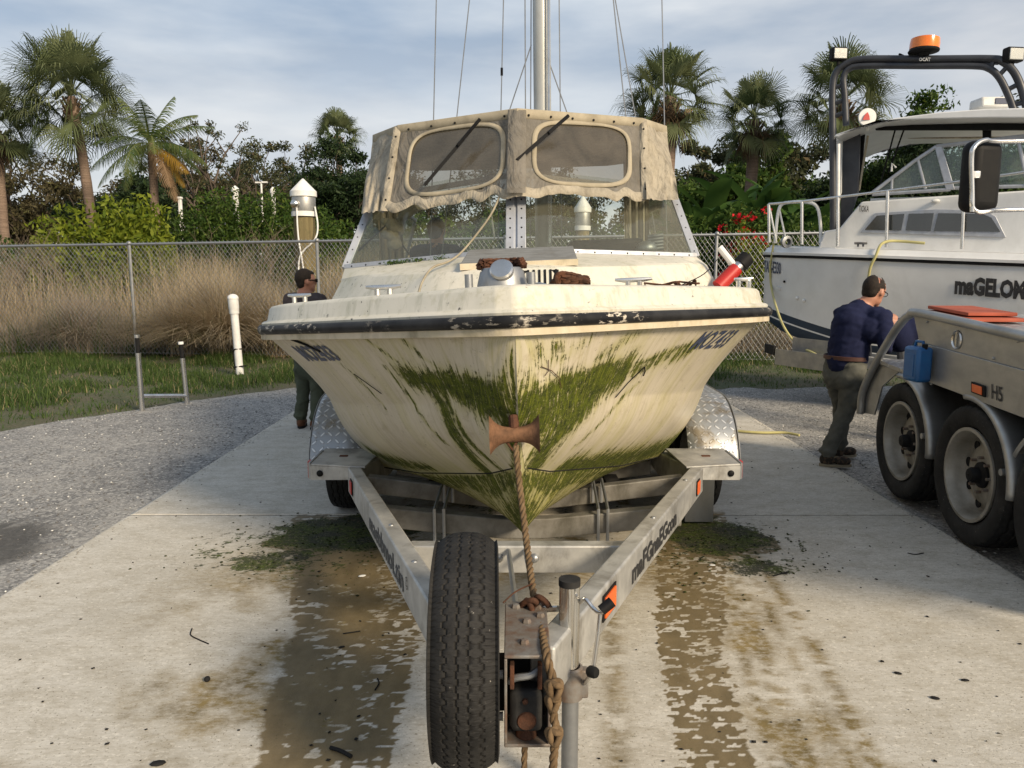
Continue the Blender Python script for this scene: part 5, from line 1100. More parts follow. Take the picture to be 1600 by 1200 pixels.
# registration letters
def text2d(s,bold=.0,sub=1):
    cu=bpy.data.curves.new('t','FONT'); cu.body=s; cu.resolution_u=2; cu.offset=bold; ob=bpy.data.objects.new('t',cu); col.objects.link(ob)
    dg=bpy.context.evaluated_depsgraph_get(); me=bpy.data.meshes.new_from_object(ob.evaluated_get(dg)); bpy.data.objects.remove(ob)
    b=bmesh.new(); b.from_mesh(me); bmesh.ops.triangulate(b,faces=b.faces)
    if sub: bmesh.ops.subdivide_edges(b,edges=b.edges,cuts=sub)
    bmesh.ops.triangulate(b,faces=b.faces); b.verts.ensure_lookup_table()
    V=np.array([v.co[:2] for v in b.verts]); F=np.array([[v.index for v in f.verts] for f in b.faces]); b.free()
    V=(V-V.min(0))/(V.max(0)-V.min(0)); return V,F
def hullpt(a,v,side,off=.004):
    s=np.interp(a,_A,_S); e=.004
    def P(s,v): x,y,z=hpt(s,v); return np.stack([x*side,np.broadcast_to(y,x.shape),z],-1)
    p=P(s,v); n=np.cross(P(s+e,v)-p,P(s,v+e)-p); n/=np.linalg.norm(n,axis=-1,keepdims=True); 
    n=n*np.sign((n[...,0]*side))[...,None]; return p+n*off
V,F=text2d('MOZ433',.02); mk_np('registration',hullpt(1.33+V[:,0]*.42,.80+V[:,1]*.12,1),F,M['inkblue'],boat)
V,F=text2d('MOZ433',.03); mk_np('registration',hullpt(1.75-V[:,0]*.42,.81+V[:,1]*.11,-1),F,M['inkblue'],boat)
# bow roller
t=empty('roller_mount',(0,0,0)); bpy.data.objects.remove(t)
rc=bl(804,679,2.93); m=MB(); pr=[]
for i in range(25):
    h=-1+2*i/24; r=.030+.046*abs(h)**3.2; pr.append((r,h*.096))
pr=[(0.0,-.096)]+pr+[(0.0,.096)]; m.lathe(pr,rc,(1,0,0),32); m.build('bow_roller',M['rustl'],boat,smooth=50)
m=MB(); m.beam(rc+Vector((0,.02,.02)),rc+Vector((-.005,.10,.06)),.038,.05); m.tube([rc+Vector((-.0,0,.02)),rc+Vector((-.002,.03,.07))],.018,10); m.build('roller_bracket',M['rust'],boat,bev=.004)
m=MB(); m.tube([rc+Vector((-.03,-.0,-.03)),rc+Vector((-.012,-.02,-.055)),rc+Vector((.008,0,-.03))],.006,6); m.build('shackle',M['rust'],boat)
# loose twigs and scratches stuck on the hull
def hl(pts,side,r,mat='dark',name='stuck_twig'):
    m=MB(); m.tube([Vector(hullpt(np.array(a),np.array(v),side,.006)) for a,v in pts],r,5); m.build(name,M[mat],boat)
hl([(1.02,.70),(.98,.60),(.96,.50)],1,.0022); hl([(1.02,.70),(1.06,.67),(1.08,.64)],1,.0035); hl([(.20,.50),(.27,.56),(.34,.55),(.40,.50)],1,.0016,'belt'); hl([(.22,.62),(.25,.54),(.24,.48)],1,.0016,'belt'); hl([(1.35,.72),(1.30,.64),(1.26,.58)],-1,.0022); hl([(1.62,.97),(1.52,.93),(1.45,.88)],-1,.006)
# ---------------- boat trailer ----------------
trl=empty('boat_trailer',(0,2,0),'galvanised boat trailer with V-shaped drawbar under the old boat','trailer')
def T(p):
    p=Vector(p); return p-Vector((-.08*min(1.0,max(0.0,(p.y-2.05)/2.37)),2,0))
RL={}
for sd in(-1,1):
    x0=.085 if sd>0 else -.125; a=Vector((x0,2.05,.525)); k=Vector((sd*1.01,4.42,.440)); b=Vector((sd*.92,4.95,.41)); e=Vector((sd*.92,8.3,.38))
    RL[sd]=(a,k)
    # solid mitred rail
    pts=[a,k,b,e]; V=[];F=[]
    for i,p in enumerate(pts):
        d0=(pts[i]-pts[i-1]).normalized() if i else (pts[1]-pts[0]).normalized(); d1=(pts[i+1]-pts[i]).normalized() if i<3 else d0
        t=(d0+d1).normalized(); r=t.cross(Vector((0,0,1))).normalized(); sc=1/max(.5,d0.dot(t)); h=.075 if i else .08
        for x,z in((-.038,-h),(.038,-h),(.038,h),(-.038,h)): V.append(T(p+r*x*sc+Vector((0,0,z))))
    for i in range(3):
        for j in range(4): F.append((i*4+j,i*4+(j+1)%4,(i+1)*4+(j+1)%4,(i+1)*4+j))
    F+=[(3,2,1,0),(12,13,14,15)]
    m=MB(); m.add(V,F); m.build('frame_rail',M['galv'],trl,bev=.008)
def railpt(sd,t,h,off=.041):
    a,k=RL[sd]; p=lerp(a,k,t); d=(k-a).normalized(); n=Vector((d.y*sd,-d.x*sd,0)).normalized(); return T(p+n*off+Vector((0,0,h)))
V,F=text2d('maFGnaEGcon',.04,0); a,k=RL[1]
mk_np('lettering',np.array([railpt(1,.345+.345*u,-.050+.088*v,.0405) for u,v in V]),F,M['ink'],trl)
V,F=text2d('maebbmoLtin',.02,0)
mk_np('lettering',np.array([railpt(-1,.66-.35*u,-.050+.088*v,.0405) for u,v in V]),F,pbr('faded_decal',(.07,.075,.08),(.12,.12,.12),.6,sc=40),trl)
V,F=text2d('©',.0,0); mk_np('lettering',np.array([railpt(-1,.292-.02*u,-.01+.05*v,.0405) for u,v in V]),F,M['ink'],trl)
def reflector(sd,t,w,h,z,mat='orange'):
    q=[railpt(sd,t-w/2,z-h/2),railpt(sd,t+w/2,z-h/2),railpt(sd,t+w/2,z+h/2),railpt(sd,t-w/2,z+h/2)]; n=(railpt(sd,t,0,.05)-railpt(sd,t,0,.04)); m=MB(); 
    m.prism([p+n*.15 for p in q],n*.8); o=m.build('reflector',M[mat],trl,bev=.002)
    c=sum(q,Vector())/4; m=MB(); m.prism([c+(p-c)*1.25 for p in q],n*.35); m.build('reflector_base',M['black'],trl)
reflector(1,.93,.028,.07,.0); reflector(-1,.93,.028,.07,.0,'reflred'); reflector(1,.215,.05,.075,.01); 
M['galv_shade']=pbr('shaded_grimy_galvanised',(.22,.21,.19),(.14,.13,.11),.6,.3,sc=9,bump=.25,grime=.8,gc=(.05,.045,.03))  # darker grimy zinc; shade beneath the hull is put into its colour
def xm(y,z,h,vee,w,name='crossmember',mm='galv'):
    pts=[(-w,y,z),(-.12,y,z-vee),(.12,y,z-vee),(w,y,z)]; V=[];F=[]
    for i,p in enumerate(pts):
        for yy,zz in((-.035,-h/2),(.035,-h/2),(.035,h/2),(-.035,h/2)): V.append(T((p[0],p[1]+yy,p[2]+zz)))
    for i in range(3):
        for j in range(4): F.append((i*4+j,i*4+(j+1)%4,(i+1)*4+(j+1)%4,(i+1)*4+j))
    F+=[(3,2,1,0),(12,13,14,15)]; m=MB(); m.add(V,F); m.build(name,M[mm],trl,bev=.006)
xm(3.12,.46,.12,.0,.47); xm(3.98,.37,.11,.07,.84,mm='galv_shade'); xm(4.42,.42,.10,.10,.93,mm='galv_shade'); xm(5.1,.35,.10,.10,.86,mm='galv_shade'); xm(7.4,.33,.10,.16,.86)
for x in(-.45,.42):
    for dx in(-.025,.025):
        m=MB(); m.tube([T((x+dx,3.93,.24)),T((x+dx,3.93,.41)),T((x+dx*1,4.36,.46)),T((x+dx,4.36,.32))],.009,6); m.build('u_bolt',M['galv_clean'],trl)
for x in(-.58,.58): m=MB(); m.beam(T((x,4.75,.275)),T((x,8.2,.26)),.09,.06); m.build('bunk',M['blackrub'],trl)
for y in(5.33,6.11): m=MB(); m.beam(T((-1.1,y,.30)),T((1.1,y,.30)),.06,.06); m.build('axle',M['galv'],trl)
for p in((-.26,3.0,.52),(.75,4.0,.53)):
    pass
for sd,tt in((-1,.30),(1,.55),(1,.86),(-1,.5)):
    p=railpt(sd,tt,.078,0); m=MB(); m.ball(p,.012,8,6,sc=(1,1,.6)); m.build('bolt',M['galv_clean'],trl)
# tyres
def tyre(R,W,n=240,tread=True,rim=.62,name='tyre',parent=None,deep=.008,sip=70,mat=None,crown=.10):
    prof=[]; hw=W/2
    k=34
    xs=np.linspace(-hw*.90,hw*.90,k); zs=R-(np.abs(xs)/hw)**2.6*R*crown*.45
    side=[(R*rim,-hw*.70),(R*(rim+.03),-hw*.86),(R*(rim+.14),-hw*1.0),(R*.86,-hw*1.02),(R*.93,-hw*.98)]
    pr=side+list(zip(zs,xs))+[(r,-x) for r,x in side[::-1]]
    pr=np.array(pr); m=len(pr); th=np.linspace(0,2*np.pi,n,endpoint=False); TH,J=np.meshgrid(th,np.arange(m),indexing='ij')
    r=np.broadcast_to(pr[:,0],TH.shape).copy(); x=np.broadcast_to(pr[:,1],TH.shape).copy(); dep=np.zeros_like(r)
    if tread:
        u=x/hw; 
        for c_ in(-.52,-.17,.18,.52):
            zig=.035*np.sign(np.sin(TH*sip*.5+c_*9))*np.minimum(1,np.abs(np.sin(TH*sip*.5+c_*9))*3)
            dep=np.maximum(dep,1-smooth(np.abs(u-c_-zig),.022,.040))
        lat=np.sin(TH*sip+u*7+2.2*np.sin(u*6)); lg=(1-smooth(np.abs(lat),.05,.16))*.40*(.35+.9*vnoise(TH*18,u*3,9))*(np.abs(u)<.9); dep=np.maximum(dep,lg)
        sh=(np.sin(TH*sip+1)>.62)*smooth(np.abs(u),.76,.80); dep=np.maximum(dep,sh*.42); crk=np.abs(vnoise(TH*34,u*11,13)-.5); dep=np.maximum(dep,(1-smooth(crk,.0,.045))*.30)
        dep=np.where(np.abs(u)>.93,0,dep)
        dep=np.where(r<R*.9,0,dep); r=r-dep*deep
        r=r+(vnoise(TH*60,u*9,3)-.5)*.0016
    V=np.stack([x,r*np.cos(TH),r*np.sin(TH)],-1).reshape(-1,3)
    i=(np.arange(n)[:,None]*m+np.arange(m-1)[None,:]).ravel(); j=(((np.arange(n)+1)%n)[:,None]*m+np.arange(m-1)[None,:]).ravel(); F=np.stack([i,i+1,j+1,j],1)
    o=mk_np(name,V,F,mat or M['tyre'],parent,smooth_=True,attrs=dict(depth=dep)); o.data.set_sharp_from_angle(angle=R_(38)); return o
def wheelrim(R,W,parent,mat,holes=8,name='rim',hub=True,off=.0,hubmat='black'):
    m=MB(); x=W/2
    m.lathe([(R,-x*.9),(R*1.0,-x),(R*.93,-x*1.02),(R*.90,-x*.9),(R*.86,-x*.55),(R*.84,x*.0+off),(R*.80,off+.01),(R*.62,off-.02),(R*.45,off-.035),(R*.30,off-.03),(.02,off-.03)],(0,0,0),(1,0,0),48)
    o=m.build(name,mat,parent,smooth=45)
    for i in range(holes):
        a=2*math.pi*i/holes+.2; m=MB(); c=Vector((off-.020,math.cos(a)*R*.66,math.sin(a)*R*.66)); m.lathe([(.0,.0),(R*.085,-.001),(R*.10,-.004),(R*.105,.002)],c,(-1,0,0),12); o2=m.build('hand_hole',M['dark'],parent,smooth=0)
        o2.data.transform(Matrix.Translation(c)@Matrix.Diagonal((1,1,1,1))@Matrix.Translation(-c))
    if hub:
        m=MB(); m.lathe([(R*.28,off-.03),(R*.27,off-.045),(R*.17,off-.06),(R*.16,off-.095),(R*.13,off-.11),(.005,off-.115)],(0,0,0),(1,0,0),20); m.build('hub',M[hubmat],parent,smooth=40)
        for i in range(8):
            a=2*math.pi*i/8; m=MB(); m.tube([(off-.03,math.cos(a)*R*.37,math.sin(a)*R*.37),(off-.065,math.cos(a)*R*.37,math.sin(a)*R*.37)],R*.035,6); m.build('wheel_nut',M['rustgalv'],parent)
ty0=tyre(.335,.205,n=220,parent=trl,sip=56); ty0.location=T((-1.235,5.33,.335))
for x,y in((1.235,5.33),(-1.235,6.11),(1.235,6.11)): c=ty0.copy(); col.objects.link(c); c.parent=trl; c.location=T((x,y,.335))
for sd in(-1,1):
    for y in(5.33,6.11): m=MB(); m.lathe([(.21,-.08),(.20,0),(.10,.02),(.02,.03)],T((sd*1.235,y,.335)),(sd,0,0),20); m.build('rim',M['galv'],trl)
# fenders
for sd in(-1,1):
    prof=[]; 
    for a in np.linspace(175,90,14): prof.append((5.37+.50*math.cos(R_(a)),.355+.465*math.sin(R_(a))))
    for a in np.linspace(90,5,14): prof.append((6.07+.50*math.cos(R_(a)),.355+.465*math.sin(R_(a))))
    V=[];uv=[];L=0
    for i,(y,z) in enumerate(prof):
        if i: L+=math.hypot(y-prof[i-1][0],z-prof[i-1][1])
        for x in(1.07,1.18,1.30,1.37,1.395,1.405): 
            dz_=0 if x<1.36 else (-.010 if x<1.40 else -.035); V.append(T((sd*x,y,z+dz_))); uv.append((x,L))
    F=gridf(len(prof),6); F=F if sd<0 else F[:,::-1]
    o=mk_np('fender',np.array([tuple(v) for v in V]),F,M['diamond'],trl,smooth_=True,uv=np.array(uv)); md=o.modifiers.new('s','SOLIDIFY'); md.thickness=.005
    # side skirt
    poly=[T((sd*1.406,y,z-.01)) for y,z in prof]; poly2=[T((sd*1.406,y,max(z-.075,.30))) for y,z in prof]
    V=[tuple(a) for pr in zip(poly,poly2) for a in pr]; o=mk_np('fender_skirt',np.array(V),gridf(len(prof),2),M['galv_clean'],trl); md=o.modifiers.new('s','SOLIDIFY'); md.thickness=.004
    # step bracket in front of the wheel
    m=MB(); q=[T((sd*.95,4.42,.52)),T((sd*1.29,4.49,.52)),T((sd*1.30,4.90,.52)),T((sd*.92,4.90,.52))]; m.prism(q,(0,0,-.012)); m.build('step_plate',M['galv'],trl,bev=.003)
    m=MB(); m.prism([T((sd*1.03,4.437,.508)),T((sd*1.29,4.487,.508)),T((sd*1.29,4.487,.42)),T((sd*1.03,4.437,.435))],(0,.012,0)); m.build('step_lip',M['galv'],trl)
    m=MB(); m.box(T((sd*1.297,4.66,.475)),(.012,.34,.10)); m.build('side_plate',M['galv_clean'],trl)
    m=MB(); m.box(T((sd*1.309,4.55,.475)),(.012,.05,.10)); m.build('marker',M['reflred'],trl)
    m=MB(); m.ball(T((sd*1.23,4.47,.465)),.020,12,8,sc=(1,.5,1)); m.build('marker_lamp',M['black'],trl)
    m=MB(); m.box(T((sd*1.13,4.68,.523)),(.05,.025,.006)); m.build('slot',M['rust'],trl)
m=MB(); m.box(T((1.16,4.93,.245)),(.19,.03,.46)); m.build('mud_flap',pbr('grey_flap',(.10,.105,.11),(.075,.08,.08),.7,sc=9,grime=.3,gc=(.12,.11,.09),stretch=(1,1,.2)),trl,bev=.004)
# tongue housing
hx=.040; hy0,hy1=1.95,2.30; zt,zb=.622,.362; w=.064
m=MB(); m.box(T((hx,(hy0+hy1)/2,zt)),(2*w,hy1-hy0,.010)); m.build('housing_top',M['rustgalv'],trl,bev=.003)
m=MB(); m.box(T((hx,(hy0+hy1)/2,zb)),(2*w,hy1-hy0,.010)); m.build('housing_bottom',M['rustgalv'],trl,bev=.003)
for sd in(-1,1): m=MB(); m.box(T((hx+sd*(w-.004),(hy0+hy1)/2,(zt+zb)/2)),(.008,hy1-hy0,zt-zb-.012)); m.build('housing_side',M['rustgalv'],trl,bev=.002)
m=MB(); m.box(T((hx,hy0+.14,(zt+zb)/2)),(2*w-.02,.01,zt-zb-.02)); m.build('housing_back',M['dark'],trl)
for (dx,dy) in((-.035,.30),(.035,.30),(.0,.20),(-.005,.07),(.04,.24)): m=MB(); m.lathe([(.0,.014),(.011,.012),(.014,.004),(.014,0)],T((hx+dx,hy0+dy,zt+.005)),(0,0,1),6); m.build('bolt',M['rustgalv'],trl,smooth=0)
# coupler parts
c=T((hx,hy0+.045,.455)); m=MB(); m.box(c,(.092,.07,.125)); m.build('coupler_body',M['blackrub'],trl,bev=.018)
m=MB(); m.lathe([(0,.040),(.024,.040),(.028,.034),(.030,.02),(.030,-.02)],c+Vector((.0,0,-.025)),(0,-1,0),24); m.build('coupler_drum',M['rust'],trl,smooth=40)
m=MB(); m.lathe([(0,.046),(.008,.044),(.009,.03)],c+Vector((-.004,0,.035)),(0,-1,0),6); m.build('bolt',M['rust'],trl,smooth=0)
m=MB(); m.tube(catmull([T((hx-.048,hy0+.03,.535)),T((hx-.03,hy0+.02,.552)),T((hx+.01,hy0+.018,.560)),T((hx+.035,hy0+.03,.572))],5),.010,8); m.build('latch',M['galv_clean'],trl)
for dx in(-.040,.036): m=MB(); m.box(T((hx+dx,hy0+.02,.560)),(.012,.03,.07)); m.build('latch_plate',M['rust'],trl,bev=.002)
m=MB(); m.lathe([(.0,.03),(.02,.028),(.028,.012),(.030,0)],T((hx,hy0+.045,zb+.006)),(0,0,1),16); m.build('hitch_ball',M['rust'],trl,smooth=50)
for dz_ in(.545,.42): m=MB(); m.lathe([(0,.022),(.011,.02),(.013,.0)],T((hx-w-.001,hy0+.05,dz_)),(-1,0,0),10); m.build('side_bolt',M['galv_clean'],trl)
m=MB(); m.box(T((-.045,2.08,.48)),(.05,.10,.13)); m.build('spare_bracket',M['black'],trl,bev=.006)
# drawbar centre rods up to the crossmember
for x in(-.02,.05): m=MB(); m.tube([T((hx+x-.01,2.3,.56)),T((x-.03,3.09,.50))],.010,8); m.build('brake_rod',M['galv_clean'],trl)
for x in(-.09,.06): m=MB(); m.ball(T((x,3.08,.47)),.02,8,6); m.build('bolt',M['galv_clean'],trl)
# jack stand on the drawbar
jk=Vector((.168,2.2,0)); M['jack']=pbr('jack_chrome',(.80,.79,.76),(.66,.65,.62),.12,1,sc=14,bump=.05,grime=.35,gc=(.16,.13,.09),stretch=(1,1,.3),r2=.28)
m=MB(); m.tube([T(jk+Vector((0,0,.45))),T(jk+Vector((0,0,.73)))],.031,24); m.build('jack_tube',M['jack'],trl,smooth=50)
m=MB(); m.tube([T(jk+Vector((0,0,.722))),T(jk+Vector((0,0,.742)))],.033,24); m.build('jack_cap',M['blackrub'],trl,smooth=40)
m=MB(); m.lathe([(.035,.0),(.040,.003),(.040,.10),(.035,.104),(.032,.104)],T(jk+Vector((.004,0,.36))),(0,0,1),24); m.build('jack_collar',M['rustgalv'],trl,smooth=40)
m=MB(); m.box(T(jk+Vector((.045,0,.41))),(.03,.035,.09)); m.build('clamp',M['rustgalv'],trl,bev=.005)
m=MB(); m.tube([T(jk+Vector((.006,0,.02))),T(jk+Vector((.006,0,.45)))],.026,24); m.build('jack_leg',M['galv_clean'],trl,smooth=50)
m=MB(); m.lathe([(.07,0),(.07,.012),(.03,.03)],T(jk+Vector((.006,0,0.001))),(0,0,1),20); m.build('jack_foot',M['galv'],trl)
def tw(px,py,Y): return T(at(px,py,Y))
m=MB(); m.tube(catmull([T(jk+Vector((.03,0,.665))),tw(912,936,2.17),tw(925,950,2.15),tw(935,957,2.13),tw(945,954,2.12)],5),.0065,8); m.build('crank_handle',M['chrome'],trl,smooth=60)
m=MB(); m.tube([tw(938,954,2.12),tw(955,940,2.13)],.016,10); m.build('crank_grip',M['black'],trl,smooth=50)
m=MB(); m.tube([tw(937,955,2.13),tw(934,985,2.12),tw(926,1045,2.10)],.0065,8); m.build('lock_rod',M['chrome'],trl,smooth=60)
m=MB(); m.tube([T(jk+Vector((.05,-.02,.418))),tw(925,1050,2.10)],.007,8); m.build('lock_pin',M['chrome'],trl,smooth=60)
m=MB(); m.lathe([(0,.016),(.014,.015),(.017,.008),(.017,-.010),(.012,-.016)],tw(925,1050,2.09),(.7,-.6,.1),14); m.build('lock_knob',M['black'],trl,smooth=50)
# spare wheel
sw=empty('spare_wheel',(-.134,2.13,.56),'worn spare tyre bolted upright to the drawbar beside the coupling','spare wheel')
sp=tyre(.333,.186,n=1300,parent=sw,deep=.005,sip=118,crown=.26); sp.rotation_euler=(0,0,R_(1.5))
m=MB(); m.lathe([(.205,-.075),(.200,-.085),(.205,.075),(.215,.085),(.20,.082),(.19,.05),(.15,.03),(.02,.03)],(0,0,0),(1,0,0),48); m.build('rim',M['rustgalv'],sw,smooth=45)
m=MB(); m.tube([(.03,0,-.0),(.09,-.02,-.05)],.012,10); m.build('mounting_bolt',M['galv_clean'],sw)
# laid rope
def laid(pts,name,mat,R=.0062,r=.0068,twist=75,parent=None,n=10,**k):
    P=catmull(pts,n); # resample
    d=[0]
    for i in range(1,len(P)): d.append(d[-1]+(P[i]-P[i-1]).length)
    Nn=max(20,int(d[-1]/.006)); Q=[]
    for i in range(Nn+1):
        x=d[-1]*i/Nn; j=min(max(np.searchsorted(d,x)-1,0),len(P)-2); t=(x-d[j])/max(1e-9,d[j+1]-d[j]); Q.append(lerp(P[j],P[j+1],t))
    m=MB(); nr=Vector((1,0,0))
    fr=[]
    for i in range(len(Q)):
        t=(Q[min(i+1,len(Q)-1)]-Q[max(i-1,0)]).normalized(); nr=(nr-t*nr.dot(t)).normalized(); fr.append((nr.copy(),t.cross(nr)))
    for s_ in range(3):
        m.tube([Q[i]+(fr[i][0]*math.cos(twist*d[-1]*i/Nn+s_*2.094)+fr[i][1]*math.sin(twist*d[-1]*i/Nn+s_*2.094))*R for i in range(len(Q))],r,6)
    return m.build(name,mat,parent,smooth=70,**k)
M['rope']=pbr('old_brown_rope',(.17,.115,.065),(.10,.065,.035),.95,sc=30,bump=.6,bd=.003)
rp=empty('bow_rope',(.02,2.9,.9),'old brown rope running from the bow roller down past the coupling, with two knots','rope')
def RP(px,py,Y): return at(px,py,Y)-Vector((.02,2.9,.9))
laid([RP(806,697,2.86),RP(810,740,2.80),RP(822,840,2.62),RP(834,930,2.34),RP(843,968,2.20),RP(853,1020,1.96),RP(862,1055,1.91),RP(868,1070,1.90)],'strand_run',M['rope'],parent=rp)
laid([RP(866,1072,1.90),RP(864,1110,1.90),RP(868,1145,1.90),RP(864,1200,1.90),RP(862,1290,1.90)],'strand_run',M['rope'],parent=rp)
def knot(px,py,Y,s,par=rp,mat='rope',name='knot'):
    c=RP(px,py,Y); pts=[]
    for a in np.linspace(0,2*math.pi*2,26): pts.append(c+Vector((math.cos(a)*s*(1+.25*math.sin(a*1.5)),math.sin(a*1.5)*s*.7-.012,math.sin(a)*s*1.2+.004*math.cos(a*2))))
    m=MB(); m.tube(catmull(pts,3),.0085,8); m.build(name,M[mat],par,smooth=70)
knot(866,1072,1.895,.016); knot(864,1093,1.895,.013); knot(866,1145,1.895,.015)
t2=laid([RP(820,1166,1.97),RP(819,1200,1.97),RP(820,1290,1.97)],'strand_run',M['rope'],R=.0045,r=.005,parent=rp)
# rusty hook and shackle tangle behind the rope
hk=empty('rusty_shackle',(.06,2.28,.66),'rusty shackle and chain links beside the jack tube','shackle'); 
def HK(px,py,Y): return at(px,py,Y)-Vector((.06,2.28,.66))
for (a,b_) in(((814,948),(838,942)),((838,935),(858,950)),((822,940),(832,958))):
    p,q=HK(*a,2.26),HK(*b_,2.24); c=(p+q)/2; d=(q-p)/2; e=Vector((0,-.012,.018)); m=MB(); m.tube(catmull([c+d*math.cos(x)+e*math.sin(x) for x in np.linspace(0,2*math.pi,10)],3),.0095,8,caps=False); m.build('link',M['rust'],hk,smooth=60)
m=MB(); m.tube([HK(846,952,2.25),HK(872,951,2.22)],.010,8); m.build('pin',M['chrome'],hk); m=MB(); m.box(HK(838,966,2.24),(.03,.04,.05)); m.build('plate',M['rust'],hk,bev=.003)
m=MB(); m.tube(catmull([HK(786,942,2.27),HK(805,925,2.3),HK(832,912,2.32)],5),.0025,5); m.build('wire_end',M['rust'],hk)
# ---------------- heavy aluminium trailer on the right ----------------
YAW=R_(4.0); hd=Vector((math.sin(YAW),math.cos(YAW),0)); hn=Vector((-math.cos(YAW),math.sin(YAW),0))  # hn towards camera side
HP=gz(1517,861,0); 
def hpl(px,py,off=0.0): return onpl(px,py,HP+hn*off,hn)
ht=empty('equipment_trailer',(HP.x,HP.y,0),'heavy grey aluminium triple-axle trailer at the right edge','trailer'); H0=Vector((HP.x,HP.y,0))
def Hh(p): return Vector(p)-H0
RW=.435
wc=[hpl(1403,690),hpl(1507,757),hpl(1640,835)]; 
wc=[Vector((p.x,p.y,RW)) for p in wc]; gap=(wc[0]-wc[1]).length; wc[2]=wc[1]-hd*gap*.95
big=tyre(RW,.27,n=260,name='tyre',parent=None,rim=.66,sip=44,deep=.012); bm=big.data; bpy.data.objects.remove(big)
M['rimsteel']=pbr('dusty_steel_rim',(.36,.34,.30),(.26,.245,.21),.5,.45,sc=8,grime=.6,gc=(.13,.11,.08))
wheel0=None
for i,p in enumerate(wc):
    wroot=bpy.data.objects.new('wheel',None); link(wroot,ht); wroot.location=Hh(p-hn*.135); wroot.rotation_euler=(0,0,-YAW)
    if wheel0 is None:
        o=bpy.data.objects.new('tyre',bm); link(o,wroot); wheelrim(RW*.665,.25,wroot,M['rimsteel'],off=-.005); wheel0=wroot
    else:
        for ch in list(wheel0.children): c=ch.copy(); col.objects.link(c); c.parent=wroot
    o=bpy.data.objects.new('inner_tyre',bm); link(o,ht); o.location=Hh(p-hn*.45); o.rotation_euler=(0,0,-YAW)
# mudguards: curved sheet over the near half of each wheel
def guard(c,a0,a1,r=.49,wd=.33,out=.015):
    V=[];n=22
    for i in range(n+1):
        a=R_(a0+(a1-a0)*i/n); q=c-hd*math.cos(a)*r+Vector((0,0,math.sin(a)*r))
        for o_,dr in((out,-.03),(out+.006,-.008),(out-.010,.006),(out-.04,.010),(out-.06,.004),(-wd,.0)): V.append(Hh(q+hn*o_+(-hd*math.cos(a)+Vector((0,0,math.sin(a))))*dr))
    o=mk_np('mudguard',np.array([tuple(v) for v in V]),gridf(n+1,6),M['alu'],ht,smooth_=True); md=o.modifiers.new('s','SOLIDIFY'); md.thickness=.006
guard(wc[0],98,-2); guard(wc[1],98,-2); guard(wc[2],150,20)
for c in wc[:2]:
    q=c-hd*.40+Vector((0,0,.12)); m=MB(); m.tube([Hh(q+hn*.02),Hh(q-hn*.2)],.02,10); m.build('guard_bolt',M['alu'],ht)
# bed side panel with crease
def quadbox(q,th,name,mat,bev=.003,par=ht,conv=Hh,nn=hn):
    m=MB(); m.prism([conv(p) for p in q],-nn*th); return m.build(name,mat if not isinstance(mat,str) else M[mat],par,bev=bev)
def ext(a,b,k): return b+(b-a)*k
tL,tR=hpl(1427,491),hpl(1600,527); tR2=ext(tL,tR,1.2)
cL,cR=hpl(1436,534),hpl(1600,578); cR2=ext(cL,cR,1.2); bL,bR=hpl(1440,592),hpl(1600,652); bR2=ext(bL,bR,1.2)
quadbox([tL,tR2,cR2,cL],.04,'upper_side_panel','alu'); 
quadbox([cL+hn*.012,cR2+hn*.012,bR2+hn*.012,bL+hn*.012],.05,'lower_side_panel','alu')
# top deck of the bed (chequered sheet)
m=MB(); m.prism([Hh(tL-hn*.04),Hh(tR2-hn*.04),Hh(tR2-hn*2.0),Hh(tL-hn*2.0)],(0,0,-.03)); o=m.build('bed_deck',M['alu'],ht)
def chk():
    t=NT('chequer_sheet'); o=t.obj(); b=t.n('TexVoronoi',Vector=o,Scale=22.0); h=t.ramp(b.outputs[0],(.1,1.0),(.45,0.0)); t.pbsdf(Base_Color=t.mix(h,(.40,.40,.40),(.62,.62,.60)),Metallic=.7,Roughness=.35,Normal=t.bump(h,.8,.01)); return t.mat
M['chk']=chk(); o.data.materials[0]=M['chk']
# hoop rail and front end
path=[hpl(1346,646),hpl(1350,612),hpl(1368,572),hpl(1396,524),hpl(1412,502),hpl(1424,492),hpl(1442,489.5),hpl(1600,525)]; path.append(ext(path[-2],path[-1],1.2))
m=MB(); m.tube([Hh(p+hn*.01) for p in catmull(path,5)],.030,12); m.build('hoop_rail',M['alu'],ht,smooth=60)
quadbox([hpl(1347,645,-.02),hpl(1352,606,-.02),hpl(1371,568,-.02),hpl(1405,580,-.02),hpl(1378,604,-.02),hpl(1366,648,-.02)],.012,'front_plate','alu')
st=hpl(1370,561); st2=hpl(1424,582); m=MB(); m.prism([Hh(st),Hh(st2),Hh(st2-hn*.9),Hh(st-hn*.9)],(0,0,-.03)); m.build('step_deck',M['chk'],ht,bev=.003)
quadbox([tL-hn*.06,tL-hn*1.9,bL-hn*1.9,bL-hn*.06],.001,'front_bulkhead','alu',0,nn=hd) 
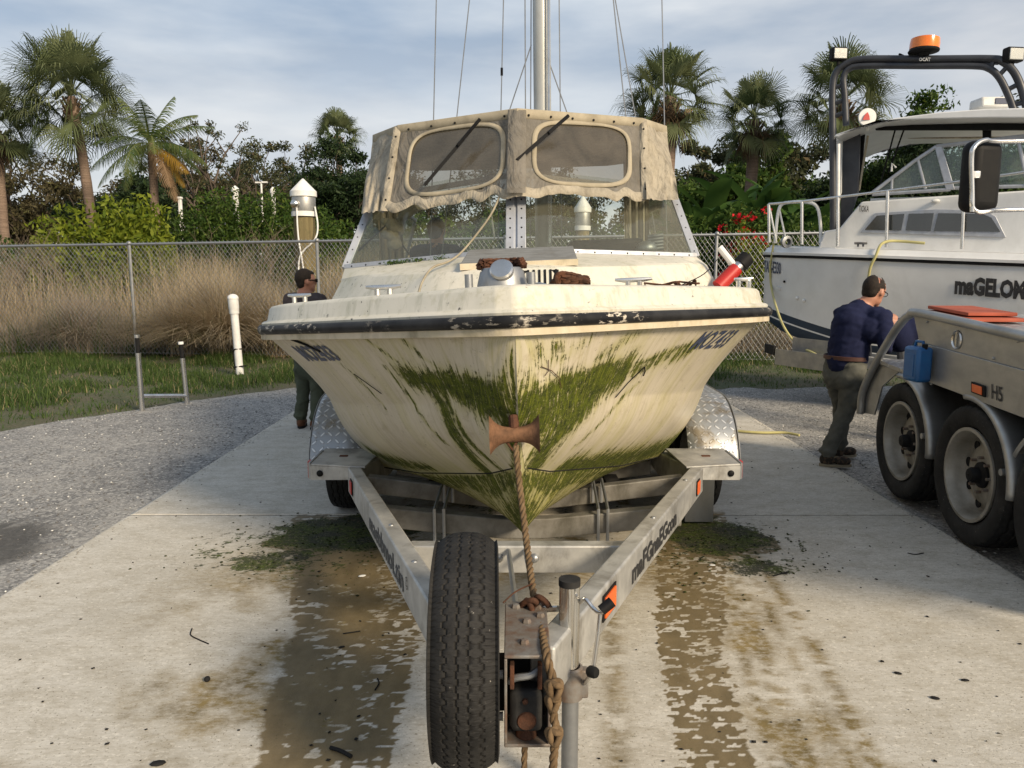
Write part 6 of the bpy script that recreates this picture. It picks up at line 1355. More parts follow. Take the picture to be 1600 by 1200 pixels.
# chassis and underside
a=wc[0]+hd*.6; b=wc[2]-hd*1.0
for o_ in(.35,1.5): m=MB(); m.beam(Hh(Vector((a.x,a.y,.80))-hn*o_),Hh(Vector((b.x,b.y,.80))-hn*o_),.12,.22); m.build('chassis_beam',M['dkgrey'],ht)
m=MB(); c1=Vector((a.x,a.y,.93)); c2=Vector((b.x,b.y,.93)); m.prism([Hh(c1-hn*.08),Hh(c2-hn*.08),Hh(c2-hn*2),Hh(c1-hn*2)],(0,0,-.02)); m.build('underfloor',M['dark'],ht)
for p in wc: m=MB(); m.tube([Hh(p-hn*.2),Hh(p-hn*2.0)],.07,12); m.build('axle',M['dkgrey'],ht); o=bpy.data.objects.new('inner_tyre',bm); link(o,ht); o.location=Hh(p-hn*1.85); o.rotation_euler=(0,0,-YAW)
# emblem ring, reflector, marking
c=hpl(1495,531,.004); m=MB(); m.lathe([(.047,.0),(.055,.008),(.060,.0)],(0,0,0),(-1,0,0),28); o=m.build('ring_emblem',M['chrome'],ht,smooth=60); o.location=Hh(c); o.rotation_euler=(0,0,-YAW); o.scale=(1,1,1.0)
m=MB(); m.beam(Hh(c+hn*.004+Vector((0,0,-.05))),Hh(c+hn*.004+Vector((0,0,.05))),.012,.006,up=hn); m.build('ring_bar',M['chrome'],ht)
q=[hpl(1520,596,.014),hpl(1541,603,.014),hpl(1541,621,.014),hpl(1520,613,.014)]; cc=sum(q,Vector())/4; m=MB(); m.prism([Hh(p) for p in q],hn*.012); m.build('reflector_base',M['black'],ht,bev=.003); m=MB(); m.prism([Hh(cc+(p-cc)*.72+hn*.012) for p in q],hn*.006); m.build('reflector',M['orange'],ht,bev=.002)
V,F=text2d('H5',.01,0); A_,B_,D_=hpl(1549,623,.016),hpl(1566,629,.016),hpl(1549,600,.016); mk_np('marking',np.array([tuple(Hh(A_+(B_-A_)*u+(D_-A_)*v)) for u,v in V]),F[:, ::-1],M['ink'],ht)
for px,py in((1449,503),(1590,533),(1552,560),(1455,600)): m=MB(); m.ball(Hh(hpl(px,py,.004)),.009,8,6); m.build('rivet',M['alu'],ht)
# blue jerrycan
c=hpl(1434,565,.09); t=empty('blue_jerrycan',(c.x,c.y,c.z-.14),'blue plastic jerrycan hanging on the side of the heavy trailer','jerrycan',rot=(0,0,-YAW+.15))
m=MB(); m.box((0,0,.125),(.11,.17,.235)); m.build('body',M['blue'],t,bev=.022)
m=MB(); m.tube([(0,-.05,.235),(0,-.045,.275),(0,.03,.275),(0,.045,.235)],.010,8); m.build('handle',M['blue'],t); m=MB(); m.tube([(0,-.065,.23),(0,-.068,.262)],.018,12); m.build('cap',M['black'],t)
m=MB(); m.box((-.057,0,.12),(.004,.09,.15)); m.build('panel',M['blue'],t,bev=.002)
# salmon boards on the bed
c=(hpl(1428,492)+Vector((0,0,.035))); 
d1=(tR-tL).normalized()
for i,(lab,nm) in enumerate((('lower salmon-orange board lying on the front corner of the heavy trailer','board'),('upper salmon-orange board, shorter, on top of the other one','board'))):
    L_=(.62,.55)[i]; w_=(.34,.30)[i]; o0=tL+d1*(.03+.0*i)-hn*(.06+.02*i)+Vector((0,0,.032+.030*i)); t=MB(); a=MB(); 
    a.prism([Vector((0,0,0)),d1*L_,d1*L_-hn*w_,-hn*w_],(0,0,.022)); o=a.build('board',M['pad'],None,bev=.004,label=lab,category='board',group='salmon boards on the heavy trailer'); o.location=o0+Vector((0,0,-.02))
# wing mirror on its own tubular post standing on the bed
mc=at(1531,277,4.35); base=Vector((3.52,4.4,1.36)); t=empty('wing_mirror',base,'large black truck mirror on a chrome tube bracket at the right','mirror')
def W(p): return Vector(p)-base
m=MB(); m.box((0,0,0),(.215,.12,.385)); o=m.build('mirror_housing',M['black'],t,bev=.055,smooth=60); o.location=W(mc); o.rotation_euler=(0,0,R_(16)); o.modifiers[0].segments=5
mp_=[at(1519,331,4.22),at(1519,300,4.22),at(1518,250,4.22),at(1522,230,4.22),at(1540,219,4.25),at(1575,221,4.3),Vector((3.52,4.4,2.40))]
m=MB(); m.tube([W(p) for p in catmull(mp_,6)],.0125,10); m.tube([W(p) for p in catmull([at(1519,300,4.22),at(1519,322,4.22),at(1528,331,4.22),at(1548,330,4.23),at(1570,328,4.3),Vector((3.52,4.4,2.02))],6)],.0125,10); m.build('bracket',M['chrome'],t,smooth=60)
m=MB(); m.tube([(0,0,0),(0,0,1.1)],.025,12); m.build('post',M['chrome'],t); m=MB(); m.box((0,0,.0),(.12,.12,.02)); m.build('foot_plate',M['galv'],t)
m=MB(); m.box(W(at(1524,273,4.23)),(.045,.03,.04)); m.build('clamp',M['chrome'],t,bev=.006)
# ---------------- white cabin boat ----------------
ub=Vector((.83,-.556,0)).normalized(); nb_=Vector((.556,.83,0)).normalized()
A0=at(1190,400,9.5); A0.z=0
def Bp(a,b,z): return A0+ub*a+nb_*b+Vector((0,0,z))
def bh(a): t=np.clip(np.asarray(a,float)/1.7,0,1); return 1.25*(1-(1-t)**2.3)**.6+.01
sh=min((800+FPX*p.x/(p.y*CP-(p.z-CAMH)*SP)) for p in [Bp(a,1.25-float(bh(a)),1.9) for a in np.linspace(0,2,60)])
A0=A0+ub*((1188-sh)/FPX*9.6/ .83*.72); 
wb=empty('cabin_cruiser',tuple(A0+ub*3+nb_*1.25),'white cabin boat with hardtop and dark grey arch at the right','boat'); W0=Vector(wb.location)
def Bw(p): return Vector(p)-W0
def Bl(a,b,z): return Bw(Bp(a,b,z))
zgf=lambda a: np.interp(a,[0,3.5,8],[1.90,1.725,1.66]); zwf=lambda a: np.interp(a,[0,1.2,3,8],[1.25,.95,.80,.70])
V=[];mats=[]; aa=np.linspace(0,1,70)**1.8*7.2; rowsN=13
for sg in(1,-1):
    V=[];
    for a in aa:
        h=float(bh(a)); zg=float(zgf(a)); zw=float(zwf(a)); kz=float(np.interp(a,[0,.5,1.5,3,8],[1.10,.85,.55,.42,.40])); 
        prof=[]
        for k in range(7): v=k/6; prof.append((h*(1-.16*v**1.4*np.interp(a,[0,2,5],[.8,1.3,.5])),zg+(zw-zg)*v))
        h2=prof[-1][0]; prof+= [(h2*.985,zw-.09),(h2*.98,zw-.11),(h2*.93,max(kz+.02,zw-.24)),(h2*.5,(kz+max(kz+.02,zw-.24))/2),(.0,kz)]
        V+= [tuple(Bl(a,1.25-sg*x,z)) for x,z in prof]
    nr=12; F=gridf(len(aa),nr); F=F[:, ::-1] if sg>0 else F
    band=np.tile(np.arange(nr-1),len(aa)-1); me=mk_np('hull_side',np.array(V),F,[M['gel'],M['navy'],M['white']],wb,smooth_=True); mi=np.where(band<6,0,np.where(band==7,2,1)); me.data.polygons.foreach_set('material_index',mi.astype(np.int32))
def wpath(sg=1): return [(a,1.25-sg*float(bh(a)),float(zgf(a))) for a in aa]
full=[(a,b,z) for a,b,z in wpath(-1)[::-1]]+wpath(1)
def wsweep(prof,name,mat):
    P=np.array([(a,b) for a,b,z in full]); T_=np.gradient(P,axis=0); T_/=np.linalg.norm(T_,axis=1,keepdims=True)+1e-9; Nn=np.stack([-T_[:,1],T_[:,0]],1)
    c=P.mean(0); sgn=np.sign(((P-np.array([4,1.25]))*Nn).sum(1)); Nn*=np.median(sgn)
    V=[tuple(Bl(P[i,0]+Nn[i,0]*o,P[i,1]+Nn[i,1]*o,full[i][2]+z)) for i in range(len(P)) for o,z in prof]; mk_np(name,np.array(V),gridf(len(P),len(prof)),M[mat],wb,smooth_=True).data.set_sharp_from_angle(angle=R_(40))
wsweep([(0,-.035),(.02,-.03),(.025,-.01),(.0,0)],'rub_strake','black'); wsweep([(.0,-.002),(.03,0),(.035,.03),(.01,.035),(-.02,.09),(-.06,.10),(-.12,.10)],'gunwale_cap','gel')
V=[]
for a in aa:
    h=float(bh(a)); 
    for u in np.linspace(-1,1,9): V.append(tuple(Bl(a+.05,1.25+u*max(h-.10,.01),float(zgf(a))+.10+.03*(1-u*u))))
mk_np('deck',np.array(V),gridf(len(aa),9),M['gel'],wb,smooth_=True)
V=[tuple(Bl(7.2,1.25+u,z)) for u,z in((-1.25,1.68),(1.25,1.68),(1.0,.7),(0,.4),(-1.0,.7))]; m=MB(); m.prism([Vector(v) for v in V],ub*.03); m.build('transom',M['gel'],wb)
def bp(px,py,b): return onpl(px,py,A0+nb_*b,nb_)
def plate(pts,b,th,name,mat,bev=.006,smooth=35):
    m=MB(); m.prism([Bw(bp(x,y,b)) for x,y in pts],nb_*th); return m.build(name,M[mat] if isinstance(mat,str) else mat,wb,bev=bev,smooth=smooth)
plate([(1276,392),(1288,361),(1311,357),(1346,315),(1487,305),(1640,295),(1900,285),(1900,420),(1276,402)],.28,1.9,'cabin_side','gel',.02)
plate([(1345,362),(1367,333),(1463,327),(1540,329),(1556,338),(1572,371),(1345,363.5)],.262,.03,'window_frame','alu_frame',.004)
M['dkglass']=pbr('dark_window_glass',(.015,.018,.02),(.03,.035,.035),.06,sc=2,bump=0,spec=1.0)
for q in([(1351,359),(1370,337),(1413,334),(1408,360)],[(1415,360),(1420,334),(1459,333),(1454,361)],[(1459,361),(1466,333),(1535,334),(1549,340),(1563,362)]): plate(q,.252,.01,'window_pane','dkglass',0)
V,F=text2d('TIOKA',.01,0); a_,b_,c_=bp(1341,331,.27),bp(1357,331,.27),bp(1342,321,.27)
mk_np('lettering',np.array([tuple(Bw(a_+(b_-a_)*u+(c_-a_)*v)) for u,v in V]),F,M['ink'],wb)
# windscreen
cg=glass('cabin_glass',(.72,.82,.78),.22,.04,(.30,.34,.32))
def wbar(pts,b,r,mat='alu_frame',name='windscreen_frame'): m=MB(); m.tube([Bw(bp(x,y,b)) for x,y in pts],r,8); return m.build(name,M[mat],wb)
plate([(1364,302),(1393,279),(1430,251),(1463,230),(1480,292)],.42,.006,'windscreen_pane',cg,0); plate([(1472,232),(1600,216),(1660,212),(1680,285),(1487,292)],.45,.006,'windscreen_pane',cg,0)
wbar([(1362,302),(1430,251),(1463,229)],.40,.022); wbar([(1363,304),(1485,296)],.40,.020); wbar([(1394,279),(1393,300)],.40,.014); wbar([(1434,249),(1446,295)],.40,.016); 
plate([(1460,229),(1472,228),(1492,296),(1478,297)],.38,.03,'windscreen_frame','alu_frame'); wbar([(1463,229),(1540,220),(1600,213),(1680,205)],.40,.024); wbar([(1487,294),(1690,288)],.41,.02); wbar([(1590,214),(1606,290)],.40,.02)
# hardtop
plate([(1303,214),(1305,210),(1340,198),(1400,184),(1470,175),(1540,170),(1700,166),(1700,184),(1540,184),(1420,187),(1370,190),(1340,200),(1310,214)],.15,1.9,'hardtop','gel',.012)
plate([(1368,192),(1420,188),(1690,186),(1690,203),(1368,203)],.5,.05,'valance','black',0)
plate([(1317,216),(1344,206),(1341,300),(1325,352),(1312,353)],.5,.05,'pillar','dkgrey',.01); plate([(1333,210),(1352,204),(1344,300),(1330,330)],.62,.03,'pillar','black',.01); plate([(1304,216),(1316,213),(1315,300),(1306,330)],.46,.03,'pillar_trim','white',.01)
plate([(1352,203),(1690,203),(1690,216),(1352,216)],1.5,.05,'rear_header','canvas',0); wbar([(1356,212),(1350,250),(1342,298)],.55,.014,'piping','window_trim'); plate([(1535,203),(1548,199),(1548,216),(1535,216)],.6,.2,'pillar','black',0)
plate([(1360,340),(1690,310),(1690,300),(1360,310)],1.7,.05,'rear_coaming','gel',0)
for x in((1400,198,1372,300),(1414,198,1388,270)): wbar([(x[0],x[1]),(x[2],x[3])],.7,.010,'black','strut')
wbar([(1393,268),(1394,255),(1400,262)],.38,.012,'white','cleat')
# arch: ladder-type tubes
ab=.35
outer=[(1302,372),(1302,300),(1301,200),(1301,140),(1306,114),(1322,100),(1350,92.5),(1443,92.5),(1545,92),(1566,96),(1584,112),(1596,138),(1606,175)]
inner=[(1322,196),(1320,150),(1318,122),(1326,108),(1350,103),(1443,103),(1520,103),(1545,107),(1562,122),(1576,150),(1584,172)]
m=MB(); m.tube([Bw(p) for p in catmull([bp(x,y,ab) for x,y in outer],5)],.040,12); m.build('arch_tube',M['dkgrey'],wb,smooth=60)
m=MB(); m.tube([Bw(p) for p in catmull([bp(x,y,ab+.0) for x,y in inner],5)],.036,12); m.build('arch_tube',M['dkgrey'],wb,smooth=60)
for a,b in(((1302,137),(1319,133)),((1302,162),(1320,156)),((1302,182),(1320,176)),((1552,94),(1548,107)),((1574,104),(1560,119)),((1594,130),(1571,142)),((1602,160),(1580,164))): m=MB(); m.tube([Bw(bp(*a,ab)),Bw(bp(*b,ab))],.026,8); m.build('arch_rung',M['dkgrey'],wb)
for a,b in(((1302,245),(1310,243)),((1302,290),(1311,288)),((1302,335),(1311,333))): m=MB(); m.tube([Bw(bp(*a,ab)),Bw(bp(*b,ab+.05))],.022,8); m.build('arch_rung',M['dkgrey'],wb)
plate([(1330,97),(1560,97),(1560,101),(1330,101)],ab-.005,.02,'arch_web','dkgrey',0)
c=bp(1443,84,ab); s=.0063*1.0
m=MB(); m.lathe([(.05,-.03),(.07,.0),(.155,.015),(.160,.03),(.150,.045)],Bw(c),(0,0,1),28); m.build('beacon_base',M['black'],wb,smooth=40)
m=MB(); m.lathe([(.150,.045),(.152,.10),(.145,.155),(.10,.172),(.0,.178)],Bw(c),(0.06,0,1),28); m.build('beacon_dome',M['amber'],wb,smooth=40)
V,F=text2d('OCAT',.03,0); a_,b_,c_=bp(1436,95.5,ab-.045),bp(1454,95.5,ab-.045),bp(1436,90,ab-.045); mk_np('lettering',np.array([tuple(Bw(a_+(b_-a_)*u+(c_-a_)*v)) for u,v in V]),F,M['white'],wb)
def flood(px,py,px2,py2):
    c=bp(px,py,ab); m=MB(); m.box((0,0,0),(.19,.10,.15)); o=m.build('floodlight',M['black'],wb,bev=.02); o.location=Bw(c); o.rotation_euler=(0,0,.1)
    m=MB(); m.box((0,-.052,0),(.155,.01,.115)); o2=m.build('lens',pbr('lamp_lens',(.55,.55,.50),(.35,.35,.33),.12,.6,sc=30),o,bev=.008)
    m=MB(); m.tube([Bw(bp(px,py+8,ab)),Bw(bp(px2,py2,ab))],.018,8); m.build('stalk',M['black'],wb)
flood(1310,85,1309,112); flood(1583,86,1581,104)
m=MB(); m.tube(catmull([Bw(bp(1422,92,ab)),Bw(bp(1405,84,ab)),Bw(bp(1410,90,ab))],5),.008,6); m.build('cable',M['black'],wb)
c=bp(1355,183,.3); m=MB(); m.lathe([(0,.02),(.095,.015),(.10,0),(.095,-.02),(0,-.025)],(0,0,0),(-.15,-1,0),28); o=m.build('round_disc',M['white'],wb,smooth=40); o.location=Bw(c)
m=MB(); m.prism([Vector((-.062,-.028,-.035)),Vector((.02,-.028,-.035)),Vector((.012,-.028,.01)),Vector((-.01,-.028,.05)),Vector((-.04,-.028,.02))],(0,.006,0)); m.build('red_mark',M['red'],o)
m=MB(); m.tube([Bw(bp(1355,194,.3)),Bw(bp(1356,204,.3))],.02,8); m.build('disc_stem',M['white'],wb)
c=bp(1547,163,.8); m=MB(); m.box(Bw(c),(.34,.25,.12)); m.build('roof_box',M['white'],wb,bev=.03); m=MB(); m.box(Bw(c+Vector((.05,-.13,.01))),(.14,.01,.06)); m.build('box_label',M['inkblue'],wb)
# rails
def rail(pts,b,r,mat='chrome',name='guard_rail'): 
    P=[bp(x,y,b) for x,y in pts]; m=MB(); m.tube([Bw(p) for p in P],r,10); return m.build(name,M[mat],wb,smooth=60)
rail([(1201,319),(1253,315),(1309,308),(1387,298),(1504,283),(1620,266),(1760,250)],.10,.016)
for a,b in(((1201,319),(1202,379)),((1253,315),(1253,382)),((1309,308),(1309,385)),((1387,298),(1385,386)),((1507,283),(1503,389))): rail([a,b],.10,.019,name='stanchion'); 
rail([(1310,225),(1309,385)],.16,.02,'whitetube','stanchion')
for k,(x,b) in enumerate(((0,.55),)):
    P=catmull([bp(1211,380,b),bp(1214,345,b),bp(1220,321,b),bp(1236,316,b),bp(1262,316,b),bp(1277,324,b),bp(1282,352,b),bp(1282,380,b)],5); m=MB(); m.tube([Bw(p) for p in P],.020,10); m.build('hoop_rail',M['whitetube'],wb,smooth=60)
rail([(1217,324),(1228,375)],.55,.012,'whitetube','hoop_brace'); rail([(1202,322),(1213,378)],.5,.012,'whitetube','hoop_brace')
c=bp(1229,378,.3); m=MB(); m.lathe([(.04,-.03),(.075,-.02),(.075,.02),(.04,.03)],Bw(c),(.3,-1,0),16); m.build('fairlead',M['galv_clean'],wb)
c=bp(1345,380,.2); m=MB(); m.tube([Bw(c+Vector((-.07,0,0))),Bw(c+Vector((.07,0,0)))],.014,8); m.tube([Bw(c+Vector((-.03,0,-.04))),Bw(c+Vector((-.03,0,0)))],.012,8); m.tube([Bw(c+Vector((.03,0,-.04))),Bw(c+Vector((.03,0,0)))],.012,8); m.build('deck_cleat',M['dkgrey'],wb)
c=bp(1462,314,.25); m=MB(); m.ball(Bw(c),.03,10,6,sc=(1.6,1,.8)); m.build('vent_cowl',M['white'],wb)
# hull fittings and lettering on the near side
_pp=[(800+FPX*(A0+ub*a+nb_*(1.25-float(bh(a)))).x/((A0+ub*a+nb_*(1.25-float(bh(a)))).y*CP),a) for a in np.linspace(.01,2,120)]; A_T=min(_pp)[1]
def hull_w(px,py):
    best=None
    for a in np.linspace(A_T,6,900):
        b=1.25-float(bh(a)); p=A0+ub*a+nb_*b; q=800+FPX*p.x/(p.y*CP)
        zz=0
        if best is None or abs(q-px)<best[0]: 
            best=(abs(q-px),a,b)
    _,a,b=best
    P=Bp(a,b,1.6); d=(P-O); z=at(px,py,P.y).z; zg=float(zgf(a)); zw=float(zwf(a)); v=min(1,max(0,(zg-z)/(zg-zw))); h=float(bh(a))*(1-.16*v**1.4*np.interp(a,[0,2,5],[.8,1.3,.5]))
    return Bp(a,1.25-h,z)-nb_*.012
def wtext(s,x0,y0,x1,y1,hh,mat,bold=.02):
    V,F=text2d(s,bold,1); n=24; xs=np.linspace(x0,x1,n); B_=[hull_w(x,y0+(y1-y0)*i/(n-1)) for i,x in enumerate(xs)]; T2=[hull_w(x,y0+(y1-y0)*i/(n-1)-hh) for i,x in enumerate(xs)]
    out=[]
    for u,v in V:
        f=u*(n-1); i=min(int(f),n-2); t=f-i; out.append(tuple(Bw(lerp(lerp(B_[i],B_[i+1],t),lerp(T2[i],T2[i+1],t),v))))
    mk_np('lettering',np.array(out),F,M[mat],wb)
wtext('TAX-E330',1193,425,1219,429,19,'inkblue'); wtext('maGELOM',1493,460,1604,469,30,'ink',.055)
m=MB(); m.beam(Bw(hull_w(1191,441)),Bw(hull_w(1219,451)),.03,.03); m.build('spray_rail',M['gel'],wb)
for x,y in((1245,466),(1255,470)): m=MB(); m.ball(Bw(hull_w(x,y)),.022,10,6); m.build('skin_fitting',M['white'],wb)
m=MB(); m.ball(Bw(hull_w(1225,440)),.016,10,6); m.build('drain_hole',M['black'],wb)
for x in((1238,0),(1258,0),(1270,0)): pass
# supporting trailer of the white boat
st_=empty('support_trailer',tuple(Vector((A0.x,A0.y,0))+ub*1.4+nb_*1.0),'galvanised step and cradle under the bow of the white boat','trailer'); S0=Vector(st_.location)
p1,p2=at(1212,552,8.35),at(1310,590,7.75); p2.z=p1.z-.02; d=(p2-p1).normalized(); sdv=Vector((-d.y,d.x,0))
m=MB(); m.prism([p1-S0,p2-S0,p2+sdv*.30-S0,p1+sdv*.30-S0],(0,0,-.02)); m.build('step_tread',M['galv_clean'],st_)
m=MB(); m.prism([p1-S0+Vector((0,0,.05)),p2-S0+Vector((0,0,.05)),p2-S0+Vector((0,0,-.12)),p1-S0+Vector((0,0,-.12))],-sdv*.012); m.build('step_face',M['galv_clean'],st_)
m=MB(); m.prism([p1-S0+sdv*.3+Vector((0,0,.16)),p2-S0+sdv*.3+Vector((0,0,.16)),p2-S0+sdv*.3+Vector((0,0,-.02)),p1-S0+sdv*.3+Vector((0,0,-.02))],sdv*.012); m.build('step_back',M['galv_clean'],st_)
m=MB()
for i in range(16):
    for j in range(3): q=p1+d*(.04+i*.05)+sdv*(.06+j*.08)-S0+Vector((0,0,.002)); m.box(q,(.022,.04,.004),rot=Matrix.Rotation(math.atan2(d.y,d.x),3,'Z'))
m.build('grip_slots',M['dark'],st_)
m=MB(); m.box(p1-S0+Vector((-.01,.15,.03)),(.03,.30,.10)); m.build('step_end',M['black'],st_)
fr=p1+sdv*.4
for o_ in(.35,.0):
    m=MB(); m.beam(fr+d*.0+sdv*o_-S0+Vector((0,0,-.03)),fr+d*5.2+sdv*o_-S0+Vector((0,0,-.03)),.10,.12); m.build('frame_beam',M['galv'],st_)
for k in(.75,1.1,2.6,4.2):
    m=MB(); q=fr+d*k+sdv*.15-S0; m.tube([q,q+Vector((-.05,0,.33 if k<2 else .15))],.04,8); m.build('cradle_post',M['dkgrey'],st_)
for k in(2.6,3.6):
    for o_ in(-.25,1.7): o=bpy.data.objects.new('tyre',ty0.data); link(o,st_); o.location=fr+d*k+sdv*o_-S0+Vector((0,0,.335-(fr.z))); o.rotation_euler=(0,0,math.atan2(d.y,d.x)+math.pi/2)
m=MB(); q=fr+d*1.3-S0; m.tube([Vector((q.x,q.y,.0)),Vector((q.x,q.y,fr.z))],.04,8); m.build('prop_stand',M['dkgrey'],st_)
# hoses and lines
def hose(pts,r,name,label,cat='hose',mat='ropey'):
    m=MB(); m.tube(catmull(pts,8),r,8); return m.build(name,M[mat],None,smooth=70,label=label,category=cat)
g1=[hull_w(1208,385)+Vector((0,0,.12)),hull_w(1206,400)-nb_*.03,hull_w(1204,420)-nb_*.03,hull_w(1208,455)-nb_*.05,at(1222,505,8.9),at(1245,537,8.6),at(1275,557,8.2)+Vector((0,0,.02))]
hose(g1,.014,'bow_line','yellow line hanging from the bow of the white boat down to the step','line')
hose([bp(1445,380,.12),bp(1408,377,.12),bp(1388,377,.05),bp(1376,383,-.02),hull_w(1368,400)-nb_*.03,hull_w(1360,420)-nb_*.03,hull_w(1357,450)-nb_*.03],.016,'deck_line','yellow line from a stanchion of the white boat down behind the bending man','line')
hose([gz(1140,660,.02),gz(1137,668,.02),gz(1150,673,.02),gz(1190,676,.02),gz(1225,676,.02),gz(1249,680,.02)],.014,'garden_hose','yellow hose lying on the concrete right of the right fender')
# ---------------- people ----------------
def remesh(o,vox=.014,sm=3,fold_amp=0):
    md=o.modifiers.new('r','REMESH'); md.mode='VOXEL'; md.voxel_size=vox; md.use_smooth_shade=True
    if sm: ms=o.modifiers.new('s','SMOOTH'); ms.iterations=sm; ms.factor=.5
    dg=bpy.context.evaluated_depsgraph_get(); me=bpy.data.meshes.new_from_object(o.evaluated_get(dg)); mats=[m for m in o.data.materials]; o.modifiers.clear(); o.data=me
    me.materials.clear(); [me.materials.append(m) for m in mats]
    if fold_amp:
        n=len(me.vertices); co=np.zeros(n*3,dtype=np.float32); me.vertices.foreach_get('co',co); nr=np.zeros(n*3,dtype=np.float32); me.vertices.foreach_get('normal',nr); co=co.reshape(-1,3); nr=nr.reshape(-1,3)
        a=fbm(co[:,0]*7+co[:,2]*9,co[:,2]*13+co[:,1]*8,33,3)-.5; b=1-np.abs(fbm(co[:,0]*9-co[:,2]*7,co[:,2]*6+co[:,1]*11,35,3)-.5)*7
        co+=nr*(fold_amp*(a*2.0+.55*np.clip(b,0,1)))[:,None]; me.vertices.foreach_set('co',co.ravel()); me.update()
    return o
def cap(m,a,b,ra,rb,n=14):
    a=Vector(a);b=Vector(b); m.tube([a,lerp(a,b,.5),b],[ra,(ra+rb)/2,rb],n); m.ball(a,ra,n,8); m.ball(b,rb,n,8)
def person(root,J,f,shirt,trous,shoe,label,hairc='hair',sleeve_short=False,glasses='specs',bald=True,belt=True):
    t=empty('person',root,label,'person'); r0=Vector(root); L=lambda p:Vector(p)-r0
    f=Vector(f).normalized(); up=Vector(J.get('up',(0,0,1))).normalized(); rt=f.cross(Vector((0,0,1))).normalized(); hf=Vector(J['hf']).normalized(); hr=hf.cross(Vector((0,0,1))).normalized(); hu=hr.cross(hf).normalized()
    hd_=L(J['head']); nk=L(J['neck']); ch=L(J['chest']); hp_=L(J['hip'])
    m=MB(); rot=Matrix((hr,hf,hu)).transposed()
    m.ball(hd_+hu*.012,.098,20,14,sc=(.80,1.0,1.08),rot=rot); m.ball(hd_+hf*.028-hu*.058,.068,16,10,sc=(.82,.98,.85),rot=rot); m.ball(hd_+hf*.072-hu*.095,.024,10,8)
    m.ball(hd_+hf*.098-hu*.018,.018,10,8,sc=(.8,1.1,1.5),rot=rot); m.ball(hd_+hf*.090-hu*.058,.016,10,8,sc=(1.6,.7,.6),rot=rot)
    for s in(-1,1): m.ball(hd_+hr*s*.082-hu*.010-hf*.004,.030,10,8,sc=(.35,.65,1.05),rot=rot)
    cap(m,hd_-hu*.06-hf*.02,nk,.058,.062); cap(m,nk,ch,.085,.11); cap(m,ch,hp_,.10,.09)
    for s in('L','R'):
        cap(m,L(J['sh'+s]),L(J['el'+s]),.045,.038); cap(m,L(J['el'+s]),L(J['wr'+s]),.036,.027); w=L(J['wr'+s]); hv=Vector(J['hd'+s]).normalized(); side=hv.cross(Vector((0,0,1))).normalized() if abs(hv.z)<.9 else Vector((1,0,0)); nr=side.cross(hv).normalized()
        m.beam(w+hv*.0,w+hv*.085,.078,.028,up=nr); 
        for k,(o_,l_) in enumerate(((-.030,.062),(-.010,.074),(.011,.069),(.030,.052))):
            a=w+hv*.078+side*o_; b=a+hv*l_*.55+nr*-.012; c=b+hv*l_*.25-nr*.034; cap(m,a,b,.0095,.0088,8); cap(m,b,c,.0088,.0075,8)
        a=w+hv*.022+side*.034; b=a+hv*.035+side*.022-nr*.012; cap(m,a,b,.012,.010,8); cap(m,b,b+hv*.026-nr*.012,.010,.008,8)
        cap(m,L(J['hp'+s]),L(J['kn'+s]),.07,.048); cap(m,L(J['kn'+s]),L(J['an'+s]),.046,.032)
    o=m.build('body',M['skin'],t,recalc=False); remesh(o,.0085,2)
    # shirt
    m=MB(); cap(m,lerp(nk,ch,.25),ch,.11,.165,18); sx=L(J['shL']);sy=L(J['shR']); cap(m,lerp(sx,sy,.12),lerp(sx,sy,.88),.085,.085,16); cap(m,lerp(sx,sy,.2)+ (hp_-ch)*.25,lerp(sx,sy,.8)+(hp_-ch)*.25,.125,.125,16); cap(m,ch,lerp(ch,hp_,.85),.165,.155,18)
    lat=(sx-sy).normalized()
    cap(m,lerp(ch,hp_,.5)+lat*.05,lerp(ch,hp_,.78)+lat*.05,.125,.122,16); cap(m,lerp(ch,hp_,.5)-lat*.05,lerp(ch,hp_,.78)-lat*.05,.125,.122,16)
    for s in('L','R'):
        a,b,c=L(J['sh'+s]),L(J['el'+s]),L(J['wr'+s])
        if sleeve_short: cap(m,a,lerp(a,b,.65),.078,.068,14)
        else: cap(m,a,b,.068,.052,14); cap(m,b,lerp(b,c,.88),.050,.038,14)
    o=m.build('shirt',M[shirt],t,recalc=False); remesh(o,.011,6,.013)
    m=MB(); m.lathe([(.066,-.02),(.072,.0),(.068,.022)],nk+(hd_-nk)*.16,(hd_-nk),18); o=m.build('collar',M[shirt],t); 
    # trousers
    m=MB(); cap(m,hp_+lat*.055+Vector((0,0,.03)),hp_-lat*.055+Vector((0,0,.03)),.122,.122,18); cap(m,hp_+lat*.06-f*.02-Vector((0,0,.08)),hp_-lat*.06-f*.02-Vector((0,0,.08)),.112,.112,18)
    for s in('L','R'):
        a,b,c=L(J['hp'+s]),L(J['kn'+s]),L(J['an'+s]); cap(m,a,b,.100,.072,16); cap(m,b,c+Vector((0,0,.02)),.072,.062,16); m.ball(c+Vector((0,0,.035)),.075,14,6,sc=(1,1.05,.45))
        kb=lerp(a,b,.62)+lat*(.075 if s=='L' else -.075); m.ball(kb,.06,10,8,sc=(.5,.9,1.2))
    o=m.build('trousers',M[trous],t,recalc=False); remesh(o,.011,5,.013)
    if belt: m=MB(); m.lathe([(.146,-.018),(.150,-.015),(.150,.015),(.146,.018)],hp_+Vector((0,0,.085)),(ch-hp_)*.3+Vector((0,0,.7)),28); o=m.build('belt',M['belt'],t); c0=hp_+Vector((0,0,.10)); 
    if belt:
        for v in o.data.vertices: 
            dv_=v.co-c0; l_=dv_.dot(lat); v.co=v.co+lat*l_*.26
